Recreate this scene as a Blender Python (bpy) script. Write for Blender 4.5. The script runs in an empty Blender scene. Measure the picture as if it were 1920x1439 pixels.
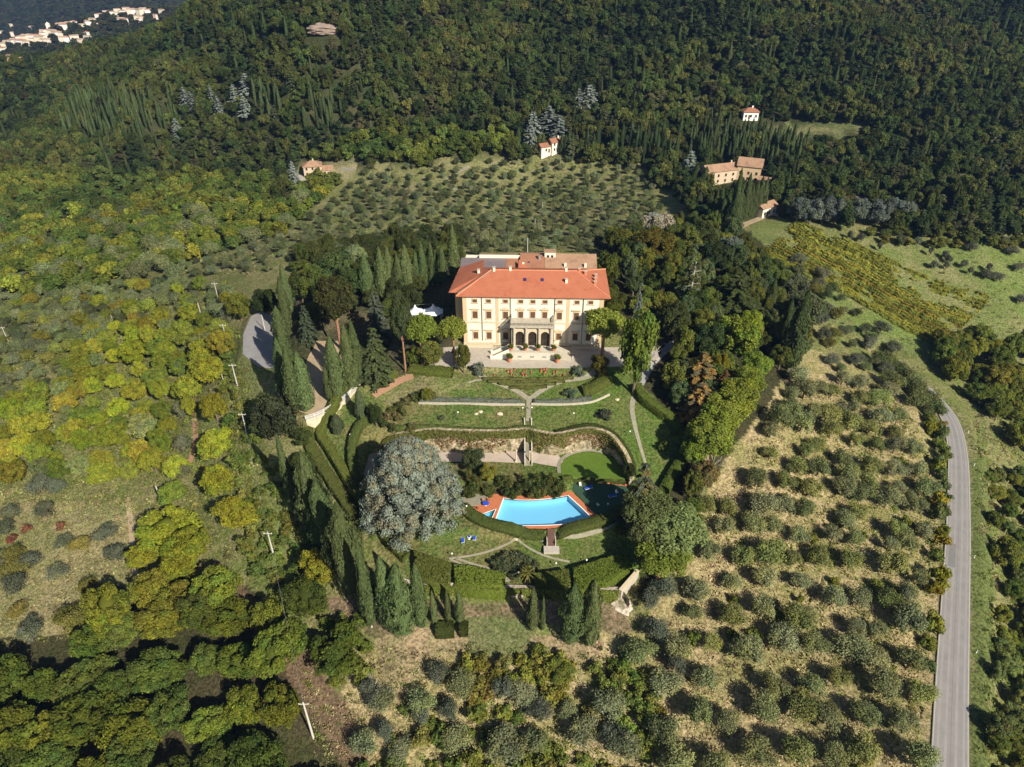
import bpy, bmesh, math, random
import numpy as np
from mathutils import Vector, Matrix

# ------------------------------------------------------------------ camera, world, sun
random.seed(7); rng = np.random.default_rng(7)
SC = bpy.context.scene
COL = SC.collection
F, TH, CH = 1330.0, math.radians(34.5), 103.0          # focal length in photo pixels, pitch below the horizon, camera height
S_, C_ = math.sin(TH), math.cos(TH)
cam_d = bpy.data.cameras.new("camera"); cam = bpy.data.objects.new("camera", cam_d); COL.objects.link(cam)
cam.location = (0, 0, CH); cam.rotation_euler = (math.pi/2-TH, 0, 0)
cam_d.sensor_width = 36.0; cam_d.lens = 36.0*F/1920.0
cam_d.clip_start = 1.0; cam_d.clip_end = 6000.0
SC.camera = cam
SC.render.engine = 'CYCLES'
SUN_EL, SUN_AZ = math.radians(35.5), math.atan2(-0.79, 0.60)   # direction towards the sun on the ground plane
w = bpy.data.worlds.new("World"); SC.world = w; w.use_nodes = True
nt = w.node_tree; nt.nodes.clear()
sky = nt.nodes.new('ShaderNodeTexSky'); sky.sky_type = 'NISHITA'; sky.sun_disc = False
sky.sun_elevation = SUN_EL; sky.sun_rotation = math.pi/2 - SUN_AZ
bg = nt.nodes.new('ShaderNodeBackground'); bg.inputs[1].default_value = 0.05
wo = nt.nodes.new('ShaderNodeOutputWorld')
nt.links.new(sky.outputs[0], bg.inputs[0]); nt.links.new(bg.outputs[0], wo.inputs[0])
sd = bpy.data.lights.new("sun", 'SUN'); sd.energy = 5.0; sd.angle = math.radians(0.5); sd.color = (1.0, 0.925, 0.765)
so = bpy.data.objects.new("sun", sd); COL.objects.link(so)
sv = Vector((math.cos(SUN_AZ)*math.cos(SUN_EL), math.sin(SUN_AZ)*math.cos(SUN_EL), math.sin(SUN_EL)))
so.rotation_euler = sv.to_track_quat('Z', 'Y').to_euler(); so.location = (100, -100, 200)
SC.view_settings.view_transform = 'Standard'; SC.view_settings.look = 'None'
SC.view_settings.exposure = 0.68; SC.view_settings.gamma = 1.0
SC.cycles.max_bounces = 5; SC.cycles.diffuse_bounces = 2; SC.cycles.glossy_bounces = 2
SC.cycles.transmission_bounces = 3; SC.cycles.transparent_max_bounces = 6; SC.cycles.volume_bounces = 0
SC.cycles.use_denoising = True

# ------------------------------------------------------------------ projection helpers (photo pixels <-> world)
def ray(u, v):
    t = (v-719.5)/F
    return (u-960.0)/F, C_-t*S_, -(S_+t*C_)            # per unit of depth: x, y, z
def proj(x, y, z):
    zc = y*C_ + (CH-z)*S_
    yc = (CH-z)*C_ - y*S_
    zc = np.maximum(zc, 1e-3)
    return 960+F*x/zc, 719.5+F*yc/zc, zc
def at_z(u, v, z):
    rx, ry, rz = ray(u, v); d = (z-CH)/rz
    return rx*d, ry*d, z
def at_D(u, v, D):
    rx, ry, rz = ray(u, v); d = D/ry
    return rx*d, D, CH+rz*d

def inside(px, py, poly):
    poly = np.asarray(poly, float); px = np.asarray(px, float); py = np.asarray(py, float)
    r = np.zeros(px.shape, bool); n = len(poly)
    for i in range(n):
        x1, y1 = poly[i][:2]; x2, y2 = poly[(i+1) % n][:2]
        if y1 == y2: continue
        c = ((y1 > py) != (y2 > py)) & (px < (x2-x1)*(py-y1)/(y2-y1)+x1)
        r ^= c
    return r
def seg_dist(px, py, poly, closed=True):
    d = np.full(np.shape(px), 1e9); n = len(poly)
    for i in range(n if closed else n-1):
        x1, y1 = poly[i][:2]; x2, y2 = poly[(i+1) % n][:2]
        L = (x2-x1)**2+(y2-y1)**2+1e-9
        t = np.clip(((px-x1)*(x2-x1)+(py-y1)*(y2-y1))/L, 0, 1)
        d = np.minimum(d, np.hypot(px-x1-t*(x2-x1), py-y1-t*(y2-y1)))
    return d
def vnoise(x, y, s, seed=0):                           # smooth value noise, vectorised
    x = np.asarray(x)/s+seed*17.3; y = np.asarray(y)/s+seed*9.1
    xi = np.floor(x).astype(int); yi = np.floor(y).astype(int); fx = x-xi; fy = y-yi
    fx = fx*fx*(3-2*fx); fy = fy*fy*(3-2*fy)
    h = lambda a, b: ((np.sin(a*127.1+b*311.7+seed*74.7)*43758.5453) % 1.0)
    return (h(xi, yi)*(1-fx)+h(xi+1, yi)*fx)*(1-fy)+(h(xi, yi+1)*(1-fx)+h(xi+1, yi+1)*fx)*fy*1.0

def smooth01(t): t = np.clip(t, 0, 1); return t*t*(3-2*t)
# ------------------------------------------------------------------ terrain
UVZ = [(860,660,0),(1130,660,0),(990,690,0),(880,690,-.3),(1160,690,-.8),(620,680,-2),(600,740,-2.5),(660,640,-1),(720,570,-.5),
 (480,620,-5),(460,680,-6),(500,560,-4.5),(560,520,-5),(560,470,-9),(800,705,-1),(760,740,-3.5),(990,735,-3),(1120,720,-2.5),(1200,690,-1.2),
 (900,752,-4),(1080,752,-4),(780,790,-5.5),(900,780,-5),(1080,780,-5),(1200,770,-5),(1200,830,-8),(1230,870,-10),(600,800,-5.5),
 (640,760,-4.2),(640,870,-9),(680,960,-13),(720,1040,-16),(1240,930,-13),(1220,1000,-15.5),(1205,1080,-18),
 (545,830,-9),(560,900,-14),(600,1000,-19),(640,1100,-21),(700,1180,-22),(850,1170,-21.5),(1000,1180,-21.5),(1120,1190,-22),
 (990,1240,-24),(800,1300,-27),(1000,1350,-29),(990,1439,-32),(700,1439,-33),(600,1250,-27),(500,1439,-34),(400,1250,-30),
 (300,1100,-31),(440,1000,-23),(380,900,-24),(460,850,-15),(430,760,-12),(400,650,-13),(420,560,-12),(300,600,-20),(300,800,-26),
 (200,700,-28),(100,600,-32),(0,700,-38),(0,900,-38),(100,1000,-35),(0,1200,-40),(150,1250,-36),(0,1439,-42),(250,1439,-38),
 (0,520,-40),(200,540,-28),(350,500,-25),(480,480,-18),(200,450,-42),(0,420,-55),(350,400,-42),(300,330,-38),(480,360,-32),
 (590,335,-30),(700,380,-26),(700,460,-16),(600,420,-24),(850,480,-8),(300,200,-10),(150,200,-24),(0,250,-45),(0,180,-32),
 (300,250,-22),(450,250,-22),(600,200,-2),(600,100,22),(600,0,46),(450,100,14),(450,20,34),(300,100,0),(150,125,-14),(0,145,-27),
 (380,5,38),(300,62,9),(150,105,-12),(0,122,-24),
 (960,0,44),(1300,0,44),(1600,0,44),(1920,0,42),(780,0,45),(960,100,22),(1300,100,22),(1600,100,24),(1920,100,24),(780,100,22),
 (960,200,2),(1200,200,2),(1405,225,-3),(1600,200,4),(1900,200,8),(780,200,0),(800,290,-18),(1000,295,-18),(1180,300,-16),
 (1380,330,-12),(1450,420,-9),(1600,330,-10),(1900,330,-5),(800,400,-22),(1000,400,-22),(1150,400,-18),(1300,420,-11),
 (1000,460,-12),(1180,500,-4),(1400,480,-7),(1500,430,-9),(1700,420,-11),(1900,450,-14),(1900,600,-27),(1750,550,-22),
 (1600,550,-17),(1450,600,-10),(1330,600,-4),(1260,650,-1.5),(1350,720,-5),(1430,720,-9),(1600,640,-19),(1700,700,-24),
 (1850,720,-32),(1900,900,-34),(1900,1100,-33),(1900,1439,-31),(1550,720,-16),(1600,850,-20),(1450,850,-13),(1350,850,-11),
 (1300,1000,-16),(1500,1000,-19),(1650,1000,-22.5),(1790,1000,-25),(1780,1200,-25.3),(1780,1439,-25.5),(1780,800,-24.5),
 (1300,1200,-22),(1500,1200,-23.5),(1650,1300,-25),(1400,1439,-27),(1200,1439,-30)]
PT = [at_z(*p) for p in UVZ]
PT += [(0,205,0),(-18,200,-.5),(26,200,0),(5,180,0),(-15,170,0),(25,170,0),
       (-100,15,-46),(0,15,-42),(100,15,-36),(200,60,-48),(215,150,-46),(240,250,-40),(330,330,-14),(-260,100,-56),(-280,200,-50),
       (-200,20,-56),(0,-40,-50),(0,660,66),(300,680,66),(550,700,60),(-120,680,64),(0,820,82),(400,850,84),(700,800,60),(-120,850,80)]
for (u, v, k, dz) in ((380,5,1.3,45),(300,60,1.3,55),(150,105,1.25,60),(0,120,1.25,60),(-150,150,1.25,60),(380,5,1.6,110),(150,105,1.5,120),(-100,120,1.5,120)):
    x, y, z = at_z(u, v, {380:38,300:9,150:-12,0:-24,-150:-34,-100:-30}[u])
    rx, ry, rz = ray(u, v)
    PT.append((x*k, y*k, CH+rz/ry*y*k-dz))
PT = np.array(PT, float)
def tps_fit(P, lam=6.0):
    n = len(P); x = P[:, 0]/100; y = P[:, 1]/100
    r2 = (x[:, None]-x)**2+(y[:, None]-y)**2
    K = 0.5*r2*np.log(r2+1e-12)+np.eye(n)*lam*1e-3
    A = np.zeros((n+3, n+3)); A[:n, :n] = K; A[:n, n] = 1; A[:n, n+1] = x; A[:n, n+2] = y
    A[n, :n] = 1; A[n+1, :n] = x; A[n+2, :n] = y
    return np.linalg.solve(A, np.append(P[:, 2], [0, 0, 0]))
def tps_eval(P, wts, X, Y):
    n = len(P); X = X/100; Y = Y/100; out = wts[n]+wts[n+1]*X+wts[n+2]*Y
    for i in range(n):
        r2 = (X-P[i, 0]/100)**2+(Y-P[i, 1]/100)**2
        out += wts[i]*0.5*r2*np.log(r2+1e-12)
    return out
def spaced(lo, hi, fine0, fine1, mid0, mid1, df=0.5, dm=1.0, g=1.06, mx=14):
    a = list(np.arange(fine0, fine1+1e-6, df))
    x = a[-1]
    while x < mid1: x += dm; a.append(x)
    s = dm
    while x < hi: s = min(s*g, mx); x += s; a.append(x)
    x = a[0]; b = []
    while x > mid0: x -= dm; b.append(x)
    s = dm
    while x > lo: s = min(s*g, mx); x -= s; b.append(x)
    return np.array(b[::-1]+a)
GX = spaced(-900, 850, -42, 52, -130, 150)
GY = spaced(-60, 900, 90, 172, 50, 230)
XX, YY = np.meshgrid(GX, GY)
WT = tps_fit(PT)
HH = tps_eval(PT, WT, XX.copy(), YY.copy())
HH += (vnoise(XX, YY, 9, 1)-.5)*0.7+(vnoise(XX, YY, 30, 2)-.5)*2.0*np.clip((YY-230)/100, 0, 1)
HH += ((vnoise(XX+.35*YY, YY*.45, 62, 3)-.5)*26+(vnoise(XX, YY, 34, 4)-.5)*8)*smooth01((YY-415)/60)*smooth01((XX+260+ (YY-400)*.2)/120)

def plateau(poly, zf, wd=0.5, grow=0.0):
    """poly: world (x,y) list; zf: height as a function of x, y"""
    global HH
    p = np.array([q[:2] for q in poly]); x0, y0 = p.min(0)-4-wd; x1, y1 = p.max(0)+4+wd
    ix = np.where((GX > x0) & (GX < x1))[0]; iy = np.where((GY > y0) & (GY < y1))[0]
    if len(ix) == 0 or len(iy) == 0: return
    sl = np.ix_(iy, ix); X = XX[sl]; Y = YY[sl]
    ins = inside(X, Y, p); d = seg_dist(X, Y, p); sdd = np.where(ins, d, -d)
    k = smooth01((sdd+grow)/wd+0.5)
    HH[sl] = HH[sl]*(1-k)+zf(X, Y)*k
def W(pts, z=None):
    return [at_z(p[0], p[1], p[2] if len(p) > 2 else z) for p in pts]

# villa forecourt, the walled terrace on the left, the car park
FORE = W([(800,648),(760,672),(880,690),(960,693),(1060,693),(1160,690),(1230,676),(1250,640),(1180,600),(1165,500),(1100,470),(900,470),(840,520),(800,560)], 0)
plateau(FORE, lambda x, y: 0*x, 1.5)
TERR = W([(572,792),(606,779),(642,756),(668,730),(688,716),(712,700),(735,640),(700,600),(640,600),(590,640),(560,700),(548,780)], -2.3)
plateau(TERR, lambda x, y: 0*x-2.3, 0.8)
CARP = [(u, v, -5.2) for u, v in ((466,590),(492,582),(540,585),(548,640),(535,700),(478,695),(446,668),(450,625))]
plateau(W(CARP), lambda x, y: 0*x-5.2, 4)
# sunken garden: wall side, pool level, lower lawn
def zbasin(x, y):
    return np.interp(y, [97, 103, 110.6, 111.6, 123.3, 124.6, 140], [-17.6, -17.0, -15.2, -13.0, -13.0, -11.5, -11.5])
ARC = [(722,838,-11),(745,842,-11.3),(809,843,-11.5),(850,845,-11.5),(930,847,-11.5),(985,843,-11.5),(1003,846,-11.5),(1040,852,-11.5),(1070,846,-11.5),(1105,841,-11.5),(1140,849,-11.5),(1164,867,-11.5),(1178,885,-11.5),(1184,905,-11.5)]
ARCW = W(ARC)
BAS = ARCW + W([(1190,935,-13),(1180,975,-13),(1196,1010,-15.2),(1200,1050,-16.6),(1183,1082,-17.5),(1160,1110,-17.6),(1000,1107,-17.6),(850,1102,-17.6),(770,1098,-17.6),(735,1062,-16.5),(700,1010,-15),(683,960,-13),(672,905,-11.6),(690,850,-11.2)])
plateau(BAS, zbasin, 0.6)
FRONTW = W([(770,1098,-17.6),(850,1102,-17.6),(1000,1107,-17.6),(1160,1110,-17.6),(1183,1082,-17.5)])
POOLW = W([(943.7,934),(965,937),(984.5,938),(1010,937),(1031,935),(1050,932),(1066,929),(1090,951),(1111,972),(1095,977),(1074,982),(1050,985),(1027,986.5),(977,987),(950,985.5),(927,979),(935,957)], -13)
KIDW = W([(898,966),(914,960),(931,954.5),(922,976),(908,971)], -13)
DECKW = W([(876.5,960),(922,926),(960,930),(996,930),(1035,926),(1070,920),(1119,967),(1111,974.5),(1095,980),(1074,985),(1050,988),(1027,989.5),(977,990),(947.5,988.5),(918,980),(897,970)], -13)
plateau(DECKW, lambda x, y: 0*x-13.25, 0.5)
plateau(POOLW, lambda x, y: 0*x-15.6, 0.3, .55)
plateau(KIDW, lambda x, y: 0*x-14.4, 0.3, .45)
COURTW = W([(1072,918),(1076,904),(1120,903),(1178,910),(1184,950),(1150,982),(1120,968)], -13)
plateau(COURTW, lambda x, y: 0*x-13.2, .4, .2)
# road bed
ROADP = [(1676,678,-23.5),(1692,694,-24),(1718,716,-24.3),(1745,741,-24.6),(1772,772,-24.8),(1788,805,-24.9),(1796,850,-25),(1798,900,-25),(1797,1000,-25.1),(1793,1100,-25.2),(1789,1200,-25.3),(1785,1300,-25.4),(1781,1439,-25.5),(1777,1600,-25.6),(1773,1800,-25.7)]
RW = np.array(W(ROADP))
def dens(P, step):
    P = np.asarray(P, float); n = len(P)
    if n < 3:
        L = np.linalg.norm(P[1]-P[0]); m = max(2, int(L/step)+1)
        return np.array([P[0]+(P[1]-P[0])*t for t in np.linspace(0, 1, m)])
    out = []
    Q = np.vstack([2*P[0]-P[1], P, 2*P[-1]-P[-2]])
    for i in range(n-1):
        p0, p1, p2, p3 = Q[i:i+4]; m = max(1, int(np.linalg.norm(p2-p1)/step))
        for t in np.arange(m)/m:
            out.append(0.5*((2*p1)+(-p0+p2)*t+(2*p0-5*p1+4*p2-p3)*t*t+(-p0+3*p1-3*p2+p3)*t**3))
    out.append(P[-1]); return np.array(out)
RD = dens(RW, 2.0)
def bed(P, half, blend, drop):
    global HH
    x0, y0 = P[:, :2].min(0)-half-blend; x1, y1 = P[:, :2].max(0)+half+blend
    ix = np.where((GX > x0) & (GX < x1))[0]; iy = np.where((GY > y0) & (GY < y1))[0]
    sl = np.ix_(iy, ix); X = XX[sl]; Y = YY[sl]
    best = np.full(X.shape, 1e9); zz = np.zeros(X.shape)
    for p in P:
        d = np.hypot(X-p[0], Y-p[1]); m = d < best; best[m] = d[m]; zz[m] = p[2]
    k = 1-smooth01((best-half)/blend)
    HH[sl] = HH[sl]*(1-k)+(zz-drop)*k
bed(RD, 4.6, 6, 0.22)

def H(x, y):
    x = np.asarray(x, float); y = np.asarray(y, float)
    i = np.clip(np.searchsorted(GX, x)-1, 0, len(GX)-2); j = np.clip(np.searchsorted(GY, y)-1, 0, len(GY)-2)
    fx = np.clip((x-GX[i])/(GX[i+1]-GX[i]), 0, 1); fy = np.clip((y-GY[j])/(GY[j+1]-GY[j]), 0, 1)
    return (HH[j, i]*(1-fx)+HH[j, i+1]*fx)*(1-fy)+(HH[j+1, i]*(1-fx)+HH[j+1, i+1]*fx)*fy
def P(u, v, lift=0.0):
    """where the photo's ray first meets the ground (raised by lift)"""
    rx, ry, rz = ray(u, v)
    ds = np.concatenate([np.arange(60, 300, .5), np.arange(300, 1200, 2.0)])
    f = CH+rz*ds-(H(rx*ds, ry*ds)+lift)
    k = np.where(f < 0)[0]
    d = ds[k[0]] if len(k) else 900.0
    if len(k) and k[0] > 0:
        a, b = ds[k[0]-1], d
        for _ in range(12):
            m = (a+b)/2
            if CH+rz*m-(float(H(rx*m, ry*m))+lift) < 0: b = m
            else: a = m
        d = b
    x, y = rx*d, ry*d
    return float(x), float(y), float(H(x, y))
def height_to(x, y, z, vtop):
    """height of an upright thing standing at x, y, z whose top shows at row vtop"""
    lo, hi = 0, 60
    for _ in range(24):
        m = (lo+hi)/2
        if proj(x, y, z+m)[1] > vtop: lo = m
        else: hi = m
    return lo

# ------------------------------------------------------------------ materials
def mat(name):
    m = bpy.data.materials.new(name); m.use_nodes = True; n = m.node_tree; n.nodes.clear()
    o = n.nodes.new('ShaderNodeOutputMaterial'); return m, n, o
def N(n, t, **k):
    x = n.nodes.new(t)
    for a, b in k.items():
        if a.startswith('i_'):
            key = a[2:]; x.inputs[int(key) if key.isdigit() else key.replace('_', ' ')].default_value = b
        else: setattr(x, a, b)
    return x
def plain(name, col, rough=.8, var=.15, scale=1.5, bump=0.0, bscale=8, metal=0.0, spec=.2, col2=None, obj=True):
    m, n, o = mat(name); L = n.links
    b = N(n, 'ShaderNodeBsdfPrincipled'); b.inputs['Roughness'].default_value = rough; b.inputs['Metallic'].default_value = metal
    b.inputs['Specular IOR Level'].default_value = spec
    tc = N(n, 'ShaderNodeTexCoord'); no = N(n, 'ShaderNodeTexNoise'); no.inputs['Scale'].default_value = scale; no.inputs['Detail'].default_value = 6
    no.inputs['Roughness'].default_value = .65
    L.new(tc.outputs['Object' if obj else 'Generated'], no.inputs['Vector'])
    r = N(n, 'ShaderNodeValToRGB'); r.color_ramp.elements[0].position = .3; r.color_ramp.elements[1].position = .7
    c2 = col2 or tuple(c*(1+var) for c in col); c1 = col if col2 else tuple(c*(1-var) for c in col)
    r.color_ramp.elements[0].color = (*c1, 1); r.color_ramp.elements[1].color = (*c2, 1)
    L.new(no.outputs['Fac'], r.inputs[0]); L.new(r.outputs[0], b.inputs['Base Color'])
    if bump:
        n2 = N(n, 'ShaderNodeTexNoise'); n2.inputs['Scale'].default_value = bscale; n2.inputs['Detail'].default_value = 5
        L.new(tc.outputs['Object'], n2.inputs['Vector'])
        bp = N(n, 'ShaderNodeBump'); bp.inputs['Strength'].default_value = bump; bp.inputs['Distance'].default_value = .3
        L.new(n2.outputs['Fac'], bp.inputs['Height']); L.new(bp.outputs[0], b.inputs['Normal'])
    L.new(b.outputs[0], o.inputs[0]); return m
def leafmat(name, trans=.28, rnd=.22, huev=.0, col=None):
    """foliage: the object's own colour, varied per leaf clump (attribute 'tint') and per tree"""
    m, n, o = mat(name); L = n.links
    oi = N(n, 'ShaderNodeObjectInfo'); at = N(n, 'ShaderNodeAttribute', attribute_name='tint')
    mx = N(n, 'ShaderNodeMix', data_type='RGBA', blend_type='MULTIPLY'); mx.inputs[0].default_value = 1
    if col is None: L.new(oi.outputs['Color'], mx.inputs[6])
    else: mx.inputs[6].default_value = (*col, 1)
    L.new(at.outputs['Color'], mx.inputs[7])
    mr = N(n, 'ShaderNodeMapRange'); mr.inputs[3].default_value = 1-rnd; mr.inputs[4].default_value = 1+rnd
    L.new(oi.outputs['Random'], mr.inputs[0])
    hs = N(n, 'ShaderNodeHueSaturation')
    mh = N(n, 'ShaderNodeMapRange'); mh.inputs[3].default_value = .5-huev; mh.inputs[4].default_value = .5+huev
    ml = N(n, 'ShaderNodeMath', operation='FRACT'); mm = N(n, 'ShaderNodeMath', operation='MULTIPLY'); mm.inputs[1].default_value = 7.31
    L.new(oi.outputs['Random'], mm.inputs[0]); L.new(mm.outputs[0], ml.inputs[0]); L.new(ml.outputs[0], mh.inputs[0])
    L.new(mh.outputs[0], hs.inputs['Hue']); L.new(mr.outputs[0], hs.inputs['Value']); L.new(mx.outputs[2], hs.inputs['Color'])
    d = N(n, 'ShaderNodeBsdfDiffuse'); t = N(n, 'ShaderNodeBsdfTranslucent'); ms = N(n, 'ShaderNodeMixShader'); ms.inputs[0].default_value = trans
    L.new(hs.outputs[0], d.inputs[0]); L.new(hs.outputs[0], t.inputs[0]); L.new(d.outputs[0], ms.inputs[1]); L.new(t.outputs[0], ms.inputs[2])
    L.new(ms.outputs[0], o.inputs[0]); return m
M = {}
M['leaf'] = leafmat('leaf', huev=.018)
M['leaf_far'] = leafmat('leaf_forest', rnd=.4, huev=.035)
M['bark'] = plain('bark', (.16, .115, .08), var=.35, scale=3)
M['bark_pale'] = plain('bark_pale', (.42, .37, .31), var=.25, scale=3)
M['bark_red'] = plain('bark_red', (.28, .15, .10), var=.3, scale=3)
M['stucco'] = plain('cream_stucco', (.68, .63, .52), var=.06, scale=.7, col2=(.74, .69, .58))
M['ochre'] = plain('ochre_plaster', (.56, .42, .26), var=.06, scale=.6)
M['stone'] = plain('grey_stone', (.42, .38, .31), var=.25, scale=2, bump=.3, bscale=5)
M['sand'] = plain('sandstone', (.55, .46, .33), var=.15, scale=2)
M['white'] = plain('white_paint', (.78, .77, .74), var=.04, scale=2)
M['glass_dark'] = plain('window_dark', (.035, .025, .02), rough=.15, var=.2, spec=.5)
M['shutter'] = plain('brown_shutter', (.11, .06, .04), var=.2, scale=5)
M['gravel'] = plain('pale_gravel', (.40, .355, .30), var=.14, scale=.8, bump=.2, bscale=12)
M['gravel_grey'] = plain('grey_gravel', (.25, .24, .24), var=.14, scale=.35, bump=.3, bscale=6)
M['dirt'] = plain('dirt_yard', (.38, .29, .19), var=.2, scale=.3, bump=.2)
M['path'] = plain('path_stone', (.25, .23, .175), var=.22, scale=1.2, bump=.2)
M['pathred'] = plain('brick_path', (.33, .19, .12), var=.2, scale=2)
M['terracotta'] = plain('terracotta_paving', (.46, .155, .075), var=.14, scale=1.5)
M['pot'] = plain('terracotta_pot', (.50, .20, .11), var=.1)
M['metalroof'] = plain('mauve_metal_roof', (.19, .155, .165), rough=.45, var=.12, scale=1, metal=.2)
M['courtgreen'] = plain('green_court', (.035, .075, .045), var=.15, scale=1)
M['blue'] = plain('blue_canvas', (.02, .08, .50), var=.08)
M['wood'] = plain('weathered_pole_wood', (.50, .47, .42), var=.15, scale=3)
M['concrete'] = plain('concrete', (.46, .43, .38), var=.12, scale=.6)
M['metal'] = plain('grey_metal', (.35, .36, .38), rough=.4, var=.05, metal=.5)
M['pipe'] = plain('downpipe', (.17, .13, .10), rough=.5, var=.1)
M['tent'] = plain('white_canvas', (.80, .82, .86), var=.03)
M['skylight'] = plain('skylight_glass', (.03, .03, .10), rough=.1, var=.1, spec=.6)

def rooftile(name, c1, c2, sc=1.0, axis='X'):
    m, n, o = mat(name); L = n.links
    b = N(n, 'ShaderNodeBsdfPrincipled'); b.inputs['Roughness'].default_value = .85; b.inputs['Specular IOR Level'].default_value = .15
    tc = N(n, 'ShaderNodeTexCoord')
    no = N(n, 'ShaderNodeTexNoise'); no.inputs['Scale'].default_value = .35; no.inputs['Detail'].default_value = 8; no.inputs['Roughness'].default_value = .7
    n2 = N(n, 'ShaderNodeTexNoise'); n2.inputs['Scale'].default_value = 5*sc; n2.inputs['Detail'].default_value = 3
    L.new(tc.outputs['Object'], no.inputs[0]); L.new(tc.outputs['Object'], n2.inputs[0])
    ad = N(n, 'ShaderNodeMath', operation='ADD'); L.new(no.outputs['Fac'], ad.inputs[0]); L.new(n2.outputs['Fac'], ad.inputs[1])
    r = N(n, 'ShaderNodeValToRGB'); r.color_ramp.elements[0].position = .78; r.color_ramp.elements[1].position = 1.2
    r.color_ramp.elements[0].color = (*c1, 1); r.color_ramp.elements[1].color = (*c2, 1)
    hv = N(n, 'ShaderNodeMath', operation='MULTIPLY'); hv.inputs[1].default_value = 1.0
    L.new(ad.outputs[0], hv.inputs[0]); L.new(hv.outputs[0], r.inputs[0]); L.new(r.outputs[0], b.inputs['Base Color'])
    wv = N(n, 'ShaderNodeTexWave', wave_type='BANDS', bands_direction=axis); wv.inputs['Scale'].default_value = 1.15*sc; wv.inputs['Distortion'].default_value = .4
    L.new(tc.outputs['Object'], wv.inputs[0])
    bp = N(n, 'ShaderNodeBump'); bp.inputs['Strength'].default_value = .5; bp.inputs['Distance'].default_value = .12
    L.new(wv.outputs['Fac'], bp.inputs['Height']); L.new(bp.outputs[0], b.inputs['Normal'])
    L.new(b.outputs[0], o.inputs[0]); return m
M['roof'] = rooftile('orange_roof_tiles', (.33, .10, .055), (.42, .145, .082))
M['roof_old'] = rooftile('old_roof_tiles', (.17, .10, .07), (.37, .23, .15))
M['roof_red'] = rooftile('rust_roof_tiles', (.21, .105, .065), (.33, .155, .095))

def rubble(name, c1, c2, c3, scale=1.6):
    m, n, o = mat(name); L = n.links
    b = N(n, 'ShaderNodeBsdfPrincipled'); b.inputs['Roughness'].default_value = .95; b.inputs['Specular IOR Level'].default_value = .1
    tc = N(n, 'ShaderNodeTexCoord'); vo = N(n, 'ShaderNodeTexVoronoi'); vo.inputs['Scale'].default_value = scale
    vo.inputs['Randomness'].default_value = 1
    L.new(tc.outputs['Object'], vo.inputs['Vector'])
    r = N(n, 'ShaderNodeValToRGB'); r.color_ramp.elements[0].color = (*c1, 1); r.color_ramp.elements[1].color = (*c2, 1)
    sp = N(n, 'ShaderNodeSeparateColor'); L.new(vo.outputs['Color'], sp.inputs[0]); L.new(sp.outputs[0], r.inputs[0])
    no = N(n, 'ShaderNodeTexNoise'); no.inputs['Scale'].default_value = .5; no.inputs['Detail'].default_value = 7; no.inputs['Roughness'].default_value = .7
    L.new(tc.outputs['Object'], no.inputs[0])
    mr = N(n, 'ShaderNodeMapRange'); mr.inputs[1].default_value = .47; mr.inputs[2].default_value = .62
    L.new(no.outputs['Fac'], mr.inputs[0])
    mx = N(n, 'ShaderNodeMix', data_type='RGBA'); mx.inputs[7].default_value = (*c3, 1)
    L.new(mr.outputs[0], mx.inputs[0]); L.new(r.outputs[0], mx.inputs[6]); L.new(mx.outputs[2], b.inputs['Base Color'])
    bp = N(n, 'ShaderNodeBump'); bp.inputs['Strength'].default_value = .8; bp.inputs['Distance'].default_value = .25
    L.new(vo.outputs['Distance'], bp.inputs['Height']); L.new(bp.outputs[0], b.inputs['Normal'])
    L.new(b.outputs[0], o.inputs[0]); return m
M['rubble'] = rubble('rubble_stone', (.26, .21, .14), (.46, .38, .27), (.15, .14, .07))
M['rock'] = rubble('pale_rock', (.34, .28, .22), (.55, .48, .42), (.15, .14, .08), 1.0)
M['wallcream'] = plain('cream_wall', (.55, .47, .35), var=.2, scale=.8, bump=.3)

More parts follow.
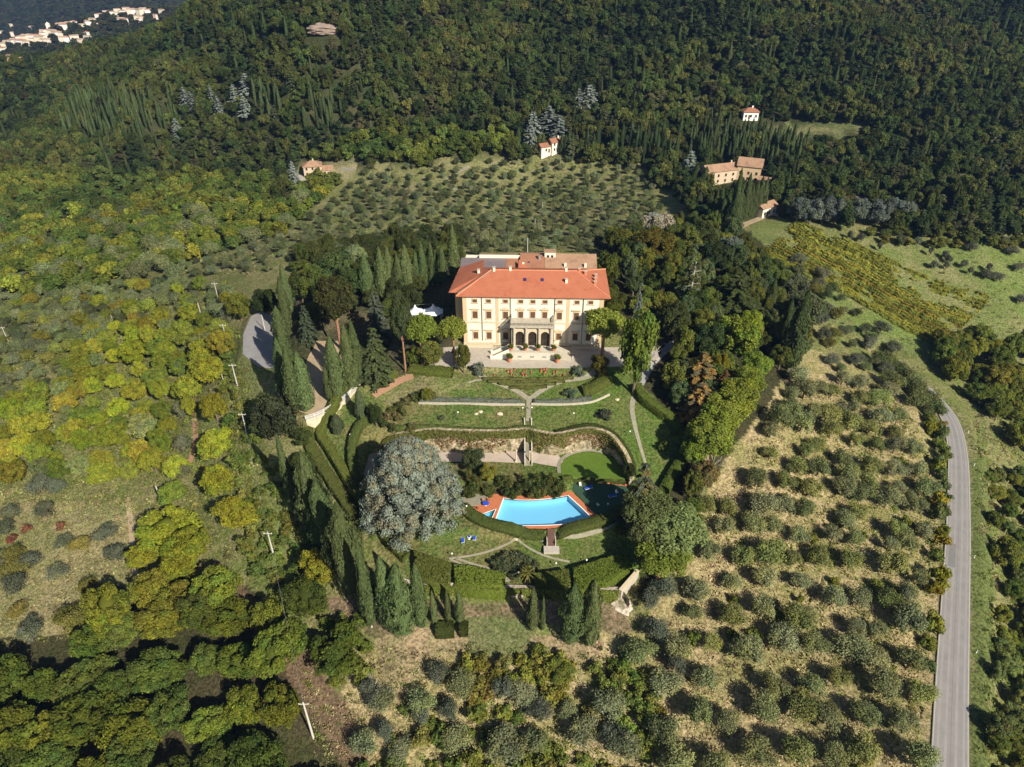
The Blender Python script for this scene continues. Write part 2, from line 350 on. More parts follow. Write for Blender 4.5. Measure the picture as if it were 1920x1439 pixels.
def groundmat():
    m, n, o = mat('ground_cover'); L = n.links
    b = N(n, 'ShaderNodeBsdfPrincipled'); b.inputs['Roughness'].default_value = 1; b.inputs['Specular IOR Level'].default_value = .05
    at = N(n, 'ShaderNodeAttribute', attribute_name='gcol'); a2 = N(n, 'ShaderNodeAttribute', attribute_name='gmix')
    tc = N(n, 'ShaderNodeTexCoord')
    def nz(s, d=6, ro=.65):
        x = N(n, 'ShaderNodeTexNoise'); x.inputs['Scale'].default_value = s; x.inputs['Detail'].default_value = d; x.inputs['Roughness'].default_value = ro
        L.new(tc.outputs['Object'], x.inputs[0]); return x
    f1, f2, f3 = nz(.09), nz(.55, 8, .75), nz(1.7, 8, .8)
    ad = N(n, 'ShaderNodeMath', operation='ADD'); L.new(f1.outputs['Fac'], ad.inputs[0]); L.new(f2.outputs['Fac'], ad.inputs[1])
    mr = N(n, 'ShaderNodeMapRange'); mr.inputs[1].default_value = .86; mr.inputs[2].default_value = 1.12
    L.new(ad.outputs[0], mr.inputs[0])
    ma = N(n, 'ShaderNodeMath', operation='MULTIPLY'); L.new(mr.outputs[0], ma.inputs[0]); L.new(a2.outputs['Fac'], ma.inputs[1])
    a3 = N(n, 'ShaderNodeAttribute', attribute_name='gcol2')
    mx = N(n, 'ShaderNodeMix', data_type='RGBA'); L.new(ma.outputs[0], mx.inputs[0]); L.new(at.outputs['Color'], mx.inputs[6]); L.new(a3.outputs['Color'], mx.inputs[7])
    m3 = N(n, 'ShaderNodeMapRange'); m3.inputs[1].default_value = .42; m3.inputs[2].default_value = .58; m3.inputs[3].default_value = .5; m3.inputs[4].default_value = 1.45
    L.new(f3.outputs['Fac'], m3.inputs[0])
    hs = N(n, 'ShaderNodeHueSaturation'); L.new(m3.outputs[0], hs.inputs['Value']); L.new(mx.outputs[2], hs.inputs['Color']); L.new(hs.outputs[0], b.inputs['Base Color'])
    bp = N(n, 'ShaderNodeBump'); bp.inputs['Strength'].default_value = .9; bp.inputs['Distance'].default_value = .8
    L.new(f2.outputs['Fac'], bp.inputs['Height']); L.new(bp.outputs[0], b.inputs['Normal'])
    L.new(b.outputs[0], o.inputs[0]); return m
M['ground'] = groundmat()

# ------------------------------------------------------------------ object helpers
def mesh_np(name, V, FA, mats, midx=None, tint=None, smooth=False):
    """V: n x 3, FA: list of faces or an m x k array"""
    me = bpy.data.meshes.new(name); V = np.asarray(V, np.float32)
    if isinstance(FA, np.ndarray):
        k = FA.shape[1]; loops = FA.astype(np.int32).ravel(); tot = np.full(len(FA), k, np.int32)
    else:
        loops = np.array([i for f in FA for i in f], np.int32); tot = np.array([len(f) for f in FA], np.int32)
    me.vertices.add(len(V)); me.vertices.foreach_set('co', V.ravel())
    me.loops.add(len(loops)); me.loops.foreach_set('vertex_index', loops)
    me.polygons.add(len(tot)); st = np.concatenate([[0], np.cumsum(tot)[:-1]]).astype(np.int32)
    me.polygons.foreach_set('loop_start', st)
    try: me.polygons.foreach_set('loop_total', tot)
    except Exception: pass
    for m_ in mats: me.materials.append(m_)
    if midx is not None: me.polygons.foreach_set('material_index', np.asarray(midx, np.int32))
    me.polygons.foreach_set('use_smooth', np.full(len(tot), bool(smooth)))
    if tint is not None:
        a = me.attributes.new('tint', 'FLOAT_COLOR', 'POINT')
        t = np.ones((len(V), 4), np.float32); t[:, :3] = tint; a.data.foreach_set('color', t.ravel())
    me.update(calc_edges=True); me.validate(); return me
def link(name, me, parent=None, loc=None):
    o = bpy.data.objects.new(name, me); COL.objects.link(o)
    if parent is not None: o.parent = parent
    if loc is not None: o.location = loc
    return o
def tag(o, label, cat=None, group=None, kind=None):
    if label: o['label'] = label
    if cat: o['category'] = cat
    if group: o['group'] = group
    if kind: o['kind'] = kind
    return o
def empty(name, loc, rz=0, label=None, cat=None, group=None):
    o = bpy.data.objects.new(name, None); COL.objects.link(o); o.location = loc; o.rotation_euler = (0, 0, rz); o.empty_display_size = .3
    return tag(o, label, cat, group)
class MB:
    def __init__(s): s.v = []; s.f = []; s.m = []
    def add(s, vs, fs, mi=0):
        k = len(s.v); s.v += [tuple(v) for v in vs]; s.f += [tuple(i+k for i in f) for f in fs]; s.m += [mi]*len(fs); return s
    def box(s, x0, x1, y0, y1, z0, z1, mi=0):
        return s.add([(x0,y0,z0),(x1,y0,z0),(x1,y1,z0),(x0,y1,z0),(x0,y0,z1),(x1,y0,z1),(x1,y1,z1),(x0,y1,z1)],
                     [(0,3,2,1),(4,5,6,7),(0,1,5,4),(1,2,6,5),(2,3,7,6),(3,0,4,7)], mi)
    def prism(s, poly, z0, z1, mi=0):
        n = len(poly); vs = [(p[0], p[1], z0) for p in poly]+[(p[0], p[1], z1) for p in poly]
        return s.add(vs, [tuple(range(n-1, -1, -1)), tuple(range(n, 2*n))]+[(i, (i+1) % n, n+(i+1) % n, n+i) for i in range(n)], mi)
    def cone(s, p, q, r0, r1, n=8, mi=0):
        p = Vector(p); q = Vector(q); d = (q-p).normalized(); a = d.orthogonal().normalized(); b = d.cross(a); vs = []
        for c, r in ((p, r0), (q, r1)):
            for i in range(n):
                t = 2*math.pi*i/n; vs.append(c+(a*math.cos(t)+b*math.sin(t))*r)
        return s.add(vs, [tuple(range(n-1, -1, -1)), tuple(range(n, 2*n))]+[(i, (i+1) % n, n+(i+1) % n, n+i) for i in range(n)], mi)
    def lathe(s, prof, n=10, c=(0, 0, 0), mi=0):
        vs = []; m = len(prof)
        for r, z in prof:
            for i in range(n):
                t = 2*math.pi*i/n; vs.append((c[0]+r*math.cos(t), c[1]+r*math.sin(t), c[2]+z))
        fs = [(j*n+i, j*n+(i+1) % n, (j+1)*n+(i+1) % n, (j+1)*n+i) for j in range(m-1) for i in range(n)]
        fs += [tuple(range(n-1, -1, -1)), tuple((m-1)*n+i for i in range(n))]
        return s.add(vs, fs, mi)
    def build(s, name, mats, parent=None, loc=None, smooth=False):
        if not isinstance(mats, (list, tuple)): mats = [mats]
        me = mesh_np(name, s.v, s.f, mats, s.m, smooth=smooth); return link(name, me, parent, loc)

# ------------------------------------------------------------------ ground sheet with its own cover colours
UU, VV, ZC = proj(XX, YY, HH)
JU = UU+(vnoise(XX, YY, 4, 5)-.5)*14; JV = VV+(vnoise(XX, YY, 4, 6)-.5)*12
gc = np.zeros(XX.shape+(3,)); g2 = np.zeros_like(gc); gm = np.ones(XX.shape)
gc[:] = (.23, .205, .10); g2[:] = (.13, .155, .045)                # dry slope: straw and scrub green
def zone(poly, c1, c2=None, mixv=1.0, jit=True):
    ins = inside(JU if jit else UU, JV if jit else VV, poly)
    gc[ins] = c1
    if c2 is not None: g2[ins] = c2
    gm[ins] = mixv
FLOOR = [(-900,-400),(-900,560),(-100,560),(130,500),(330,470),(520,400),(560,345),(640,335),(760,300),(830,290),(1000,285),(1180,300),(1260,330),(1330,420),(1490,400),(1900,400),(3000,420),(3000,-400)]
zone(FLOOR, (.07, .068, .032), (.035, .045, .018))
zone([(540,345),(560,325),(660,310),(700,325),(660,345),(560,362)], (.32,.27,.17), (.14,.16,.06), .6)
zone([(1440,232),(1600,232),(1640,248),(1560,258),(1440,250)], (.22,.20,.10), (.10,.13,.045))
zone([(700,300),(830,300),(1000,292),(1180,306),(1235,345),(1240,400),(1110,470),(870,480),(700,490),(480,510),(340,520),(420,470),(560,420),(640,340)], (.25,.225,.115), (.15,.17,.055), .9)
zone([(-60,430),(60,455),(80,500),(0,520),(-100,520)], (.24,.25,.14), (.16,.19,.08))
zone([(1390,440),(1430,415),(1490,405),(1560,430),(1480,500),(1420,470)], (.165,.19,.066), (.13,.16,.05))
zone([(1480,415),(1540,425),(1700,455),(1900,440),(2100,470),(2100,640),(1860,640),(1720,640),(1560,520),(1420,480)], (.20,.195,.085), (.13,.165,.048))
zone([(1700,445),(1800,460),(2300,500),(2300,600),(1930,600),(1830,520)], (.17,.19,.07), (.12,.165,.042))
zone([(1450,480),(1520,520),(1600,570),(1700,640),(1780,650),(1730,670),(1640,640),(1540,600)], (.19,.19,.085), (.12,.16,.045))
zone([(1560,590),(1640,580),(1700,620),(1760,645),(1700,640),(1620,620)], (.15,.19,.055), (.13,.175,.045))
zone([(1480,640),(1640,700),(1745,790),(1765,1000),(1745,1439),(1740,1700),(600,1700),(640,1300),(700,1210),(1200,1180),(1260,1080),(1340,900),(1430,760)], (.38,.30,.17), (.18,.185,.06), .75)
zone([(1820,640),(1840,760),(1822,900),(1824,1200),(1817,1439),(1817,1800),(1870,1800),(1860,1300),(1862,900),(1840,780)], (.10,.13,.04), (.13,.15,.05))
zone([(1862,640),(1862,1700),(2600,1700),(2600,640)], (.24,.22,.105), (.13,.16,.045))
zone([(-400,930),(120,940),(330,960),(250,1000),(250,1100),(100,1200),(-20,1260),(-400,1300)], (.30,.255,.135), (.18,.19,.075), .85)
zone([(-400,1230),(130,1190),(330,1080),(470,1100),(560,1200),(660,1439),(700,1700),(-400,1700)], (.075,.062,.035), (.05,.055,.022))
zone([(395,1040),(440,1080),(520,1170),(640,1300),(700,1439),(640,1439),(560,1300),(470,1180),(390,1080)], (.17,.115,.075), (.11,.085,.05), .6)
zone([(700,1190),(770,1170),(830,1180),(1000,1188),(1130,1200),(1120,1240),(1060,1250),(900,1230),(820,1230),(760,1330),(720,1290)], (.31,.23,.145), (.20,.18,.09), .8)
zone([(860,1140),(990,1150),(1000,1230),(880,1240)], (.17,.17,.08), (.11,.13,.05))
zone([(430,640),(470,640),(480,720),(530,760),(470,790),(430,760)], (.15,.16,.06), (.12,.14,.05))
zone([(470,830),(520,840),(560,960),(620,1100),(560,1180),(480,1100),(450,950)], (.18,.185,.07), (.12,.15,.04))
# park soil under the trees, garden lawns
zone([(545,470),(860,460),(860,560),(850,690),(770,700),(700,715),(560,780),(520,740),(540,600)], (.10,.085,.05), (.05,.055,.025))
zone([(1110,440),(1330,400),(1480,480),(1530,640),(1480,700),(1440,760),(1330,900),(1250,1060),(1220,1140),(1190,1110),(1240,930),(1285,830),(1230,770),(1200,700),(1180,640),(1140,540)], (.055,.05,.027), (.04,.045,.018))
GARD = [(700,722),(770,702),(880,700),(1000,692),(1190,700),(1205,720),(1250,780),(1290,820),(1280,870),(1240,930),(1200,1000),(1196,1080),(1160,1112),(1000,1108),(840,1102),(770,1095),(690,1010),(610,880),(578,812),(610,790),(650,760)]
zone(GARD, (.16,.145,.06), (.085,.125,.032), 1.0)
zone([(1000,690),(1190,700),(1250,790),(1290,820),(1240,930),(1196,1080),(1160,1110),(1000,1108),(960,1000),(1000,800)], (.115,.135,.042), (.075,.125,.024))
zone([(700,735),(760,712),(880,710),(900,730),(780,745),(720,765)], (.21,.185,.095), (.12,.15,.045))
zone([(560,1110),(700,1130),(1150,1125),(1190,1190),(1100,1180),(840,1150),(700,1200)], (.24,.17,.115), (.12,.11,.055))
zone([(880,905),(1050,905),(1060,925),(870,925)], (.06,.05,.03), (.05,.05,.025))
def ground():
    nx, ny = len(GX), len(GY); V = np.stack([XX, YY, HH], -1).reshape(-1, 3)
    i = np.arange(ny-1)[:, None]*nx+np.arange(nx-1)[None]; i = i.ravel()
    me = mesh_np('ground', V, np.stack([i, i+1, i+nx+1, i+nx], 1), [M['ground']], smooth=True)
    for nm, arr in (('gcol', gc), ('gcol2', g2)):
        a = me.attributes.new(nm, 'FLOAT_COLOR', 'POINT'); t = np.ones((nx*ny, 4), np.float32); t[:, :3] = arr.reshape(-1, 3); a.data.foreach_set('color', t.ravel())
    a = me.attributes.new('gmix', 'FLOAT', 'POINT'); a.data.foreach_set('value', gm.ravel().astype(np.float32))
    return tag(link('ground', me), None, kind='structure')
ground()

# far side of the valley, behind the wooded ridge on the left
FP = []
for u, v, D in ((-300,175,1150),(-100,150,1150),(60,128,1150),(150,112,1160),(260,90,1180),(360,60,1220),(-300,140,1330),(-150,118,1340),(-60,106,1350),(0,92,1360),(60,76,1370),(120,60,1380),(180,40,1390),(230,30,1400),(300,26,1420),(380,18,1430),(480,0,1460),
                (-300,110,1900),(-100,70,1950),(0,50,2000),(150,20,2000),(300,0,2050),(420,-30,2100),(600,-60,2100),(0,-20,2500),(200,-60,2500),(500,-100,2600),(-300,20,2500)):
    FP.append(at_D(u, v, D))
for u, v, D, dz in ((-300,130,1550,40),(0,85,1560,45),(200,30,1580,45),(400,0,1620,40)):
    x, y, z = at_D(u, v, D); FP.append((x, y, z-dz))
for u, v, D, dz in ((-300,170,1000,60),(150,130,1000,60),(450,60,1000,70)):
    x, y, z = at_D(u, v, D); FP.append((x, y, z-dz))
FP = np.array(FP); FW = tps_fit(FP, 2)
def Hf(x, y): return tps_eval(FP, FW, np.array(x, float), np.array(y, float))
def far_ground():
    gx = np.linspace(-1900, 0, 120); gy = np.linspace(960, 2700, 120); X, Y = np.meshgrid(gx, gy); Z = Hf(X, Y)
    k = np.arange(119)[:, None]*120+np.arange(119)[None]; k = k.ravel()
    me = mesh_np('far_hills', np.stack([X, Y, Z], -1).reshape(-1, 3), np.stack([k, k+1, k+121, k+120], 1), [plain('far_hill_ground', (.05, .06, .03), var=.4, scale=.02)], smooth=True)
    tag(link('far_hills', me), None, kind='structure')
far_ground()

# ------------------------------------------------------------------ foliage building
def unit(a): return a/np.maximum(np.linalg.norm(a, axis=-1, keepdims=True), 1e-9)
def cards(Pp, Nn, s, r, asp=.75, tdir=None, flat=.7):
    flat = flat*.75
    """irregular leaf-spray quads at points Pp facing roughly Nn"""
    n = len(Pp); nn = unit(Nn+r.normal(0, flat, (n, 3)))
    t = r.normal(0, 1, (n, 3)) if tdir is None else tdir+r.normal(0, .25, (n, 3))
    t = unit(t-nn*(t*nn).sum(1, keepdims=True)); b = np.cross(nn, t)
    s = (s*r.uniform(.6, 1.35, n))[:, None]
    q = [(-.5, -.5), (.5, -.42), (.42, .5), (-.4, .45)]
    V = np.empty((n, 4, 3))
    for k, (a, c) in enumerate(q):
        V[:, k] = Pp+t*s*(a+r.uniform(-.15, .15, (n, 1)))+b*s*asp*(c+r.uniform(-.15, .15, (n, 1)))
    return V.reshape(-1, 3)
_ico = {}
def ico(sub):
    if sub not in _ico:
        bm = bmesh.new(); bmesh.ops.create_icosphere(bm, subdivisions=sub, radius=1)
        _ico[sub] = (np.array([v.co[:] for v in bm.verts]), np.array([[v.index for v in f.verts] for f in bm.faces])); bm.free()
    return _ico[sub]
class Crown:
    def __init__(s, seed): s.r = np.random.default_rng(seed); s.V = []; s.T = []; s.n = 0; s.F4 = []; s.F3 = []
    def leaves(s, Pp, Nn, size, tint, asp=.75, tdir=None, flat=.7, tv=.22):
        V = cards(Pp, Nn, size, s.r, asp, tdir, flat); n = len(Pp)
        t = np.ones((n, 3))*tint*(1+s.r.normal(0, tv, (n, 1)))
        s.V.append(V); s.T.append(np.clip(np.repeat(t, 4, 0), .1, 3)); s.F4.append(np.arange(n*4).reshape(n, 4)+s.n); s.n += n*4
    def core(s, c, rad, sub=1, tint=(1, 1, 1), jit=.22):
        v, f = ico(sub); tint = np.asarray(tint)*.72; vv = v*(1+s.r.normal(0, jit, (len(v), 1)))*np.asarray(rad)+np.asarray(c)  # core tint lowered: shade inside the crown is put into the colour
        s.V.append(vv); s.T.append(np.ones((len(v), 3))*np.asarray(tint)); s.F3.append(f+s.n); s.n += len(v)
    def lobe(s, c, rad, n, size, tint=(1, 1, 1), shell=(.8, 1.08), up=.0, asp=.75, corek=.72, flat=.7):
        d = unit(s.r.normal(0, 1, (n, 3))); d[:, 2] = np.where(d[:, 2] < -.35, -d[:, 2], d[:, 2])
        rad = np.asarray(rad)*np.ones(3); k = s.r.uniform(*shell, (n, 1))
        p = np.asarray(c)+d*rad*k; nn = unit(d/rad+np.array([0, 0, up]))
        s.leaves(p, nn, size, np.asarray(tint)*s.r.uniform(.88, 1.12), asp, flat=flat)
        if corek: s.core(c, rad*corek, 1, tint)
    def mesh(s, name, m):
        V = np.concatenate(s.V); T = np.concatenate(s.T)
        F4 = np.concatenate(s.F4) if s.F4 else np.zeros((0, 4), int); F3 = np.concatenate(s.F3) if s.F3 else np.zeros((0, 3), int)
        loops = np.concatenate([F4.ravel(), F3.ravel()]).astype(np.int32); tot = np.concatenate([np.full(len(F4), 4), np.full(len(F3), 3)]).astype(np.int32)
        me = bpy.data.meshes.new(name); me.vertices.add(len(V)); me.vertices.foreach_set('co', V.astype(np.float32).ravel())
        me.loops.add(len(loops)); me.loops.foreach_set('vertex_index', loops); me.polygons.add(len(tot))
        me.polygons.foreach_set('loop_start', np.concatenate([[0], np.cumsum(tot)[:-1]]).astype(np.int32))
        try: me.polygons.foreach_set('loop_total', tot)
        except Exception: pass
        me.materials.append(m); a = me.attributes.new('tint', 'FLOAT_COLOR', 'POINT')
        t = np.ones((len(V), 4), np.float32); t[:, :3] = T; a.data.foreach_set('color', t.ravel())
        me.update(calc_edges=True); return me
def blob(seed, R, Hc, z0, lobes, ncards, size, tv=None, lr=(.34, .5), up=.3, m='leaf', flat=.7, corek=.72, bottom=.15, shell=(.75, 1.1)):
    """rounded crown of overlapping lobes: radius R, height Hc, bottom at z0"""
    c = Crown(seed); r = c.r; cz = z0+Hc/2
    per = max(6, ncards//lobes)
    for i in range(lobes):
        a = i*2.399+r.uniform(-.4, .4); h = r.uniform(-1+bottom, .95) if i else .6
        rr = math.sqrt(max(0, 1-h*h))*r.uniform(.55, .8) if i > 1 else r.uniform(0, .3)
        l = r.uniform(*lr); pos = (R*rr*math.cos(a), R*rr*math.sin(a), cz+Hc/2*h*(1-l*.8))
        t = np.array(tv[r.integers(len(tv))]) if tv else np.ones(3)
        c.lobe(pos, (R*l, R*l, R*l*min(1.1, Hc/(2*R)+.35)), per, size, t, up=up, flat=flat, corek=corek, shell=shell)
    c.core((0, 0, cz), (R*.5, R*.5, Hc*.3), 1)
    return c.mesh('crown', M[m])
def cyp(seed, R, Hc, z0, n, size, m='leaf', bumpy=0.0, widest=.3):
    c = Crown(seed); r = c.r
    t = r.uniform(0, 1, n)**.85; a = r.uniform(0, 2*math.pi, n)
    def prof(t): return np.where(t < widest, .55+.45*(t/widest)**.6, np.maximum(0, 1-((t-widest)/(1-widest))**1.7)**.8)
    ph = r.uniform(0, 6, 4); lum = 1+.10*np.sin(a*3+ph[0]+t*7)+.08*np.sin(a*5+ph[1]-t*11)
    if bumpy: lum = lum+bumpy*(vnoise(a*2.2, t*9*Hc/12, 1.0, seed)-.5)*2
    rad = R*prof(t)*lum*r.uniform(.86, 1.06, n)
    p = np.stack([rad*np.cos(a), rad*np.sin(a), z0+t*Hc], 1)
    nn = np.stack([np.cos(a), np.sin(a), np.full(n, .25)], 1)
    c.leaves(p, nn, size, np.ones(3), .5, tdir=np.array([0, 0, 1.0]), flat=.45, tv=.2)
    v = []; ks = 8; ts = np.linspace(0, .97, 9)
    for q in ts:
        for i in range(ks):
            aa = 2*math.pi*i/ks; rr = R*float(prof(np.array(q)))*.8; v.append((rr*math.cos(aa), rr*math.sin(aa), z0+q*Hc))
    fs = np.array([(j*ks+i, j*ks+(i+1) % ks, (j+1)*ks+(i+1) % ks, (j+1)*ks+i) for j in range(8) for i in range(ks)])
    c.V.append(np.array(v)); c.T.append(np.ones((len(v), 3))); c.F4.append(fs+c.n); c.n += len(v)
    return c.mesh('crown', M[m])
def conifer(seed, R, Hc, z0, n, size, tiers=14, m='leaf', gap=.25, droop=.25, tipt=(1.15, 1.15, 1.0), tipf=.4):
    """tiers of separate spreading boughs on a leader"""
    c = Crown(seed); r = c.r; tot = []
    for k in range(tiers):
        t = (k+.5)/tiers; L = R*(1-t)**.8*r.uniform(.85, 1.1)+.3; nb = max(4, int(9*(1-t*.5)))
        for b in range(nb):
            a = 2*math.pi*(b+r.uniform(-.3, .3))/nb+k*1.3; z = z0+Hc*t+r.uniform(-.3, .3)*Hc/tiers; tot.append((a, L*r.uniform(.75, 1.15), z))
    per = max(3, n//len(tot))
    for a, L, z in tot:
        q = r.uniform(.12, 1, per)**.7; wd = L*.22*(1-q*.5); off = r.uniform(-1, 1, per)*wd; d = np.array([math.cos(a), math.sin(a)]); e = np.array([-d[1], d[0]])
        xy = q[:, None]*L*d+off[:, None]*e; zz = z-droop*L*q**2+r.normal(0, .1, per)
        p = np.column_stack([xy, zz]); nn = np.column_stack([np.outer(np.ones(per), d)*.25, np.ones(per)])
        c.leaves(p, nn, size, np.array(tipt) if r.random() < tipf else np.ones(3), .6, tdir=np.array([d[0], d[1], -droop]), flat=.35)
    vv = [(0, 0, z0)]; 
    c.core((0, 0, z0+Hc*.35), (R*.22, R*.22, Hc*.35), 1, (.8, .8, .8))
    return c.mesh('crown', M[m])
def umbrella(seed, R, th, z0, n, size, tv=None):
    c = Crown(seed); r = c.r; L = 16; per = n//L
    for i in range(L):
        a = i*2.399; rr = R*.8*math.sqrt((i+.3)/L); l = R*r.uniform(.26, .36)
        c.lobe((rr*math.cos(a), rr*math.sin(a), z0+th*(.45-.45*(rr/R)**2)+r.uniform(-.3, .3)), (l, l, th*.42), per, size, up=.7, flat=.6, corek=.7)
    return c.mesh('crown', M['leaf'])
def trunk_mesh(h, r0, r1, limbs=0, R=2, mt='bark', seed=0, lean=0, top=None):
    b = MB(); rr = random.Random(seed); top = top or h
    b.cone((0, 0, -1.2), (lean*.4, 0, h*.5), r0*1.15, (r0+r1)/2, 7); b.cone((lean*.4, 0, h*.5), (lean, 0, h), (r0+r1)/2, r1, 7)
    for i in range(limbs):
        a = i*2.4+rr.uniform(-.3, .3); z = h*rr.uniform(.55, .95); q = (lean+R*math.cos(a)*rr.uniform(.6, 1), R*math.sin(a)*rr.uniform(.6, 1), z+(top-z)*rr.uniform(.4, .8)+.6)
        b.cone((lean*z/h, 0, z), q, r1*.75, r1*.2, 5)
    return mesh_np('trunk', b.v, b.f, [M[mt]], b.m)

KIND = {}
def addkind(name, crowns, trunk, R, Ht): KIND[name] = dict(c=crowns, t=trunk, R=R, H=Ht)
tvO = [(1, 1, 1), (1.12, 1.1, 1.1), (.88, .92, .9), (1.05, 1, .85)]
tvC = [(1, 1, 1), (1.12, 1.08, .85), (.82, .94, .9), (1.15, 1.15, .9), (.92, .88, .82)]
addkind('olive', [blob(10+i, 2.5, 3.4, .9, 11, 2600, .21, tvO, lr=(.38, .56), corek=.5, shell=(.62, 1.2)) for i in range(6)], trunk_mesh(2.2, .22, .14, 4, 1.3, seed=1, top=3), 2.5, 4.4)
addkind('chestnut', [blob(20+i, 4.6, 7, 1.2, 46, 8500, .30, tvC, lr=(.16, .30), corek=.55) for i in range(5)], trunk_mesh(4, .35, .2, 5, 2.2, seed=2, top=6), 4.6, 8.2)
addkind('oak', [blob(30+i, 3.8, 7.5, 1, 32, 5600, .30, tvC, lr=(.19, .34), corek=.58) for i in range(5)], trunk_mesh(4, .3, .2, 4, 1.8, seed=3, top=6), 3.8, 8.5)
addkind('cypress', [cyp(40+i, 1.35, 14, .8, 4200, .32, bumpy=.2) for i in range(4)], trunk_mesh(4, .22, .12, 0, mt='bark_pale', seed=4), 1.35, 14.8)
addkind('broad_cypress', [cyp(50+i, 2.6, 14, .6, 7500, .36, bumpy=.5, widest=.35) for i in range(3)], trunk_mesh(4, .3, .2, 0, seed=5), 2.6, 14.6)
addkind('stone_pine', [umbrella(60+i, 4.6, 4.6, 7.0, 5500, .31) for i in range(3)], trunk_mesh(8, .38, .25, 7, 3, mt='bark_red', seed=6, lean=.3, top=10), 4.6, 11)
addkind('pine', [blob(65+i, 4.2, 6.5, 5.5, 38, 7500, .28, [(1, 1, 1), (1.1, 1.1, .9), (.85, .9, .9)], lr=(.2, .34), up=.5) for i in range(3)], trunk_mesh(8, .35, .22, 6, 2.5, mt='bark_red', seed=7, top=10), 4.2, 12)
addkind('conifer', [conifer(70+i, 3.6, 14, 1, 5600, .38) for i in range(3)], trunk_mesh(13, .32, .06, 0, seed=8), 3.6, 15)
addkind('cedar', [conifer(80+i, 6, 13, 2, 9000, .4, tiers=9, droop=.02) for i in range(2)], trunk_mesh(13, .45, .08, 0, seed=9), 6, 15)
addkind('shrub', [blob(90+i, 1.2, 1.7, 0, 7, 520, .19, tvC, lr=(.35, .5)) for i in range(4)], None, 1.2, 1.7)
tvT = [(1, 1, 1), (1.6, 1.1, .6), (1.4, 1.1, .7), (.8, .95, 1)]
addkind('tipped_cedar', [conifer(85+i, 4.2, 12, 1, 5200, .5, tiers=11, droop=.1, tipt=(1.9, 1.4, .85), tipf=.6) for i in range(2)], trunk_mesh(12, .35, .06, 0, seed=10), 4.2, 13)

addkind('silver', [conifer(95+i, 4.2, 12, 1, 1600, .8, tiers=9, droop=.1, tipt=(1.2, 1.2, 1.2)) for i in range(2)], trunk_mesh(12, .35, .06, 0, seed=10), 4.2, 13)
PLACED = []                                             # (x, y, radius) of hand-set trees, kept free of fill
def tree(kind, x, y, z, h, wd, col, name, label, cat='tree', group=None, parts=True, trunk_col=None, rz=None, lean=None):
    K = KIND[kind]; i = random.randrange(len(K['c'])); sxy = wd/(2*K['R']); sz = h/K['H']
    if rz is None: rz = random.uniform(0, 6.28)
    if K['t'] is None or not parts:
        o = link(name, K['c'][i]); o.location = (x, y, z-.1); o.rotation_euler = (0, 0, rz); o.scale = (sxy, sxy, sz); o.color = (*col, 1)
        return tag(o, label, cat, group)
    root = empty(name, (x, y, z-.1), rz, label, cat, group); asx = random.uniform(.82, 1.16) if kind in ('olive', 'chestnut', 'oak', 'shrub') else 1.0
    if lean: root.rotation_euler = (lean[0], lean[1], rz)
    c = link('crown', K['c'][i], root); c.scale = (sxy*asx, sxy/asx, sz); c.color = (*col, 1)
    t = link('trunk', K['t'], root); t.scale = (max(.6, sxy), max(.6, sxy), sz)
    return root
def T(kind, u, vb, vt, wpx, col, name, label, group=None, cat='tree', z=None, fill=True, **k):
    """u, vb: foot of the trunk in the photo; vt: row of the top; wpx: crown width in photo pixels"""
    if z is None: x, y, z = P(u, vb)
    else: x, y, z = at_z(u, vb, z)
    h = height_to(x, y, z, vt); zc = proj(x, y, z+h*.6)[2]; wd = wpx*zc/F
    if fill: PLACED.append((x, y, wd*.45))
    return tree(kind, x, y, z, h, wd, col, name, label, cat, group, **k)
def Tc(kind, u, v, wpx, h, col, name, label, group=None, cat='tree', lift=.62, **k):
    """u, v: middle of the crown in the photo; h in metres"""
    x, y, z = P(u, v, h*lift); zc = proj(x, y, z+h*lift)[2]; wd = wpx*zc/F
    PLACED.append((x, y, wd*.45))
    return tree(kind, x, y, z, h, wd, col, name, label, cat, group, **k)

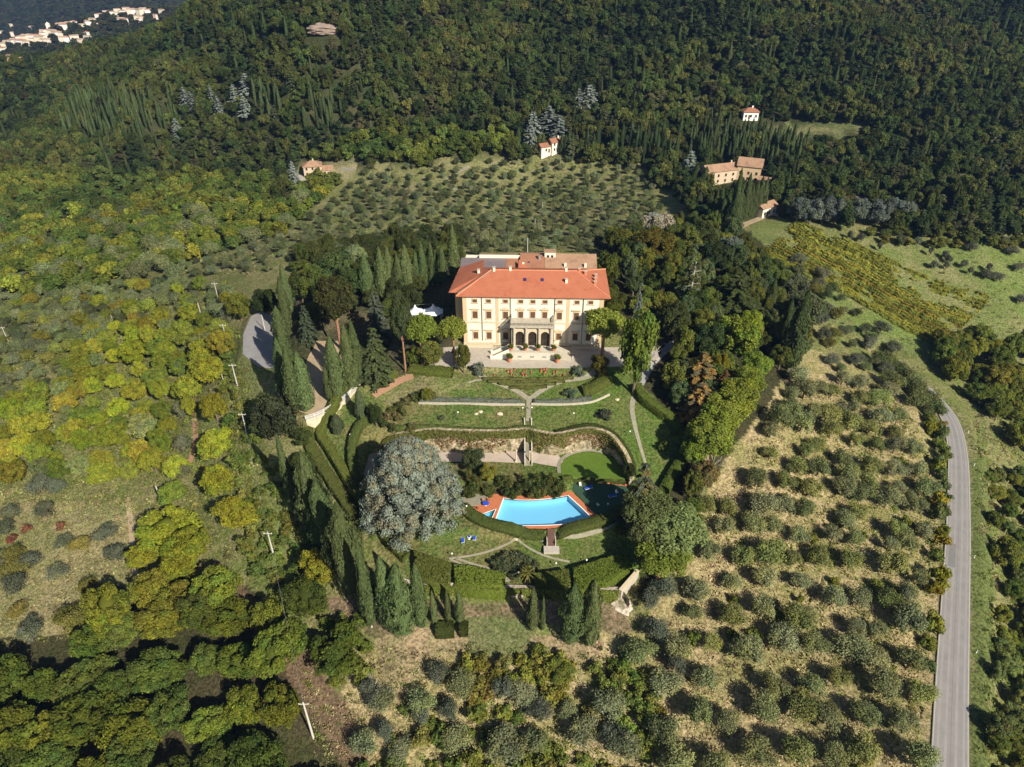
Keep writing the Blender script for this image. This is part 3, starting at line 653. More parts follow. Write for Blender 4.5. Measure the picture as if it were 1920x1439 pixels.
LM = [(1000,600,'the villa'),(1000,500,'the rear roofs'),(797,590,'the white marquee'),(1010,958,'the swimming pool'),(770,940,'the blue cedar'),(495,630,'the car park'),(446,572,'the round yellow tree'),(588,1350,'the bottom utility pole'),(503,1025,'the track pole'),
 (295,930,'the leaning pole'),(455,795,'the pole below the oak'),(405,548,'the olive slope pole'),(20,630,'the left edge pole'),(590,318,'the stone farmhouse'),(1040,270,'the cream hill house'),(1405,215,'the white cottage'),(1380,325,'the tan farm'),(1435,395,'the pale cottage'),
 (1590,395,'the blue grey firs'),(1520,245,'the high clearing'),(600,72,'the rocky outcrop'),(410,180,'the silver cedars'),(230,215,'the left cypress stand'),(1025,225,'the wide blue cedars'),(1105,180,'the pale silver trees'),(1430,440,'the meadow corner'),(1640,500,'the vineyard'),(1830,480,'the open meadow'),
 (1700,620,'the foot of the vineyard'),(1692,694,'the road top'),(1775,775,'the road bend'),(1797,1000,'the road shadow'),(1830,1225,'the roadside post'),(1780,1420,'the bottom of the road'),(1465,705,'the pink dirt patch'),(1478,620,'the biggest park cypress'),(1384,545,'the spreading cedar'),(1300,530,'the dead pine'),(1228,455,'the autumn gold tree'),(1384,628,'the yellow green park tree'),
 (1320,690,'the tan tipped cedars'),(1340,830,'the large bright pine'),(1240,1050,'the lower umbrella pine'),(1145,1135,'the rocky bank'),(1085,1150,'the shaggy front cypresses'),(840,1140,'the young front cypresses'),(757,1120,'the bottom cypress group'),(630,1215,'the large leafy tree'),(760,1240,'the bare dirt patch'),(930,1190,'the dry grass patch'),(1100,1210,'the lower dirt patch'),
 (1500,850,'the upper orchard middle'),(1620,960,'the orchard right of middle'),(1400,1020,'the orchard left side'),(1520,1100,'the orchard centre'),(1650,1180,'the orchard road side'),(1330,1200,'the lower left orchard'),(1500,1300,'the lower orchard middle'),(1400,1410,'the bottom edge of the orchard'),(1660,1400,'the lower right orchard corner'),
 (1000,1400,'the bottom centre'),(850,1380,'the bottom left of centre'),(700,1400,'the foot of the track'),(440,1110,'the dirt track bend'),(60,1050,'the red bushes'),(120,1130,'the straw clearing'),(20,1300,'the bottom left corner'),(200,1300,'the lower left wood middle'),(400,1300,'the lower wood centre'),(330,1400,'the bare branched tree'),
 (100,850,'the low left slope'),(250,820,'the yellow slope middle'),(200,680,'the yellow slope top'),(50,600,'the left edge olives'),(250,570,'the left shoulder'),(100,420,'the left valley edge'),(300,430,'the yellow valley trees'),(450,420,'the valley wood middle'),(480,490,'the small olive meadow'),(700,420,'the left olive terraces'),(870,340,'the pale bend of the lane'),(1000,380,'the field poles'),(1150,400,'the right olive terraces'),
 (850,470,'the tall cypress by the roof'),(700,500,'the cypress row by the villa'),(544,600,'the back park cypresses'),(558,720,'the yard cypresses'),(661,1030,'the massive cypress'),(598,920,'the pale loose cypress'),(1850,760,'the bank by the bend'),(1880,1000,'the bank below the road'),(1880,1300,'the lower right bank'),(1900,380,'the right forest edge'),(1750,360,'the forest above the firs'),(1650,300,'the right forest slope'),(1850,200,'the upper right forest'),(1250,200,'the slope above the hill cypresses'),(760,250,'the wood above the field')]
LMA = np.array([(a, b_) for a, b_, _ in LM], float)
def where(x, y, z, h=2.0):
    u, v, _ = proj(x, y, z+h); u, v = float(u), float(v); d = np.hypot(LMA[:, 0]-u, LMA[:, 1]-v); i = int(np.argmin(d)); dx, dy = u-LMA[i, 0], v-LMA[i, 1]; nm = LM[i][2]
    if d[i] < 16: return 'right at '+nm
    a = ('left of' if dx < 0 else 'right of') if abs(dx) > 2.2*abs(dy) else ('above' if dy < 0 else 'below') if abs(dy) > 2.2*abs(dx) else ('above and left of' if dx < 0 else 'above and right of') if dy < 0 else ('below and left of' if dx < 0 else 'below and right of')
    return ('just ' if d[i] < 45 else '' if d[i] < 90 else 'far ')+a+' '+nm
ORD = ['leftmost']+[w_+' from left' for w_ in 'second third fourth fifth sixth seventh eighth ninth tenth eleventh twelfth thirteenth fourteenth fifteenth sixteenth seventeenth eighteenth nineteenth twentieth'.split()]+['twenty-'+w_+' from left' for w_ in 'first second third fourth fifth sixth seventh eighth ninth'.split()]+['thirtieth from left']+['thirty-'+w_+' from left' for w_ in 'first second third fourth fifth sixth seventh eighth ninth'.split()]
def settle_labels():
    """things that would share a label are told apart by their order from the left"""
    by = {}
    for o in bpy.data.objects:
        if o.parent is None and o.get('label') and o.get('auto'): by.setdefault(o['label'], []).append(o)
    for lb, os_ in by.items():
        if len(os_) > 1:
            os_.sort(key=lambda o: float(proj(o.location[0], o.location[1], o.location[2])[0]))
            for i, o in enumerate(os_):
                w_ = ORD[i]+' ' if i < len(ORD) and i < len(os_)-1 else 'rightmost ' if i == len(os_)-1 else ''
                o['label'] = w_+lb if len((w_+lb).split()) <= 16 else (w_+lb).replace(' the ', ' ')
    for o in bpy.data.objects:
        if 'auto' in o: del o['auto']
# ------------------------------------------------------------------ uncountable cover: one object, instanced by geometry nodes
_fl = {}
def fixedleaf(c):
    if c not in _fl: _fl[c] = leafmat('leaf_cover_%d' % len(_fl), rnd=.42, huev=.03, col=c)
    return _fl[c]
def stuff(name, label, cat, meshes, pts, rot, scl, idx, colors):
    """pts n x 3, rot z angle n, scl n x 3, idx n into meshes; colors one rgb per mesh"""
    src = bpy.data.collections.new(name+'_source')
    for i, (m_, c) in enumerate(zip(meshes, colors)):
        o = bpy.data.objects.new('%s_piece_%03d' % (name, i), m_); src.objects.link(o); o.material_slots[0].link = 'OBJECT'; o.material_slots[0].material = fixedleaf(c)
    me = bpy.data.meshes.new(name); n = len(pts); me.vertices.add(n); me.vertices.foreach_set('co', np.asarray(pts, np.float32).ravel())
    a = me.attributes.new('rot', 'FLOAT_VECTOR', 'POINT'); q = np.zeros((n, 3), np.float32); q[:, 2] = rot; a.data.foreach_set('vector', q.ravel())
    a = me.attributes.new('scl', 'FLOAT_VECTOR', 'POINT'); a.data.foreach_set('vector', np.asarray(scl, np.float32).ravel())
    a = me.attributes.new('idx', 'INT', 'POINT'); a.data.foreach_set('value', np.asarray(idx, np.int32))
    o = link(name, me)
    g = bpy.data.node_groups.new(name+'_nodes', 'GeometryNodeTree')
    g.interface.new_socket('Geometry', in_out='INPUT', socket_type='NodeSocketGeometry'); g.interface.new_socket('Geometry', in_out='OUTPUT', socket_type='NodeSocketGeometry')
    gi = g.nodes.new('NodeGroupInput'); go = g.nodes.new('NodeGroupOutput')
    ci = g.nodes.new('GeometryNodeCollectionInfo'); ci.inputs[0].default_value = src; ci.inputs['Separate Children'].default_value = True; ci.inputs['Reset Children'].default_value = True
    ip = g.nodes.new('GeometryNodeInstanceOnPoints'); ip.inputs['Pick Instance'].default_value = True
    def na(nm, ty):
        x = g.nodes.new('GeometryNodeInputNamedAttribute'); x.data_type = ty; x.inputs[0].default_value = nm; return x.outputs[0]
    Lk = g.links
    Lk.new(gi.outputs[0], ip.inputs['Points']); Lk.new(ci.outputs[0], ip.inputs['Instance']); Lk.new(na('idx', 'INT'), ip.inputs['Instance Index'])
    er = g.nodes.new('FunctionNodeEulerToRotation'); Lk.new(na('rot', 'FLOAT_VECTOR'), er.inputs[0]); Lk.new(er.outputs[0], ip.inputs['Rotation'])
    Lk.new(na('scl', 'FLOAT_VECTOR'), ip.inputs['Scale']); Lk.new(ip.outputs[0], go.inputs[0])
    md = o.modifiers.new('scatter', 'NODES'); md.node_group = g
    return tag(o, label, cat, kind='stuff')
def grid_pts(x0, x1, y0, y1, sp, seed, jit=.38):
    r = np.random.default_rng(seed); gx = np.arange(x0, x1, sp); gy = np.arange(y0, y1, sp)
    X, Y = np.meshgrid(gx, gy); X = X+(np.arange(len(gy)) % 2)[:, None]*sp*.5
    X = X+r.uniform(-jit, jit, X.shape)*sp; Y = Y+r.uniform(-jit, jit, Y.shape)*sp
    return X.ravel(), Y.ravel()
def clear_of(x, y, extra=0.0):
    ok = np.ones(len(x), bool)
    for a, b, r in PLACED: ok &= np.hypot(x-a, y-b) > r+extra
    return ok

# ================================================================== LARGE STRUCTURE
def ribbon(name, pts, width, mt, lift=.06, step=1.0, kind='structure', parent=None, label=None, cat=None, wid2=None, across=3, useH=True, skirt=True):
    """a strip of paving laid on the ground along world points"""
    Pn = dens(np.array([p[:3] for p in pts], float), step); n = len(Pn)
    tg = np.gradient(Pn[:, :2], axis=0); tg /= np.linalg.norm(tg, axis=1)[:, None]+1e-9; nr = np.stack([-tg[:, 1], tg[:, 0]], 1)
    w_ = np.linspace(width, wid2 if wid2 else width, n)
    V = []; 
    for k in range(across+1):
        xy = Pn[:, :2]+nr*(w_*(k/across-.5))[:, None]
        z = (H(xy[:, 0], xy[:, 1])+lift) if useH else Pn[:, 2]+lift
        V.append(np.column_stack([xy, z]))
    if skirt:
        a = V[0].copy(); a[:, 2] -= .35; b = V[-1].copy(); b[:, 2] -= .35; V = [a]+V+[b]
    m = len(V); V = np.concatenate(V); fs = [(k*n+i, (k+1)*n+i, (k+1)*n+i+1, k*n+i+1) for k in range(m-1) for i in range(n-1)]
    o = link(name, mesh_np(name, V, np.array(fs)[:, ::-1], [mt]), parent)
    if parent is None: tag(o, label, cat, kind=kind)
    return o
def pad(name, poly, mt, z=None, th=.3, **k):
    b = MB(); b.prism([(p[0], p[1]) for p in poly][::1], z-th, z); o = b.build(name, mt); return tag(o, None, kind='structure')

# road with white edge lines
rm = plain('asphalt', (.245, .23, .225), var=.12, scale=.35, bump=.15, bscale=10, rough=.9)
ribbon('road', RW[::-1], 6.5, rm, .0, 2.0, useH=False, across=4, wid2=4.6)
WT_ = dens(RW[::-1], 2.0); tg = np.gradient(WT_[:, :2], axis=0); tg /= np.linalg.norm(tg, axis=1)[:, None]; nr = np.stack([-tg[:, 1], tg[:, 0]], 1); worn = plain('worn_asphalt', (.28, .265, .26), var=.1, scale=.3); patch = plain('patched_asphalt', (.19, .18, .18), var=.1, scale=.6)
for s, w_, m_ in ((-2.3, .45, worn), (-.95, .5, worn), (.85, .5, worn), (2.2, .45, worn), (-.05, .12, patch)):
    q = WT_.copy(); q[:, :2] += nr*(s*np.linspace(1, .7, len(q)))[:, None]; ribbon('road_wear', q, w_, m_, .004, 2.0, useH=False, across=1, skirt=False, wid2=w_*.7)
for a, b_, s in ((38, 42, 1.2),):
    q = WT_[a:b_+1].copy(); q[:, :2] += nr[a:b_+1]*s; ribbon('road_patch', q, 1.5, patch, .008, 2.0, useH=False, across=1, skirt=False)
rdn = dens(RW[::-1], 2.0); tg = np.gradient(rdn[:, :2], axis=0); tg /= np.linalg.norm(tg, axis=1)[:, None]; nr = np.stack([-tg[:, 1], tg[:, 0]], 1)
for s in (-1, 1):
    q = rdn.copy(); q[:, :2] += nr*s*np.linspace(3.05, 2.12, len(rdn))[:, None]
    ribbon('road_edge_line', q, .12, M['concrete'], .006, 2.0, useH=False, across=1, skirt=False)
# light gravel surfaces
pad('forecourt', W([(803,690),(884,687),(960,690.5),(1060,690.5),(1164,687),(1236,672),(1230,650),(1130,652),(870,649),(800,655)], 0), M['gravel'], .05)
pad('car_park', W([(470,594),(490,585),(536,588),(542,640),(528,694),(484,688),(455,664),(456,628)], -5.2), M['gravel_grey'], -5.15)
pad('terrace_yard', W([(594,782),(646,746),(662,727),(668,700),(640,640),(590,640),(566,700),(556,770)], -2.3), M['dirt'], -2.25)
ribbon('garden_path', W([(885,703),(900,712),(925,720),(958,728),(980,736),(992,743)], -2.5), 1.3, M['path'])
ribbon('garden_path', W([(1122,702),(1100,711),(1060,716),(1030,724),(1008,734),(992,743)], -2.5), 1.3, M['path'])
ribbon('garden_path', [P(992,744),P(991,757),P(991,775),P(990,790)], 1.1, M['path'], .09)
ribbon('garden_path', [P(1300,622),P(1270,640),P(1243,658),P(1222,680),P(1207,708),P(1192,736)], 2.6, M['gravel_grey'], wid2=1.8)
ribbon('garden_path', [P(1192,738),P(1185,762),P(1190,797),P(1199,832),P(1208,862),P(1214,885)], 1.4, M['path'], wid2=.6)
ribbon('garden_path', [P(878,718),P(905,712),P(985,711),P(1060,710)], .5, M['path'])
ribbon('garden_path', [P(700,742),P(725,728),P(750,714),P(775,705)], 2.0, M['pathred'])
for pts in ([(842,1048),(885,1042),(920,1033),(948,1022),(965,1012)], [(970,1012),(990,1027),(1015,1040),(1040,1048),(1068,1054)], [(855,1047),(880,1056),(905,1063),(926,1069)], [(845,1050),(872,1061),(898,1069)],
            [(1040,1005),(1075,1007),(1105,1001),(1140,990),(1165,972)]):
    ribbon('garden_path', [P(*p) for p in pts], .45, M['path'], .07)
ribbon('garden_path', [P(945,1093),P(958,1076),P(952,1092)][::-1], .6, M['path'])
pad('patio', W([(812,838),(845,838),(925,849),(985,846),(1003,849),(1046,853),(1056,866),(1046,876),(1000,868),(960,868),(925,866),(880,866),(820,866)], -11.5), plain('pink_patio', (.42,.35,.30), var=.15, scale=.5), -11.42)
pad('patio', W([(690,843),(722,842),(740,862),(735,880),(690,905),(682,890)], -11.5), plain('patio_painted_shade', (.30,.25,.22), var=.15, scale=.5), -11.42)  # pink paving colour darkened, with the shade put into the base colour
pad('patio', W([(866,920),(920,925),(900,945),(868,950)], -12.6), M['path'], -12.85, th=.5)
# oval bright lawn with its stone kerb
OV = [(1053,889),(1051,872),(1060,860),(1078,852),(1100,848),(1125,851),(1150,860),(1168,876),(1176,893),(1172,898),(1110,895),(1060,892)]
pad('oval_lawn', W(OV, -11.4), plain('bright_turf', (.09, .15, .018), var=.15, scale=1.2, bump=.3), -11.38)
ribbon('lawn_kerb', W([(1049,888),(1048,870),(1058,857),(1078,848),(1100,844),(1127,847),(1153,856),(1172,873),(1181,892)], -11.4), .9, M['path'], .12, useH=True)
# green court beside the pool
pad('court', COURTW, M['courtgreen'], -12.98, th=.3)
ribbon('court_kerb', W([(1077,905),(1120,904),(1178,911)], -12.9), .45, M['terracotta'], .25)

# ------------------------------------------------------------------ walls
def wallobj(name, top, zb, th, mt, label, cat='wall', rough=0.0, capm=None, step=1.2, coph=.18, group=None, bury=1.0):
    """a wall along world points (x, y, ztop) down to zb (number or function)"""
    Pn = dens(np.array(top, float), step); n = len(Pn)
    tg = np.gradient(Pn[:, :2], axis=0); tg /= np.linalg.norm(tg, axis=1)[:, None]+1e-9; nr = np.stack([-tg[:, 1], tg[:, 0]], 1)
    zbv = np.array([zb(p[0], p[1]) if callable(zb) else zb for p in Pn])-bury
    rows = 7 if rough else 2; V = []; r = np.random.default_rng(len(name)+n)
    for s in (-1, 1):
        for k in range(rows):
            f = k/(rows-1); z = zbv+(Pn[:, 2]-zbv)*f; off = th/2*(1+.25*(1-f))+(r.normal(0, rough, n) if rough and 0 < k < rows-1 else 0)
            V.append(np.column_stack([Pn[:, :2]+nr*(s*off)[:, None] if np.ndim(off) else Pn[:, :2]+nr*s*off, z]))
    m = 2*rows; V = np.concatenate(V); fs = []
    for sdx, base in ((0, 0), (1, rows)):
        for k in range(rows-1):
            for i in range(n-1):
                q = ((base+k)*n+i, (base+k)*n+i+1, (base+k+1)*n+i+1, (base+k+1)*n+i); fs.append(q if sdx == 0 else q[::-1])
    for i in range(n-1): fs.append(((rows-1)*n+i, (rows-1)*n+i+1, (2*rows-1)*n+i+1, (2*rows-1)*n+i))
    for e in (0, n-1):
        fs.append(tuple([k*n+e for k in range(rows)]+[(rows+k)*n+e for k in range(rows-1, -1, -1)]))
    if capm is None:
        o = link(name, mesh_np(name, V, fs, [mt])); return tag(o, label, cat, group)
    root = empty(name, tuple(map(float, (Pn[n//2, 0], Pn[n//2, 1], zbv[n//2]+bury))), 0, label, cat, group)
    V = V-np.array(root.location); link('masonry', mesh_np('masonry', V, fs, [mt]), root)
    C = []
    for s, dz in ((-1, 0), (-1, 1), (1, 1), (1, 0)):
        C.append(np.column_stack([Pn[:, :2]+nr*s*(th/2+.1), Pn[:, 2]+.003+dz*coph])-np.array(root.location))
    C = np.concatenate(C); fs = [(a*n+i, a*n+i+1, b*n+i+1, b*n+i) for a, b in ((0, 1), (1, 2), (2, 3), (3, 0)) for i in range(n-1)]+[(0, n, 2*n, 3*n), (n-1, 4*n-1, 3*n-1, 2*n-1)]
    link('coping', mesh_np('coping', C, fs, [capm]), root); return root
ivyc = []                                              # climbing plants collect here: (point, normal, size)
# the tall curved retaining wall below the upper lawns
topz = lambda i: [-8.5,-6.5,-5.0,-4.9,-4.9,-4.9,-4.9,-4.9,-5.0,-5.0,-5.4,-6.8,-8.2,-9.4][i]
RT = [(p[0], p[1], topz(i)) for i, p in enumerate(ARCW)]
wallobj('retaining_wall', RT, -11.5, 1.0, M['rubble'], 'tall curved rubble retaining wall half covered by ivy behind the sunken garden', rough=.22, step=.8)
FT = [(FRONTW[0][0]-2, FRONTW[0][1]+1, -16.4)]+[(p[0], p[1], -16.6) for p in FRONTW[:4]]
zout = lambda x, y: float(H(x, y-2.2))
wallobj('boundary_wall', FT, lambda x, y: float(H(x, y-2.5)), .9, M['rock'], 'pale crumbling stone wall below the hedge blocks at the foot of the garden', rough=.3, step=.8)
a1, a2 = at_z(1196,1070,-16.2), at_z(1163,1108,-16.4)
wallobj('capped_wall', [a1, ((a1[0]+a2[0])/2, (a1[1]+a2[1])/2, -16.3), a2], lambda x, y: -19, .6, M['stone'], 'short grey capped wall closing the right corner of the garden', capm=M['sand'])
a1, a2, a3 = at_z(1163,1109,-17.5), at_z(1150,1130,-20), at_z(1138,1160,-21.5)
wallobj('rubble_bank', [(a1[0]+1, a1[1]-1, -17.2), (a2[0]+2, a2[1]-.5, -19), (a3[0]+3, a3[1], -20.9)], lambda x, y: float(H(x, y)), 3.0, M['rock'], 'pale rocky bank falling from the right corner of the garden wall', rough=.5, step=.8)
LW = W([(573,787),(590,782),(607,774),(625,764),(643,751),(657,738),(668,727)], -2.0)
bal = wallobj('balustrade_wall', LW, lambda x, y: -6.5, .6, M['wallcream'], 'cream wall with white railing along the cypress yard left of the garden', capm=M['concrete'])
rb = MB(); o0 = np.array(bal.location); LD = dens(np.array(LW), 1.6)
for i in range(len(LD)-1):
    a = LD[i]-o0; b_ = LD[i+1]-o0; rb.cone((a[0], a[1], a[2]+.1), (a[0], a[1], a[2]+1.05), .06, .06, 5)
    for hz in (.45, .75, 1.05): rb.cone((a[0], a[1], a[2]+hz), (b_[0], b_[1], b_[2]+hz), .05, .05, 5)
rb.build('railing', M['white'], bal)
for i in range(2, len(LD)-2, 2):
    pass
lowz = lambda p, dz: (p[0], p[1], float(H(p[0], p[1]))+dz)
wallobj('low_wall', [lowz(P(u, v), .45) for u, v in ((785,757),(830,758),(900,759),(950,760),(984,760))], lambda x, y: float(H(x, y)), .35, M['stone'], 'thin pale edging wall under the lavender left of the stone steps', step=1)
wallobj('low_wall', [lowz(P(u, v), .45) for u, v in ((996,759),(1040,760),(1075,759),(1110,755),(1143,741))], lambda x, y: float(H(x, y)), .35, M['stone'], 'thin pale edging wall under the lavender right of the stone steps', step=1)

# stairs from the upper lawn down the retaining wall and two stone posts
def garden_steps():
    a = P(990, 792); b = at_z(991, 858, -11.4); r = empty('garden_steps', (a[0], (a[1]+b[1])/2-1, -11.4), 0, 'narrow stone steps dropping through the retaining wall on the garden axis', 'steps')
    m = MB(); n = 24; z0 = a[2]+.1; L = a[1]-b[1]+3.5
    for i in range(n):
        t = i/n; y1 = (a[1]+.5)-L*t-(r.location[1]); m.box(-.7, .7, y1-L/n*1.02, y1, -1.2, (z0-(z0+11.4)*(i+1)/n)+11.4)
    m.build('treads', M['path'], r)
    for s in (-1, 1):
        c = MB(); ys = [(a[1]+.5)-r.location[1], (a[1]+.5)-L-r.location[1]]; x0, x1 = (s*.72, s*1.0) if s > 0 else (-1.0, -.72)
        c.add([(x0, ys[0], -1), (x1, ys[0], -1), (x1, ys[1], -1), (x0, ys[1], -1), (x0, ys[0], z0+12.3), (x1, ys[0], z0+12.3), (x1, ys[1], .9), (x0, ys[1], .9)],
              [(0,1,2,3),(7,6,5,4),(0,4,5,1),(1,5,6,2),(2,6,7,3),(3,7,4,0)]); c.build('parapet', M['stone'], r)
garden_steps()
for (u, v, l) in ((968, 866, 'left'), (993, 868, 'right')):
    x, y, z = at_z(u, v, -11.4); m = empty('stone_pillar', (x, y, z), 0, 'slim pale stone pillar at the %s of the foot of the garden steps' % l, 'pillar', 'stone pillars at the steps')
    MB().box(-.28, .28, -.28, .28, 0, .5).build('base', M['sand'], m); MB().cone((0, 0, .5), (0, 0, 3.4), .2, .15, 8).build('shaft', M['sand'], m)
    MB().lathe([(.05, 3.4), (.26, 3.42), (.26, 3.6), (.1, 3.75)], 8).build('cap', M['sand'], m)

# ------------------------------------------------------------------ hedges
def hedge(pts, wd, ht, label, col=(.085, .11, .03), name='hedge', group=None, dens_=44, size=.26, lumpy=.12, zoff=0, cat='hedge'):
    Pn = dens(np.array([p[:3] for p in pts], float), .8); n = len(Pn); r = np.random.default_rng(n*7+int(wd*10))
    tg = np.gradient(Pn[:, :2], axis=0); tg /= np.linalg.norm(tg, axis=1)[:, None]+1e-9; nr = np.stack([-tg[:, 1], tg[:, 0]], 1)
    prof = [(-.5, 0), (-.52, .5), (-.46, .93), (-.2, 1.02), (.2, 1.02), (.46, .93), (.52, .5), (.5, 0)]
    V = []
    for a, b in prof:
        xy = Pn[:, :2]+nr*(a*wd); z = H(Pn[:, 0], Pn[:, 1])+zoff
        zz = z-.35 if b == 0 else z+ht*b+r.normal(0, lumpy*.5, n)
        V.append(np.column_stack([xy+r.normal(0, lumpy*.4, (n, 2)), zz]))
    m = len(prof); G = np.stack(V); fs = [(k*n+i, k*n+i+1, (k+1)*n+i+1, (k+1)*n+i) for k in range(m-1) for i in range(n-1)]
    c = Crown(n+3); base = G.reshape(-1, 3); c.V.append(base); c.T.append(np.ones((len(base), 3))*.85); c.F4.append(np.array(fs)); c.n = len(base)
    ends = []
    for e in (0, n-1):
        for k in range(m//2-1): ends.append([k*n+e, (k+1)*n+e, (m-2-k)*n+e, (m-1-k)*n+e])
    c.F4.append(np.array(ends))
    tot = int(dens_*n*.8*(wd+2*ht)/2); ki = r.integers(0, m-1, tot); ii = r.integers(0, n-1, tot); fa = r.random((tot, 1)); fb = r.random((tot, 1))
    p = (G[ki, ii]*(1-fa)+G[ki, ii+1]*fa)*(1-fb)+(G[ki+1, ii]*(1-fa)+G[ki+1, ii+1]*fa)*fb
    nn = np.cross(G[ki, ii+1]-G[ki, ii], G[ki+1, ii]-G[ki, ii]); nn = unit(-nn); cen = np.column_stack([Pn[ii, :2], p[:, 2]-.1]); sg = np.sign(((p-cen)*nn).sum(1, keepdims=True)); nn = nn*np.where(sg == 0, 1, sg)
    c.leaves(p+nn*.04, nn, size, np.ones(3), flat=.5, tv=.18)
    me = c.mesh(name, M['leaf']); loc = Pn[n//2].copy(); loc[2] = float(H(loc[0], loc[1]))
    cc = np.empty(len(me.vertices)*3, np.float32); me.vertices.foreach_get('co', cc); cc = cc.reshape(-1, 3)-loc.astype(np.float32); me.vertices.foreach_set('co', cc.ravel()); me.update()
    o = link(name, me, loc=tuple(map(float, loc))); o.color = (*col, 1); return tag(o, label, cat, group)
def hedge_block(poly, ht, label, col=(.085, .125, .02), size=.3, zadd=0.0, name='hedge'):
    """a clipped block with a given plan; poly in photo pixels of its top"""
    r = np.random.default_rng(len(poly)*13+int(poly[0][0])); w0 = [at_z(u, v, -17.0+ht+zadd) for u, v in poly]; pl = np.array([p[:2] for p in w0])
    x0, y0 = pl.min(0); x1, y1 = pl.max(0); c = Crown(int(poly[0][0])); zb = [float(H(p[0], p[1])) for p in w0]; zt = [max(zb)+ht]*len(zb)
    n = len(pl); zt = [z+ht for z in zb]
    V = [(p[0], p[1], z-.3) for p, z in zip(pl, zb)]+[(p[0], p[1], z) for p, z in zip(pl, zt)]
    c.V.append(np.array(V)); c.T.append(np.ones((2*n, 3))*.85); f3 = []
    cx = np.mean(V[n:], 0); c.V.append(cx[None]); c.T.append(np.ones((1, 3))*.85)
    f3 += [(n+i, n+(i+1) % n, 2*n) for i in range(n)]; f4 = [(i, (i+1) % n, n+(i+1) % n, n+i) for i in range(n)]
    c.F3.append(np.array(f3)); c.F4.append(np.array(f4)); c.n = 2*n+1
    ar = (x1-x0)*(y1-y0); k = int(ar*34); px = r.uniform(x0, x1, k); py = r.uniform(y0, y1, k); ins = inside(px, py, pl); px, py = px[ins], py[ins]
    pz = H(px, py)+ht+.03
    # top height interpolated from the fan
    c.leaves(np.column_stack([px, py, np.minimum(pz, 99)]), np.tile([0, 0, 1.0], (len(px), 1)), size, np.ones(3), flat=.45, tv=.2)
    for i in range(n):
        a = np.array(V[n+i]); b = np.array(V[n+(i+1) % n]); L = np.linalg.norm(b-a); q = int(L*ht*22); t = r.random((q, 1)); hh = r.random((q, 1))
        p = a+(b-a)*t; p[:, 2:] -= hh*ht; out = np.array([b[1]-a[1], a[0]-b[0], 0]); out = out/np.linalg.norm(out); 
        if ((a[:2]+b[:2])/2-pl.mean(0)) @ out[:2] < 0: out = -out
        c.leaves(p, np.tile(out, (q, 1)), size, np.ones(3), flat=.45)
    me = c.mesh(name, M['leaf']); loc = (float(cx[0]), float(cx[1]), float(H(cx[0], cx[1])))
    cc = np.empty(len(me.vertices)*3, np.float32); me.vertices.foreach_get('co', cc); cc = cc.reshape(-1, 3)-np.array(loc, np.float32); me.vertices.foreach_set('co', cc.ravel()); me.update()
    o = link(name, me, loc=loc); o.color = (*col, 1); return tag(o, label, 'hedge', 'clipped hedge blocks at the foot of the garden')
pp = lambda *a: [P(u, v) for u, v in a]
HG = (.10, .125, .03)
hedge(pp((655,722),(628,762),(608,796),(602,820),(621,850),(652,902),(688,960),(722,1010),(762,1050)), 2.2, 2.0, 'long clipped hedge kinked like an elbow below the cream balustrade wall', HG)
hedge(pp((577,808),(583,838),(607,880),(640,930),(668,972)), 2.6, 1.2, 'low sloping hedge on the outer left rim of the garden', (.11,.125,.035), lumpy=.2)
hedge(pp((700,784),(676,803),(663,832),(661,868),(671,905),(690,938)), 2.0, 1.9, 'curved hedge hugging the left side of the sunken garden', (.085,.10,.028))
hedge(W([(868,960),(895,981),(935,995),(985,1002),(1020,1003)], -14.0), 2.7, .95, 'curved hedge under the pool left of its little stairs', (.085,.10,.028), zoff=.3)
hedge(W([(1046,1002.5),(1075,998),(1110,990),(1145,977),(1166,962)], -14.0), 2.7, .95, 'curved hedge under the pool right of its little stairs', (.08,.095,.026), zoff=.3)
hedge(pp((1194,733),(1204,752),(1233,775),(1256,791),(1274,816)), 2.4, 2.4, 'clipped hedge bending beside the right hand path below the tan cedars', (.12,.145,.03))
hedge(pp((1287,838),(1281,862),(1262,895),(1244,927)), 2.4, 2.4, 'straight bright topped hedge right of the dark lower lawn', (.12,.145,.03))
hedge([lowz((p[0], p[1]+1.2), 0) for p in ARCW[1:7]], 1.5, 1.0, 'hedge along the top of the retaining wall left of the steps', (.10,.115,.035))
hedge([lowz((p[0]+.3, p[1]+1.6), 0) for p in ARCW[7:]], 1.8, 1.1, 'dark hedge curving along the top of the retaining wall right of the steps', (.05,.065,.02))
hedge(pp((1092,738),(1118,728),(1142,713)), 3.0, 1.6, 'thick clipped hedge right of the rose beds', (.10,.125,.03))
hedge(pp((768,692),(810,697),(850,701)), 3.4, 1.1, 'wide low hedge between the stone pines and the upper lawn', (.11,.135,.03))
hedge(pp((700,722),(722,712),(742,700)), 2.6, 1.3, 'green bank hedge below the broad dark conifer', (.10,.125,.03))
hedge(pp((1054,899),(1090,901),(1130,903),(1172,906)), 1.0, .7, 'thin hedge between the oval lawn and the green court', (.09,.11,.03))
hedge(pp((788,752),(840,752),(900,753),(950,754),(980,755)), 1.3, .7, 'grey lavender row left of the stone path', (.15,.165,.13), name='lavender_row', cat='lavender', lumpy=.3)
hedge(pp((1000,754),(1040,755),(1075,753),(1108,748)), 1.3, .7, 'grey lavender row right of the stone path', (.15,.165,.13), name='lavender_row', cat='lavender', lumpy=.3)
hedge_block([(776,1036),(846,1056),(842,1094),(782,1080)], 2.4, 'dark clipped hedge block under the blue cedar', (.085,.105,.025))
hedge_block([(852,1058),(905,1064),(947,1074),(946,1099),(852,1093)], 2.4, 'sunlit trapezoid hedge block left of the palm', (.12,.15,.025))  # leaf colour lightened to carry the sun on this block
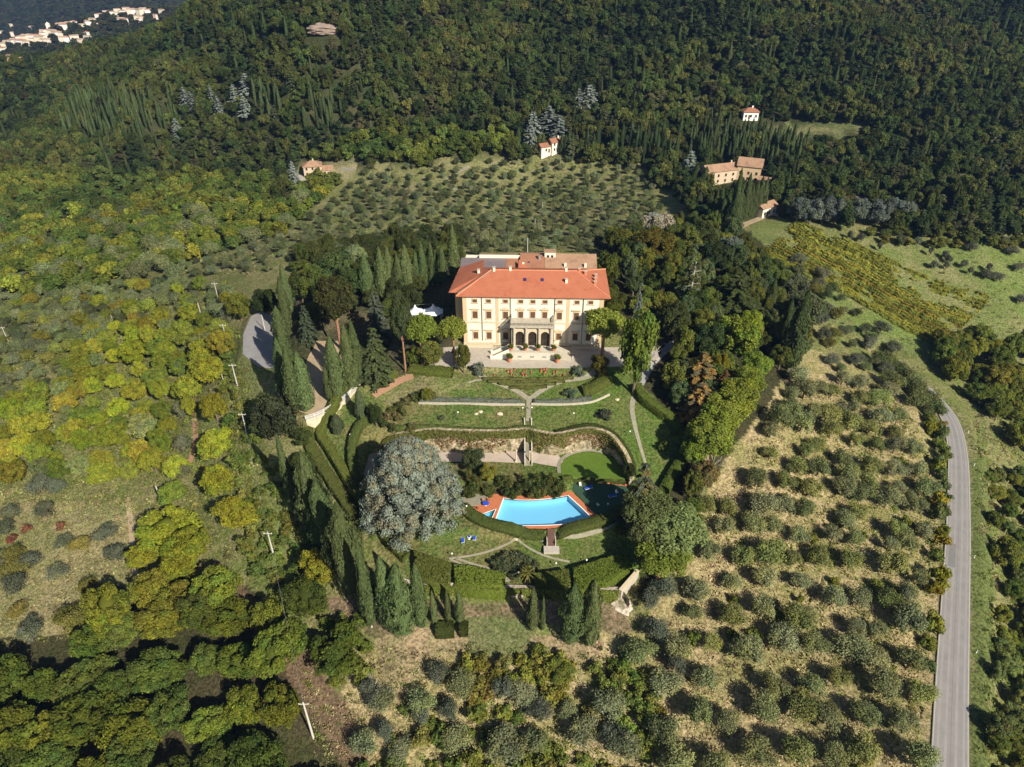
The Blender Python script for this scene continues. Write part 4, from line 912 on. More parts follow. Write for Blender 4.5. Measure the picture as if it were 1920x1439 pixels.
hedge_block([(1002,1074),(1040,1070),(1066,1066),(1071,1094),(1005,1098)], 2.4, 'shaded hedge block right of the palm', (.09,.11,.025))  # leaf colour darkened to carry the shade on this block
hedge_block([(1075,1064),(1120,1052),(1180,1038),(1182,1062),(1130,1096),(1078,1094)], 2.4, 'wide sunlit hedge block in the right corner of the garden', (.12,.15,.025))  # lighter leaf colour stands in for sunlight here too

# ------------------------------------------------------------------ pool
def polyfill_hole(outer, inner_list, z, th):
    bm = bmesh.new(); eds = []
    for lp in [outer]+inner_list:
        vs = [bm.verts.new((p[0], p[1], z)) for p in lp]; eds += [bm.edges.new((vs[i], vs[(i+1) % len(vs)])) for i in range(len(vs))]
    bmesh.ops.triangle_fill(bm, use_beauty=True, use_dissolve=False, edges=eds)
    for f in bm.faces:
        if f.normal.z < 0: f.normal_flip()
    ex = bmesh.ops.extrude_face_region(bm, geom=list(bm.faces)); vs = [e for e in ex['geom'] if isinstance(e, bmesh.types.BMVert)]
    for v in vs: v.co.z -= th
    bmesh.ops.recalc_face_normals(bm, faces=bm.faces); me = bpy.data.meshes.new('m'); bm.to_mesh(me); bm.free(); return me
def pool():
    cx, cy = np.mean(np.array(POOLW)[:, 0]), np.mean(np.array(POOLW)[:, 1]); Z = -13.0
    r = empty('swimming_pool', (float(cx), float(cy), Z), 0, 'curved blue swimming pool framed by terracotta paving with a small wading pool on its left', 'swimming pool')
    lc = lambda L: [(p[0]-cx, p[1]-cy) for p in L]
    dk, pl, kd = lc(DECKW), lc(POOLW), lc(KIDW)
    me = polyfill_hole(dk, [pl, kd], .05, .5); me.name = 'paving'; me.materials.append(M['terracotta']); link('paving', me, r)
    def shrink(L, d):
        c = np.mean(L, 0); return [tuple(np.array(p)+(c-np.array(p))/np.linalg.norm(c-np.array(p))*d) for p in L]
    m, n, o = mat('pool_liner'); b = N(n, 'ShaderNodeBsdfPrincipled'); b.inputs['Base Color'].default_value = (.50, .72, .84, 1); b.inputs['Roughness'].default_value = .6; n.links.new(b.outputs[0], o.inputs[0])
    wm, n, o = mat('pool_water'); tr = N(n, 'ShaderNodeBsdfTransparent'); tr.inputs[0].default_value = (.60, .87, 1.0, 1); gl = N(n, 'ShaderNodeBsdfGlossy'); gl.inputs['Roughness'].default_value = .04
    fr = N(n, 'ShaderNodeFresnel'); fr.inputs[0].default_value = 1.33; ms = N(n, 'ShaderNodeMixShader'); no = N(n, 'ShaderNodeTexNoise'); no.inputs['Scale'].default_value = 1.6; bp = N(n, 'ShaderNodeBump'); bp.inputs['Strength'].default_value = .12; bp.inputs['Distance'].default_value = .1
    n.links.new(no.outputs['Fac'], bp.inputs['Height']); n.links.new(bp.outputs[0], gl.inputs['Normal']); n.links.new(fr.outputs[0], ms.inputs[0]); n.links.new(tr.outputs[0], ms.inputs[1]); n.links.new(gl.outputs[0], ms.inputs[2]); n.links.new(ms.outputs[0], o.inputs[0])
    for L, dp, nm in ((pl, 1.7, 'basin'), (kd, .5, 'wading_basin')):
        k = len(L); b = MB(); b.add([(p[0], p[1], -dp) for p in L]+[(p[0], p[1], .04) for p in L], [tuple(range(k))]+[(i, n+0, n+0, i) for i, n in []]+[((i+1) % k, i, k+i, k+(i+1) % k) for i in range(k)])
        s = shrink(L, .28); b2 = b.build(nm, m, r)
        q = MB(); q.add([(p[0], p[1], .056) for p in L]+[(p[0], p[1], .056) for p in s], [(i, (i+1) % k, k+(i+1) % k, k+i) for i in range(k)]); q.build('white_rim', M['white'], r)
        wv = MB(); wv.add([(p[0], p[1], -.12) for p in L], [tuple(range(k))]); wv.build('water' if nm == 'basin' else 'wading_water', wm, r)
    a = MB(); p0, p1 = np.array(kd[2]), np.array(kd[3]); d = np.array([-1.2, -.1]); a.prism([tuple(p0+(-.1, -.2)), tuple(p0+d), tuple(p1+d*.9), tuple(p1+(-.1, .1))], -.5, -.44); a.build('teal_step', plain('teal_tile', (.05, .35, .36)), r)
    # little stairs down to the lawn
    x, y, z = at_z(1033, 990, -13); s = empty('pool_stairs', (x, y-.2, -15.2), 0, 'small brick stairs from the pool terrace to a pale stone landing', 'steps')
    b = MB()
    for i in range(8): b.box(-.8, .8, -3.2+i*.4, -2.8+i*.4, -.6, .28*(i+1)-.05)
    b.build('treads', plain('dark_brick', (.13, .075, .06)), s)
    MB().box(-1.05, -.82, -3.2, 0, -.6, 1.1).build('side_wall', M['stone'], s); MB().box(.82, 1.05, -3.2, 0, -.6, 1.1).build('side_wall', M['stone'], s)
    MB().box(-1.7, 1.7, -5.0, -3.25, -.6, .12).build('landing', plain('pale_slab', (.42,.38,.33)), s)
pool()

# ------------------------------------------------------------------ the villa
def villa():
    x0 = 5.6; y0 = 168.5; r = empty('villa', (x0, y0, 0), math.radians(-1.8), 'large cream three storey villa with orange hipped roof and arched portico above the terraced garden', 'villa')
    A, B, DP = -18.9, 18.9, 15.5                                   # left end, right end, depth; front is y = 0
    ctr = {'win': []}
    b = MB(); b.box(A, B, 0, DP, -1, 15.4); b.build('wall', M['stucco'], r)
    MB().box(A-2.3, A-.003, 3.2, DP, -1, 15.4).build('side_wing_wall', M['ochre'], r)
    # pilasters and string course, proud of the wall
    for s, w_ in ((-18.35, 1.1), (-9.6, .85), (9.45, .85), (18.35, 1.1)):
        MB().box(s-w_/2, s+w_/2, -.07, .0, .9, 7.0).box(s-w_/2, s+w_/2, -.07, 0, 7.45, 15.2).build('pilaster', M['ochre'], r)
    MB().box(A-.05, B+.05, -.16, .0, 7.0, 7.42).build('string_course', M['sand'], r)
    MB().box(A-.1, B+.1, -.22, 0, -.5, .85).build('plinth', M['sand'], r)
    MB().box(A-.1, B+.1, -.25, 0, 15.2, 15.42).build('cornice', M['sand'], r)
    for s in (-13.7, -6.0, 5.9, 13.5):
        MB().cone((s, -.2, .9 if s != -13.7 else 1.5), (s, -.2, 15.3), .085, .085, 6).build('downpipe', M['pipe'], r)
    S = (-15.6, -11.9, -7.35, -3.25, 0, 3.25, 7.2, 11.75, 15.4)
    def window(s, z0, w_, h, style):
        o = bpy.data.objects.new('window', None)
        f = MB(); fw = .2
        f.box(s-w_/2-fw, s-w_/2, -.12, -.003, z0, z0+h).box(s+w_/2, s+w_/2+fw, -.12, -.003, z0, z0+h).box(s-w_/2-fw, s+w_/2+fw, -.13, -.003, z0+h, z0+h+fw)
        win = f.build('window', M['ochre'], r)
        MB().box(s-w_/2, s+w_/2, -.03, -.004, z0, z0+h).box(s-.04, s+.04, -.05, -.03, z0, z0+h).build('shutters', M['shutter'] if style != 'glass' else M['glass_dark'], win)
        MB().box(s-w_/2-.35, s+w_/2+.35, -.28, -.003, z0-.16, z0-.003).build('sill', M['sand'], win)
        if style in ('ped', 'flat'):
            zt = z0+h+fw; MB().box(s-w_/2-fw-.02, s+w_/2+fw+.02, -.1, -.003, zt+.003, zt+.5).build('frieze', M['ochre'], win)
            p = MB(); p.box(s-w_/2-.6, s+w_/2+.6, -.42, -.003, zt+.5, zt+.66)
            if style == 'ped':
                a, c = s-w_/2-.6, s+w_/2+.6; zz = zt+.663
                p.add([(a, -.42, zz), (c, -.42, zz), (s, -.42, zz+.55), (a, -.003, zz), (c, -.003, zz), (s, -.003, zz+.55)], [(0,1,2),(5,4,3),(0,3,4,1),(1,4,5,2),(2,5,3,0)])
            p.build('pediment', M['sand'], win)
            if z0 < 9: MB().box(s-w_/2-.28, s+w_/2+.28, -.1, -.003, z0-.95, z0-.165).build('apron', M['stucco'], win)
    for i, s in enumerate(S):
        window(s, 13.25, 1.2, .95, 'att')
        if 3 <= i <= 5: window(s, 7.75, 1.3, 2.9, 'ped')
        else: window(s, 8.45, 1.3, 2.1, 'ped' if i in (2, 6) else 'flat')
        if i in (0, 1, 2, 6, 7, 8): window(s, 2.0, 1.3, 2.1, 'ped' if i in (2, 6) else 'flat')
    # hipped roof with wide eaves
    e = 1.6; zr, ze = 19.0, 15.45; X0, X1, Y0, Y1 = A-e, B+e, -.85, DP+e
    def slope(b, pts, th=.18):
        n = len(pts); b.add([(p[0], p[1], p[2]) for p in pts]+[(p[0], p[1], p[2]-th) for p in pts], [tuple(range(n)), tuple(range(2*n-1, n-1, -1))]+[((i+1) % n, i, n+i, n+(i+1) % n) for i in range(n)])
    ym = (Y0+Y1)/2; rl = X0+(ym-Y0); rr_ = X1-(ym-Y0)
    b = MB(); slope(b, [(X0, Y0, ze), (X1, Y0, ze), (rr_, ym, zr), (rl, ym, zr)]); slope(b, [(X1, Y0, ze), (X1, Y1, ze), (rr_, ym, zr)]); slope(b, [(X1, Y1, ze), (X0, Y1, ze), (rl, ym, zr), (rr_, ym, zr)]); slope(b, [(X0, Y1, ze), (X0, Y0, ze), (rl, ym, zr)])
    rf = b.build('roof', M['roof'], r)
    for p, q in (((X0, Y0, ze), (rl, ym, zr)), ((X1, Y0, ze), (rr_, ym, zr)), ((rl, ym, zr), (rr_, ym, zr)), ((X1, Y1, ze), (rr_, ym, zr))):
        MB().cone((p[0], p[1], p[2]+.02), (q[0], q[1], q[2]+.02), .14, .14, 6).build('ridge_tiles', plain('pale_ridge_tile', (.62, .25, .14)), rf)
    # lower roof of the wing on the left
    wg = MB(); xa, xb = X0-2.2, X0+6.6; ya = 1.7; zz = ze-.12
    wg.add([(xa, ya, zz), (X0+1.9, ya, zz), (xb, ym-.6, zr-1.0), (xb, Y1, zr-1.1), (xa+1.6, Y1, zz), (xa, ya, zz-.18), (X0+1.9, ya, zz-.18), (xa+1.6, Y1, zz-.18)], [(0, 1, 2), (0, 2, 3, 4), (0, 5, 6, 1), (0, 4, 7, 5)])
    wg.build('wing_roof', M['roof'], r)
    gu = MB().cone((X0+.3, Y0+1.2, ze+.24), (rl+.3, ym-.4, zr-.05), .16, .16, 5).build('valley_gutter', M['pipe'], r)
    for x, y in ((rl+.8, ym-.3), (rl-3.5, ym+.8), (-6.3, ym), (8.9, ym), (8.9, 4.2), (12.5, ym+.3), (16.6, 4.0), (16.9, 6.4), (17.1, 8.6), (14.2, ym)):
        z = ze+(zr-ze)*min(1, (min(y-Y0, X1-x, Y1-y, x-X0))/(ym-Y0)); c = MB(); big = y > 6 or x < 10
        c.box(x-.32, x+.32, y-.3, y+.3, z-.5, z+1.0); ch = c.build('chimney', M['stucco'] if x < 12 else M['pot'], rf); MB().box(x-.42, x+.42, y-.4, y+.4, z+1.003, z+1.15).build('chimney_cap', M['stone'], rf)
    for x, y in ((-2.3, 4.9), (2.4, 4.9)):
        z = ze+(zr-ze)*(y-Y0)/(ym-Y0); k = (zr-ze)/(ym-Y0)
        MB().add([(x-.42, y-.45, z-.45*k+.13), (x+.42, y-.45, z-.45*k+.13), (x+.42, y+.45, z+.45*k+.13), (x-.42, y+.45, z+.45*k+.13), (x-.42, y-.45, z-.45*k-.1), (x+.42, y-.45, z-.45*k-.1), (x+.42, y+.45, z+.45*k-.1), (x-.42, y+.45, z+.45*k-.1)],
                 [(0,1,2,3),(0,4,5,1),(1,5,6,2),(2,6,7,3),(3,7,4,0)]).build('skylight', M['skylight'], rf)
    # portico with three arches, balcony on top
    pz, pt, pd = 2.3, 8.3, 4.0; hw = 5.6
    f = MB(); y = -pd; cs = (-3.4, 0, 3.4); aw = 1.12; z1 = pz+3.35; Z = pt
    xs = [-hw]+[c+k for c in cs for k in (-aw, aw)]+[hw]
    for i in range(0, 8, 2): f.box(xs[i], xs[i+1], y, y+.7, pz-.2, Z)
    for c in cs:
        n = 10; arc = [(c+aw*math.cos(math.pi*t/n), z1+aw*math.sin(math.pi*t/n)) for t in range(n+1)]
        for t in range(n):
            (xa, za), (xb, zb) = arc[t], arc[t+1]
            f.add([(xa, y, za), (xb, y, zb), (xb, y, Z), (xa, y, Z), (xa, y+.7, za), (xb, y+.7, zb), (xb, y+.7, Z), (xa, y+.7, Z)], [(0,1,2,3),(7,6,5,4),(0,4,5,1),(2,6,7,3)])
    f.build('portico_front', M['sand'], r)
    MB().box(-hw, -hw+.7, y+.7, 0, pz-.2, pt).box(hw-.7, hw, y+.7, 0, pz-.2, pt).build('portico_side_walls', M['stucco'], r)
    for x in (-4.95, -1.75, 1.75, 4.95):
        MB().lathe([(.34, pz), (.34, pz+.3), (.26, pz+.35), (.23, pt-.6), (.34, pt-.5), (.36, pt-.2)], 10, (x, y-.32, 0)).build('column', M['stone'], r)
    MB().box(-hw-.35, hw+.35, y-.75, .0, pt+.003, pt+.5).build('portico_entablature', M['stone'], r)
    bl = MB(); bz = pt+.503; 
    for q in np.arange(-hw-.1, hw+.11, .36): bl.cone((q, y-.5, bz), (q, y-.5, bz+.9), .08, .06, 5)
    for sx in (-hw-.1, hw+.1):
        for q in np.arange(y-.2, -.2, .36): bl.cone((sx, q, bz), (sx, q, bz+.9), .08, .06, 5)
    bl.box(-hw-.25, hw+.25, y-.65, y-.35, bz+.9, bz+1.08).box(-hw-.25, -hw+.05, y-.35, -.05, bz+.903, bz+1.06).box(hw-.05, hw+.25, y-.35, -.05, bz+.903, bz+1.06)
    bl.build('balustrade', M['stone'], r)
    MB().box(-hw+.7, hw-.7, -.06, -.02, pz, pt-.1).build('portico_back_wall', M['ochre'], r)
    for c in cs: MB().box(c-1, c+1, -.12, -.065, pz, pz+3.6).build('portico_door', M['glass_dark'], r)
    for c in cs:
        g = MB(); n = 10; yy = y+.45; vs = [(c-aw, yy, pz), (c+aw, yy, pz)]+[(c+aw*math.cos(math.pi*t/n), yy, z1+aw*math.sin(math.pi*t/n)) for t in range(n+1)]
        g.add(vs, [tuple(range(len(vs)))]); g.box(c-.04, c+.04, yy-.06, yy-.01, pz, z1+aw*.95).box(c-aw, c+aw, yy-.06, yy-.012, z1-.08, z1); 
        g.build('arch_door', M['glass_dark'], r)
    # raised terrace in front with stairs on both sides
    pf = -7.4; MB().box(-6.2, 6.2, pf, y+.0, -.6, pz-.003).build('terrace_platform', plain('pale_plaster', (.52,.48,.40)), r)
    MB().box(-hw+.7, hw-.7, y+.7, -.13, -.6, pz-.01).build('portico_floor', M['stone'], r)
    for x in (-3.3, 0, 3.3): MB().box(x-.55, x+.55, pf-.03, pf, .7, 1.2).build('cellar_window', M['metal'], r)
    MB().box(-6.2, 6.2, pf+.0, pf+.3, pz, pz+.45).build('terrace_parapet', M['stone'], r)
    for s in (-1, 1):
        st = MB(); n = 13
        for i in range(n): st.box(*(sorted((s*(6.2+i*.34), s*(6.2+(i+1)*.34)))), pf+.3, pf+2.6, -.6, pz-(i+1)*pz/n)
        st.build('stairs', M['stone'], r)
        for yy in (pf, pf+2.6):
            a, c_ = s*6.2, s*10.7; bb = MB(); bb.add([(a, yy, -.6), (c_, yy, -.6), (c_, yy, .9), (a, yy, pz+.9), (a, yy+.3, -.6), (c_, yy+.3, -.6), (c_, yy+.3, .9), (a, yy+.3, pz+.9)],
                [(0,1,2,3),(7,6,5,4),(0,4,5,1),(1,5,6,2),(2,6,7,3),(3,7,4,0)]); bb.box(min(c_, c_+s*.5), max(c_, c_+s*.5), yy-.1, yy+.4, -.6, 1.2); bb.build('stair_wall', M['stucco'] if s < 0 else M['stone'], r)
    MB().box(A+.3, -hw-5.2, -1.6, -1.35, -.2, .75).box(hw+5.2, B-.3, -1.6, -1.35, -.2, .75).build('low_terrace_wall', M['sand'], r)
    return r
vr = villa(); VM = Matrix.Translation(vr.location) @ Matrix.Rotation(vr.rotation_euler[2], 4, 'Z')
vloc = lambda x, y, z=0.0: VM @ Vector((x, y, z))
def rear():
    q = vloc(0, 18.5); r = empty('rear_building', (q.x, q.y, 0), vr.rotation_euler[2], 'lower rear wing of patched tile and mauve metal roofs behind the villa', 'building')
    MB().box(-20.5, 17.5, .6, 12, -1, 13.2).build('wall', M['stucco'], r)
    def sl(x0, x1, y0, y1, z0, z1, mt, nm, th=.2):
        MB().add([(x0, y0, z0), (x1, y0, z0), (x1, y1, z1), (x0, y1, z1), (x0, y0, z0-th), (x1, y0, z0-th), (x1, y1, z1-th), (x0, y1, z1-th)], [(0,1,2,3),(7,6,5,4),(0,4,5,1),(1,5,6,2),(2,6,7,3),(3,7,4,0)]).build(nm, mt, r)
    sl(-21.3, -8.1, -.4, 6, 13.5, 15.0, M['metalroof'], 'metal_roof'); sl(-8.05, -4.0, -.4, 6, 13.5, 15.0, M['roof_red'], 'rust_tile_roof')
    sl(-3.95, 3.2, -.4, 6.8, 13.9, 16.3, M['roof_red'], 'orange_tile_roof'); sl(3.25, 18.4, -.4, 6.8, 13.7, 16.4, M['roof_old'], 'old_tile_roof'); sl(3.25, 18.4, 12.8, 6.81, 13.7, 16.4, M['roof_old'], 'old_tile_roof_back')
    sl(-3.95, 3.2, 12.8, 6.81, 13.9, 16.3, M['roof_old'], 'orange_tile_roof_back')
    sl(-16, -4.0, 12.8, 6.02, 13.5, 15.2, M['roof_old'], 'faded_tile_roof')
    MB().box(-16, -4, 6.0, 6.4, 13, 15.9).build('parapet', M['stucco'], r)
    MB().box(3.2, 6.4, 5.2, 7.0, 14.5, 17.4).build('dormer', M['stucco'], r); MB().box(3.0, 6.6, 5.0, 7.2, 17.4, 17.6).build('dormer_roof', M['roof_old'], r)
    for x in (4.2, 5.4): MB().box(x-.35, x+.35, 5.17, 5.197, 15.8, 16.5).build('dormer_window', M['glass_dark'], r)
    MB().cone((1.6, 4.5, 14.5), (1.6, 4.5, 16.8), .5, .35, 8).build('flue', M['metal'], r); MB().box(-1.7, -1.1, 3, 3.6, 14.9, 15.22).build('skylight', M['skylight'], r)
    for x in (-3.0, 9.2, 15.0): MB().box(x-.35, x+.35, 1.5, 2.1, 13.5, 15.6).build('chimney', M['stucco'], r)
    MB().add([(-4.5, -1.2, 14.2), (-.2, -1.2, 14.2), (-4.3, 3.2, 16.0)], [(0, 1, 2)]).build('gable_slope', M['roof'], r)
    for x in np.arange(-19.2, -8, 2.4): MB().box(x-.5, x+.5, .57, .597, 10.6, 12).build('window', M['shutter'], r)
rear()

# ================================================================== OBJECTS
# ---- terracotta pots with clipped lemon trees
potm = MB().lathe([(.28, 0), (.36, .1), (.48, .75), (.52, .78), (.52, .9), (.4, .9)], 10); pot_me = mesh_np('pot', potm.v, potm.f, [M['pot']], smooth=False)
def potted(x, y, z, s, label, col=(.11, .13, .025)):
    r = empty('potted_plant', (x, y, z), 0, label, 'potted plant', 'potted citrus around the villa steps'); r.scale = (s, s, s)
    link('pot', pot_me, r); c = link('foliage', KIND['shrub']['c'][random.randrange(4)], r); c.location = (0, 0, .75); c.scale = (.62, .62, .75); c.color = (*col, 1)
for x, lb in ((-5.7, 'leftmost round potted bush on the white terrace parapet'), (-1.9, 'round potted bush on the terrace parapet left of the middle arch'), (1.6, 'round potted bush on the terrace parapet right of the middle arch'), (5.7, 'yellowish potted bush at the right end of the terrace parapet')):
    q = vloc(x, -6.9, 2.3); potted(q.x, q.y, q.z, 1.15, lb)
for x, lb in ((-6.0, 'potted bush on the gravel below the left villa stairs'), (6.8, 'potted bush on the gravel below the right villa stairs')):
    q = vloc(x, -8.6, .05); potted(q.x, q.y, q.z, 1.3, lb)
rp = np.random.default_rng(5)
for i in range(26):
    u = rp.uniform(925, 1065); v = rp.uniform(694, 706); x, y, z = P(u, v); r = empty('flower_pot', (x, y, z), 0, 'small pink flower pot on the bed below the forecourt', 'flower pot', 'flower pots on the bed below the forecourt'); r['auto'] = 1; s = rp.uniform(.35, .6); r.scale = (s, s, s)
    link('pot', pot_me, r); c = link('flowers', KIND['shrub']['c'][i % 4], r); c.location = (0, 0, .8); c.scale = (.5, .5, .35); c.color = (.45, .16, .12, 1)
# ---- rose rows on the parterre
for i, (a, b_) in enumerate((((905,712),(1075,710)), ((915,717),(1058,716)), ((935,722),(1042,721)), ((955,728),(1025,727)))):
    hedge([P(*a), P((a[0]+b_[0])/2, (a[1]+b_[1])/2+2), P(*b_)], .75, .6, ['topmost', 'second', 'third', 'lowest'][i]+' row of scruffy roses in the half moon bed above the forked path', (.13, .14, .045), name='rose_row', lumpy=.3, dens_=20, cat='rose row', group='rose rows in the half moon bed')
# ---- marquee
def marquee():
    x, y, z = at_z(797, 603, 0); r = empty('marquee', (x, y, z), 0, 'white twin peaked marquee left of the villa', 'marquee')
    for k, (cx, cy) in enumerate(((-2.6, 0), (2.6, .6))):
        b = MB(); n = 6; h = 3.0
        prof = [(2.7, 0), (1.8, .35), (1.0, .9), (.4, 1.7), (.08, 2.5)]
        vs = []; 
        for rr, zz in prof:
            for i in range(8): 
                t = math.pi/8+i*math.pi/4; q = rr/math.cos(math.pi/8) if rr > 1.5 else rr; vs.append((cx+q*1.02*math.cos(t), cy+q*1.02*math.sin(t), h+zz))
        b.add(vs, [(j*8+i, j*8+(i+1) % 8, (j+1)*8+(i+1) % 8, (j+1)*8+i) for j in range(4) for i in range(8)]+[tuple(32+i for i in range(8))])
        b.build('canopy', M['tent'], r, smooth=False)
        p = MB(); 
        for dx in (-2.5, 2.5):
            for dy in (-2.2, 2.2): p.cone((cx+dx*.95, cy+dy, 0), (cx+dx*.95, cy+dy, h), .06, .06, 6)
        p.build('poles', M['white'], r)
    MB().cone((-2.6, 0, 5.5), (2.6, .6, 5.5), .03, .03, 4).cone((2.6, .6, 5.5), (5.5, 1.5, 3), .03, .03, 4).build('guy_wires', M['metal'], r)
marquee()
# ---- pool furniture
def lounger(x, y, z, rz, label, back=.35, group='blue loungers'):
    r = empty('sun_lounger', (x, y, z), rz, label, 'sun lounger', group)
    MB().box(-.32, .32, -.95, -.88, .28, .34).box(-.32, .32, .88, .95, .28, .34).box(-.36, -.30, -.95, .95, .28, .34).box(.30, .36, -.95, .95, .28, .34).build('frame', M['white'], r)
    for sx in (-.32, .32):
        for sy in (-.8, .8): MB().cone((sx, sy, 0), (sx, sy, .28), .03, .03, 5).build('leg', M['white'], r)
    MB().box(-.3, .3, -.9, .3, .345, .42).build('seat_pad', M['blue'], r)
    MB().add([(-.3, .3, .345), (.3, .3, .345), (.3, .95, .345+back), (-.3, .95, .345+back), (-.3, .3, .42), (.3, .3, .42), (.3, .93, .42+back), (-.3, .93, .42+back)], [(3,2,1,0),(4,5,6,7),(0,1,5,4),(1,2,6,5),(2,3,7,6),(3,0,4,7)]).build('backrest', M['blue'], r)
def table(x, y, z, top, label, rad=.45, name='round_table'):
    r = empty(name, (x, y, z), 0, label, 'table'); MB().lathe([(rad, .68), (rad, .73), (.02, .735)], 14).build('table_top', top, r); MB().cone((0, 0, .03), (0, 0, .68), .05, .05, 6).build('column', M['white'], r); MB().lathe([(.28, 0), (.28, .03), (.02, .04)], 10).build('foot', M['white'], r)
def chair(x, y, z, rz, label, m='white'):
    r = empty('garden_chair', (x, y, z), rz, label, 'chair'); MB().box(-.25, .25, -.25, .25, .42, .46).build('seat', M[m], r); MB().add([(-.25, .25, .46), (.25, .25, .46), (.22, .36, .95), (-.22, .36, .95), (-.25, .29, .46), (.25, .29, .46), (.22, .4, .95), (-.22, .4, .95)], [(0,1,2,3),(7,6,5,4),(0,4,5,1),(1,5,6,2),(2,6,7,3),(3,7,4,0)]).build('backrest', M[m], r)
    for sx in (-.22, .22):
        for sy in (-.22, .22): MB().cone((sx, sy, 0), (sx, sy, .42), .025, .03, 5).build('leg', M[m], r)
    for sx in (-.27, .27): MB().box(sx-.03, sx+.03, -.22, .3, .62, .66).build('armrest', M[m], r)
x, y, z = P(868, 1014); lounger(x, y, z, math.radians(4), 'left of the two blue loungers on the lawn below the blue cedar')
x, y, z = P(890, 1009); lounger(x, y, z, math.radians(-2), 'right of the two blue loungers on the lawn below the blue cedar')
x, y, z = P(880, 1011); table(x, y, z, M['white'], 'white round table between the two lawn loungers'); 
r = link('folded_cushion', MB().prism([(math.cos(t)*.3, math.sin(t)*.3) for t in np.arange(0, 6.28, .7)], 0, .12).build('tmp', M['blue']).data); bpy.data.objects.remove(bpy.data.objects['tmp']); r.location = (x, y, z+.737); tag(r, 'blue cushion on the white round table on the lawn', 'cushion')
DZ = -12.95
def D_(u, v): return at_z(u, v, DZ)
x, y, z = D_(911, 948); table(x, y, z, M['blue'], 'round blue table at the left corner of the pool paving', .75)
for (u, v, a, lb) in ((907,943,.3,'orange chair left of the blue poolside table'), (916,942,-.3,'orange chair behind the blue poolside table'), (897,955,2.2,'orange chair beside the wading pool')):
    x, y, z = D_(u, v); chair(x, y, z, a, lb, 'roof_red')
for (u, v, a, lb) in ((1085,902,.6,'blue lounger at the top corner of the green court'), (1103,917,-1.2,'blue lounger lying across the green court'), (1148,932,1.9,'blue lounger at the shaded right side of the green court')):
    x, y, z = at_z(u, v, -12.97); lounger(x, y, z, a, lb)
for (u, v, a, lb) in ((1088,912,.2,'white chair beside the top blue lounger on the green court'), (1121,949,2.0,'white chair near the right corner of the pool'), (1156,926,.5,'white chair beside the shaded blue lounger')):
    x, y, z = at_z(u, v, -12.97); chair(x, y, z, a, lb)
x, y, z = P(1017, 1016); chair(x, y, z, 1.0, 'white chair left of the stone landing under the pool')
# ---- globe lamps
for (u, v, lb) in ((969,993,'on the hedge left of the pool stairs'),(1054,990,'on the hedge right of the pool stairs'),(875,959,'at the far left tip of the pool paving'),(1139,955,'beside the right corner of the pool'),(968,1048,'inside the dark shrub bed above the palm'),(972,1083,'by the gap left of the palm'),(848,1048,'on the lawn left of the hedge block path'),(1099,1060,'above the wide right hedge block'),(1180,819,'above the right end of the retaining wall'),(980,775,'on the middle lawn left of the axis path'),(997,774,'on the middle lawn right of the axis path'),(1075,785,'on the lawn above the retaining wall hedge'),(658,825,'on the inner left hedge'),(859,783,'in the middle of the left terrace lawn'),(1042,1066,'at the corner of the lower lawn path')):
    x, y, z = P(u, v); r = empty('globe_lamp', (x, y, z), 0, 'white globe garden lamp '+lb, 'lamp', 'globe lamps in the garden')
    MB().cone((0, 0, -.2), (0, 0, 1.5), .04, .04, 6).build('post', M['metal'], r); MB().lathe([(.02, 1.45), (.16, 1.52), (.22, 1.66), (.16, 1.8), (.02, 1.87)], 10).build('globe', M['white'], r, smooth=True)
# ---- rocks, wellhead on the upper lawns
for (u, v, s, lb) in ((771,796,.7,'pale boulder at the left end of the terrace lawn'),(893,777,.5,'left of two small pale rocks on the terrace lawn'),(901,773,.6,'right of two small pale rocks on the terrace lawn'),(937,777,.8,'low stone ring planter on the terrace lawn'),(967,1012,.5,'small orange stone marker where the lower lawn paths meet'),(1157,750,.6,'flat pale rock on the right upper lawn')):
    x, y, z = P(u, v); vv, ff = ico(2); rr_ = np.random.default_rng(int(u)); o = link('rock', mesh_np('rock', vv*(1+rr_.normal(0, .1, (len(vv), 1)))*np.array([s, s*.8, s*.5]), ff, [M['sand']]), loc=(x, y, z+.1)); tag(o, lb, 'rock')
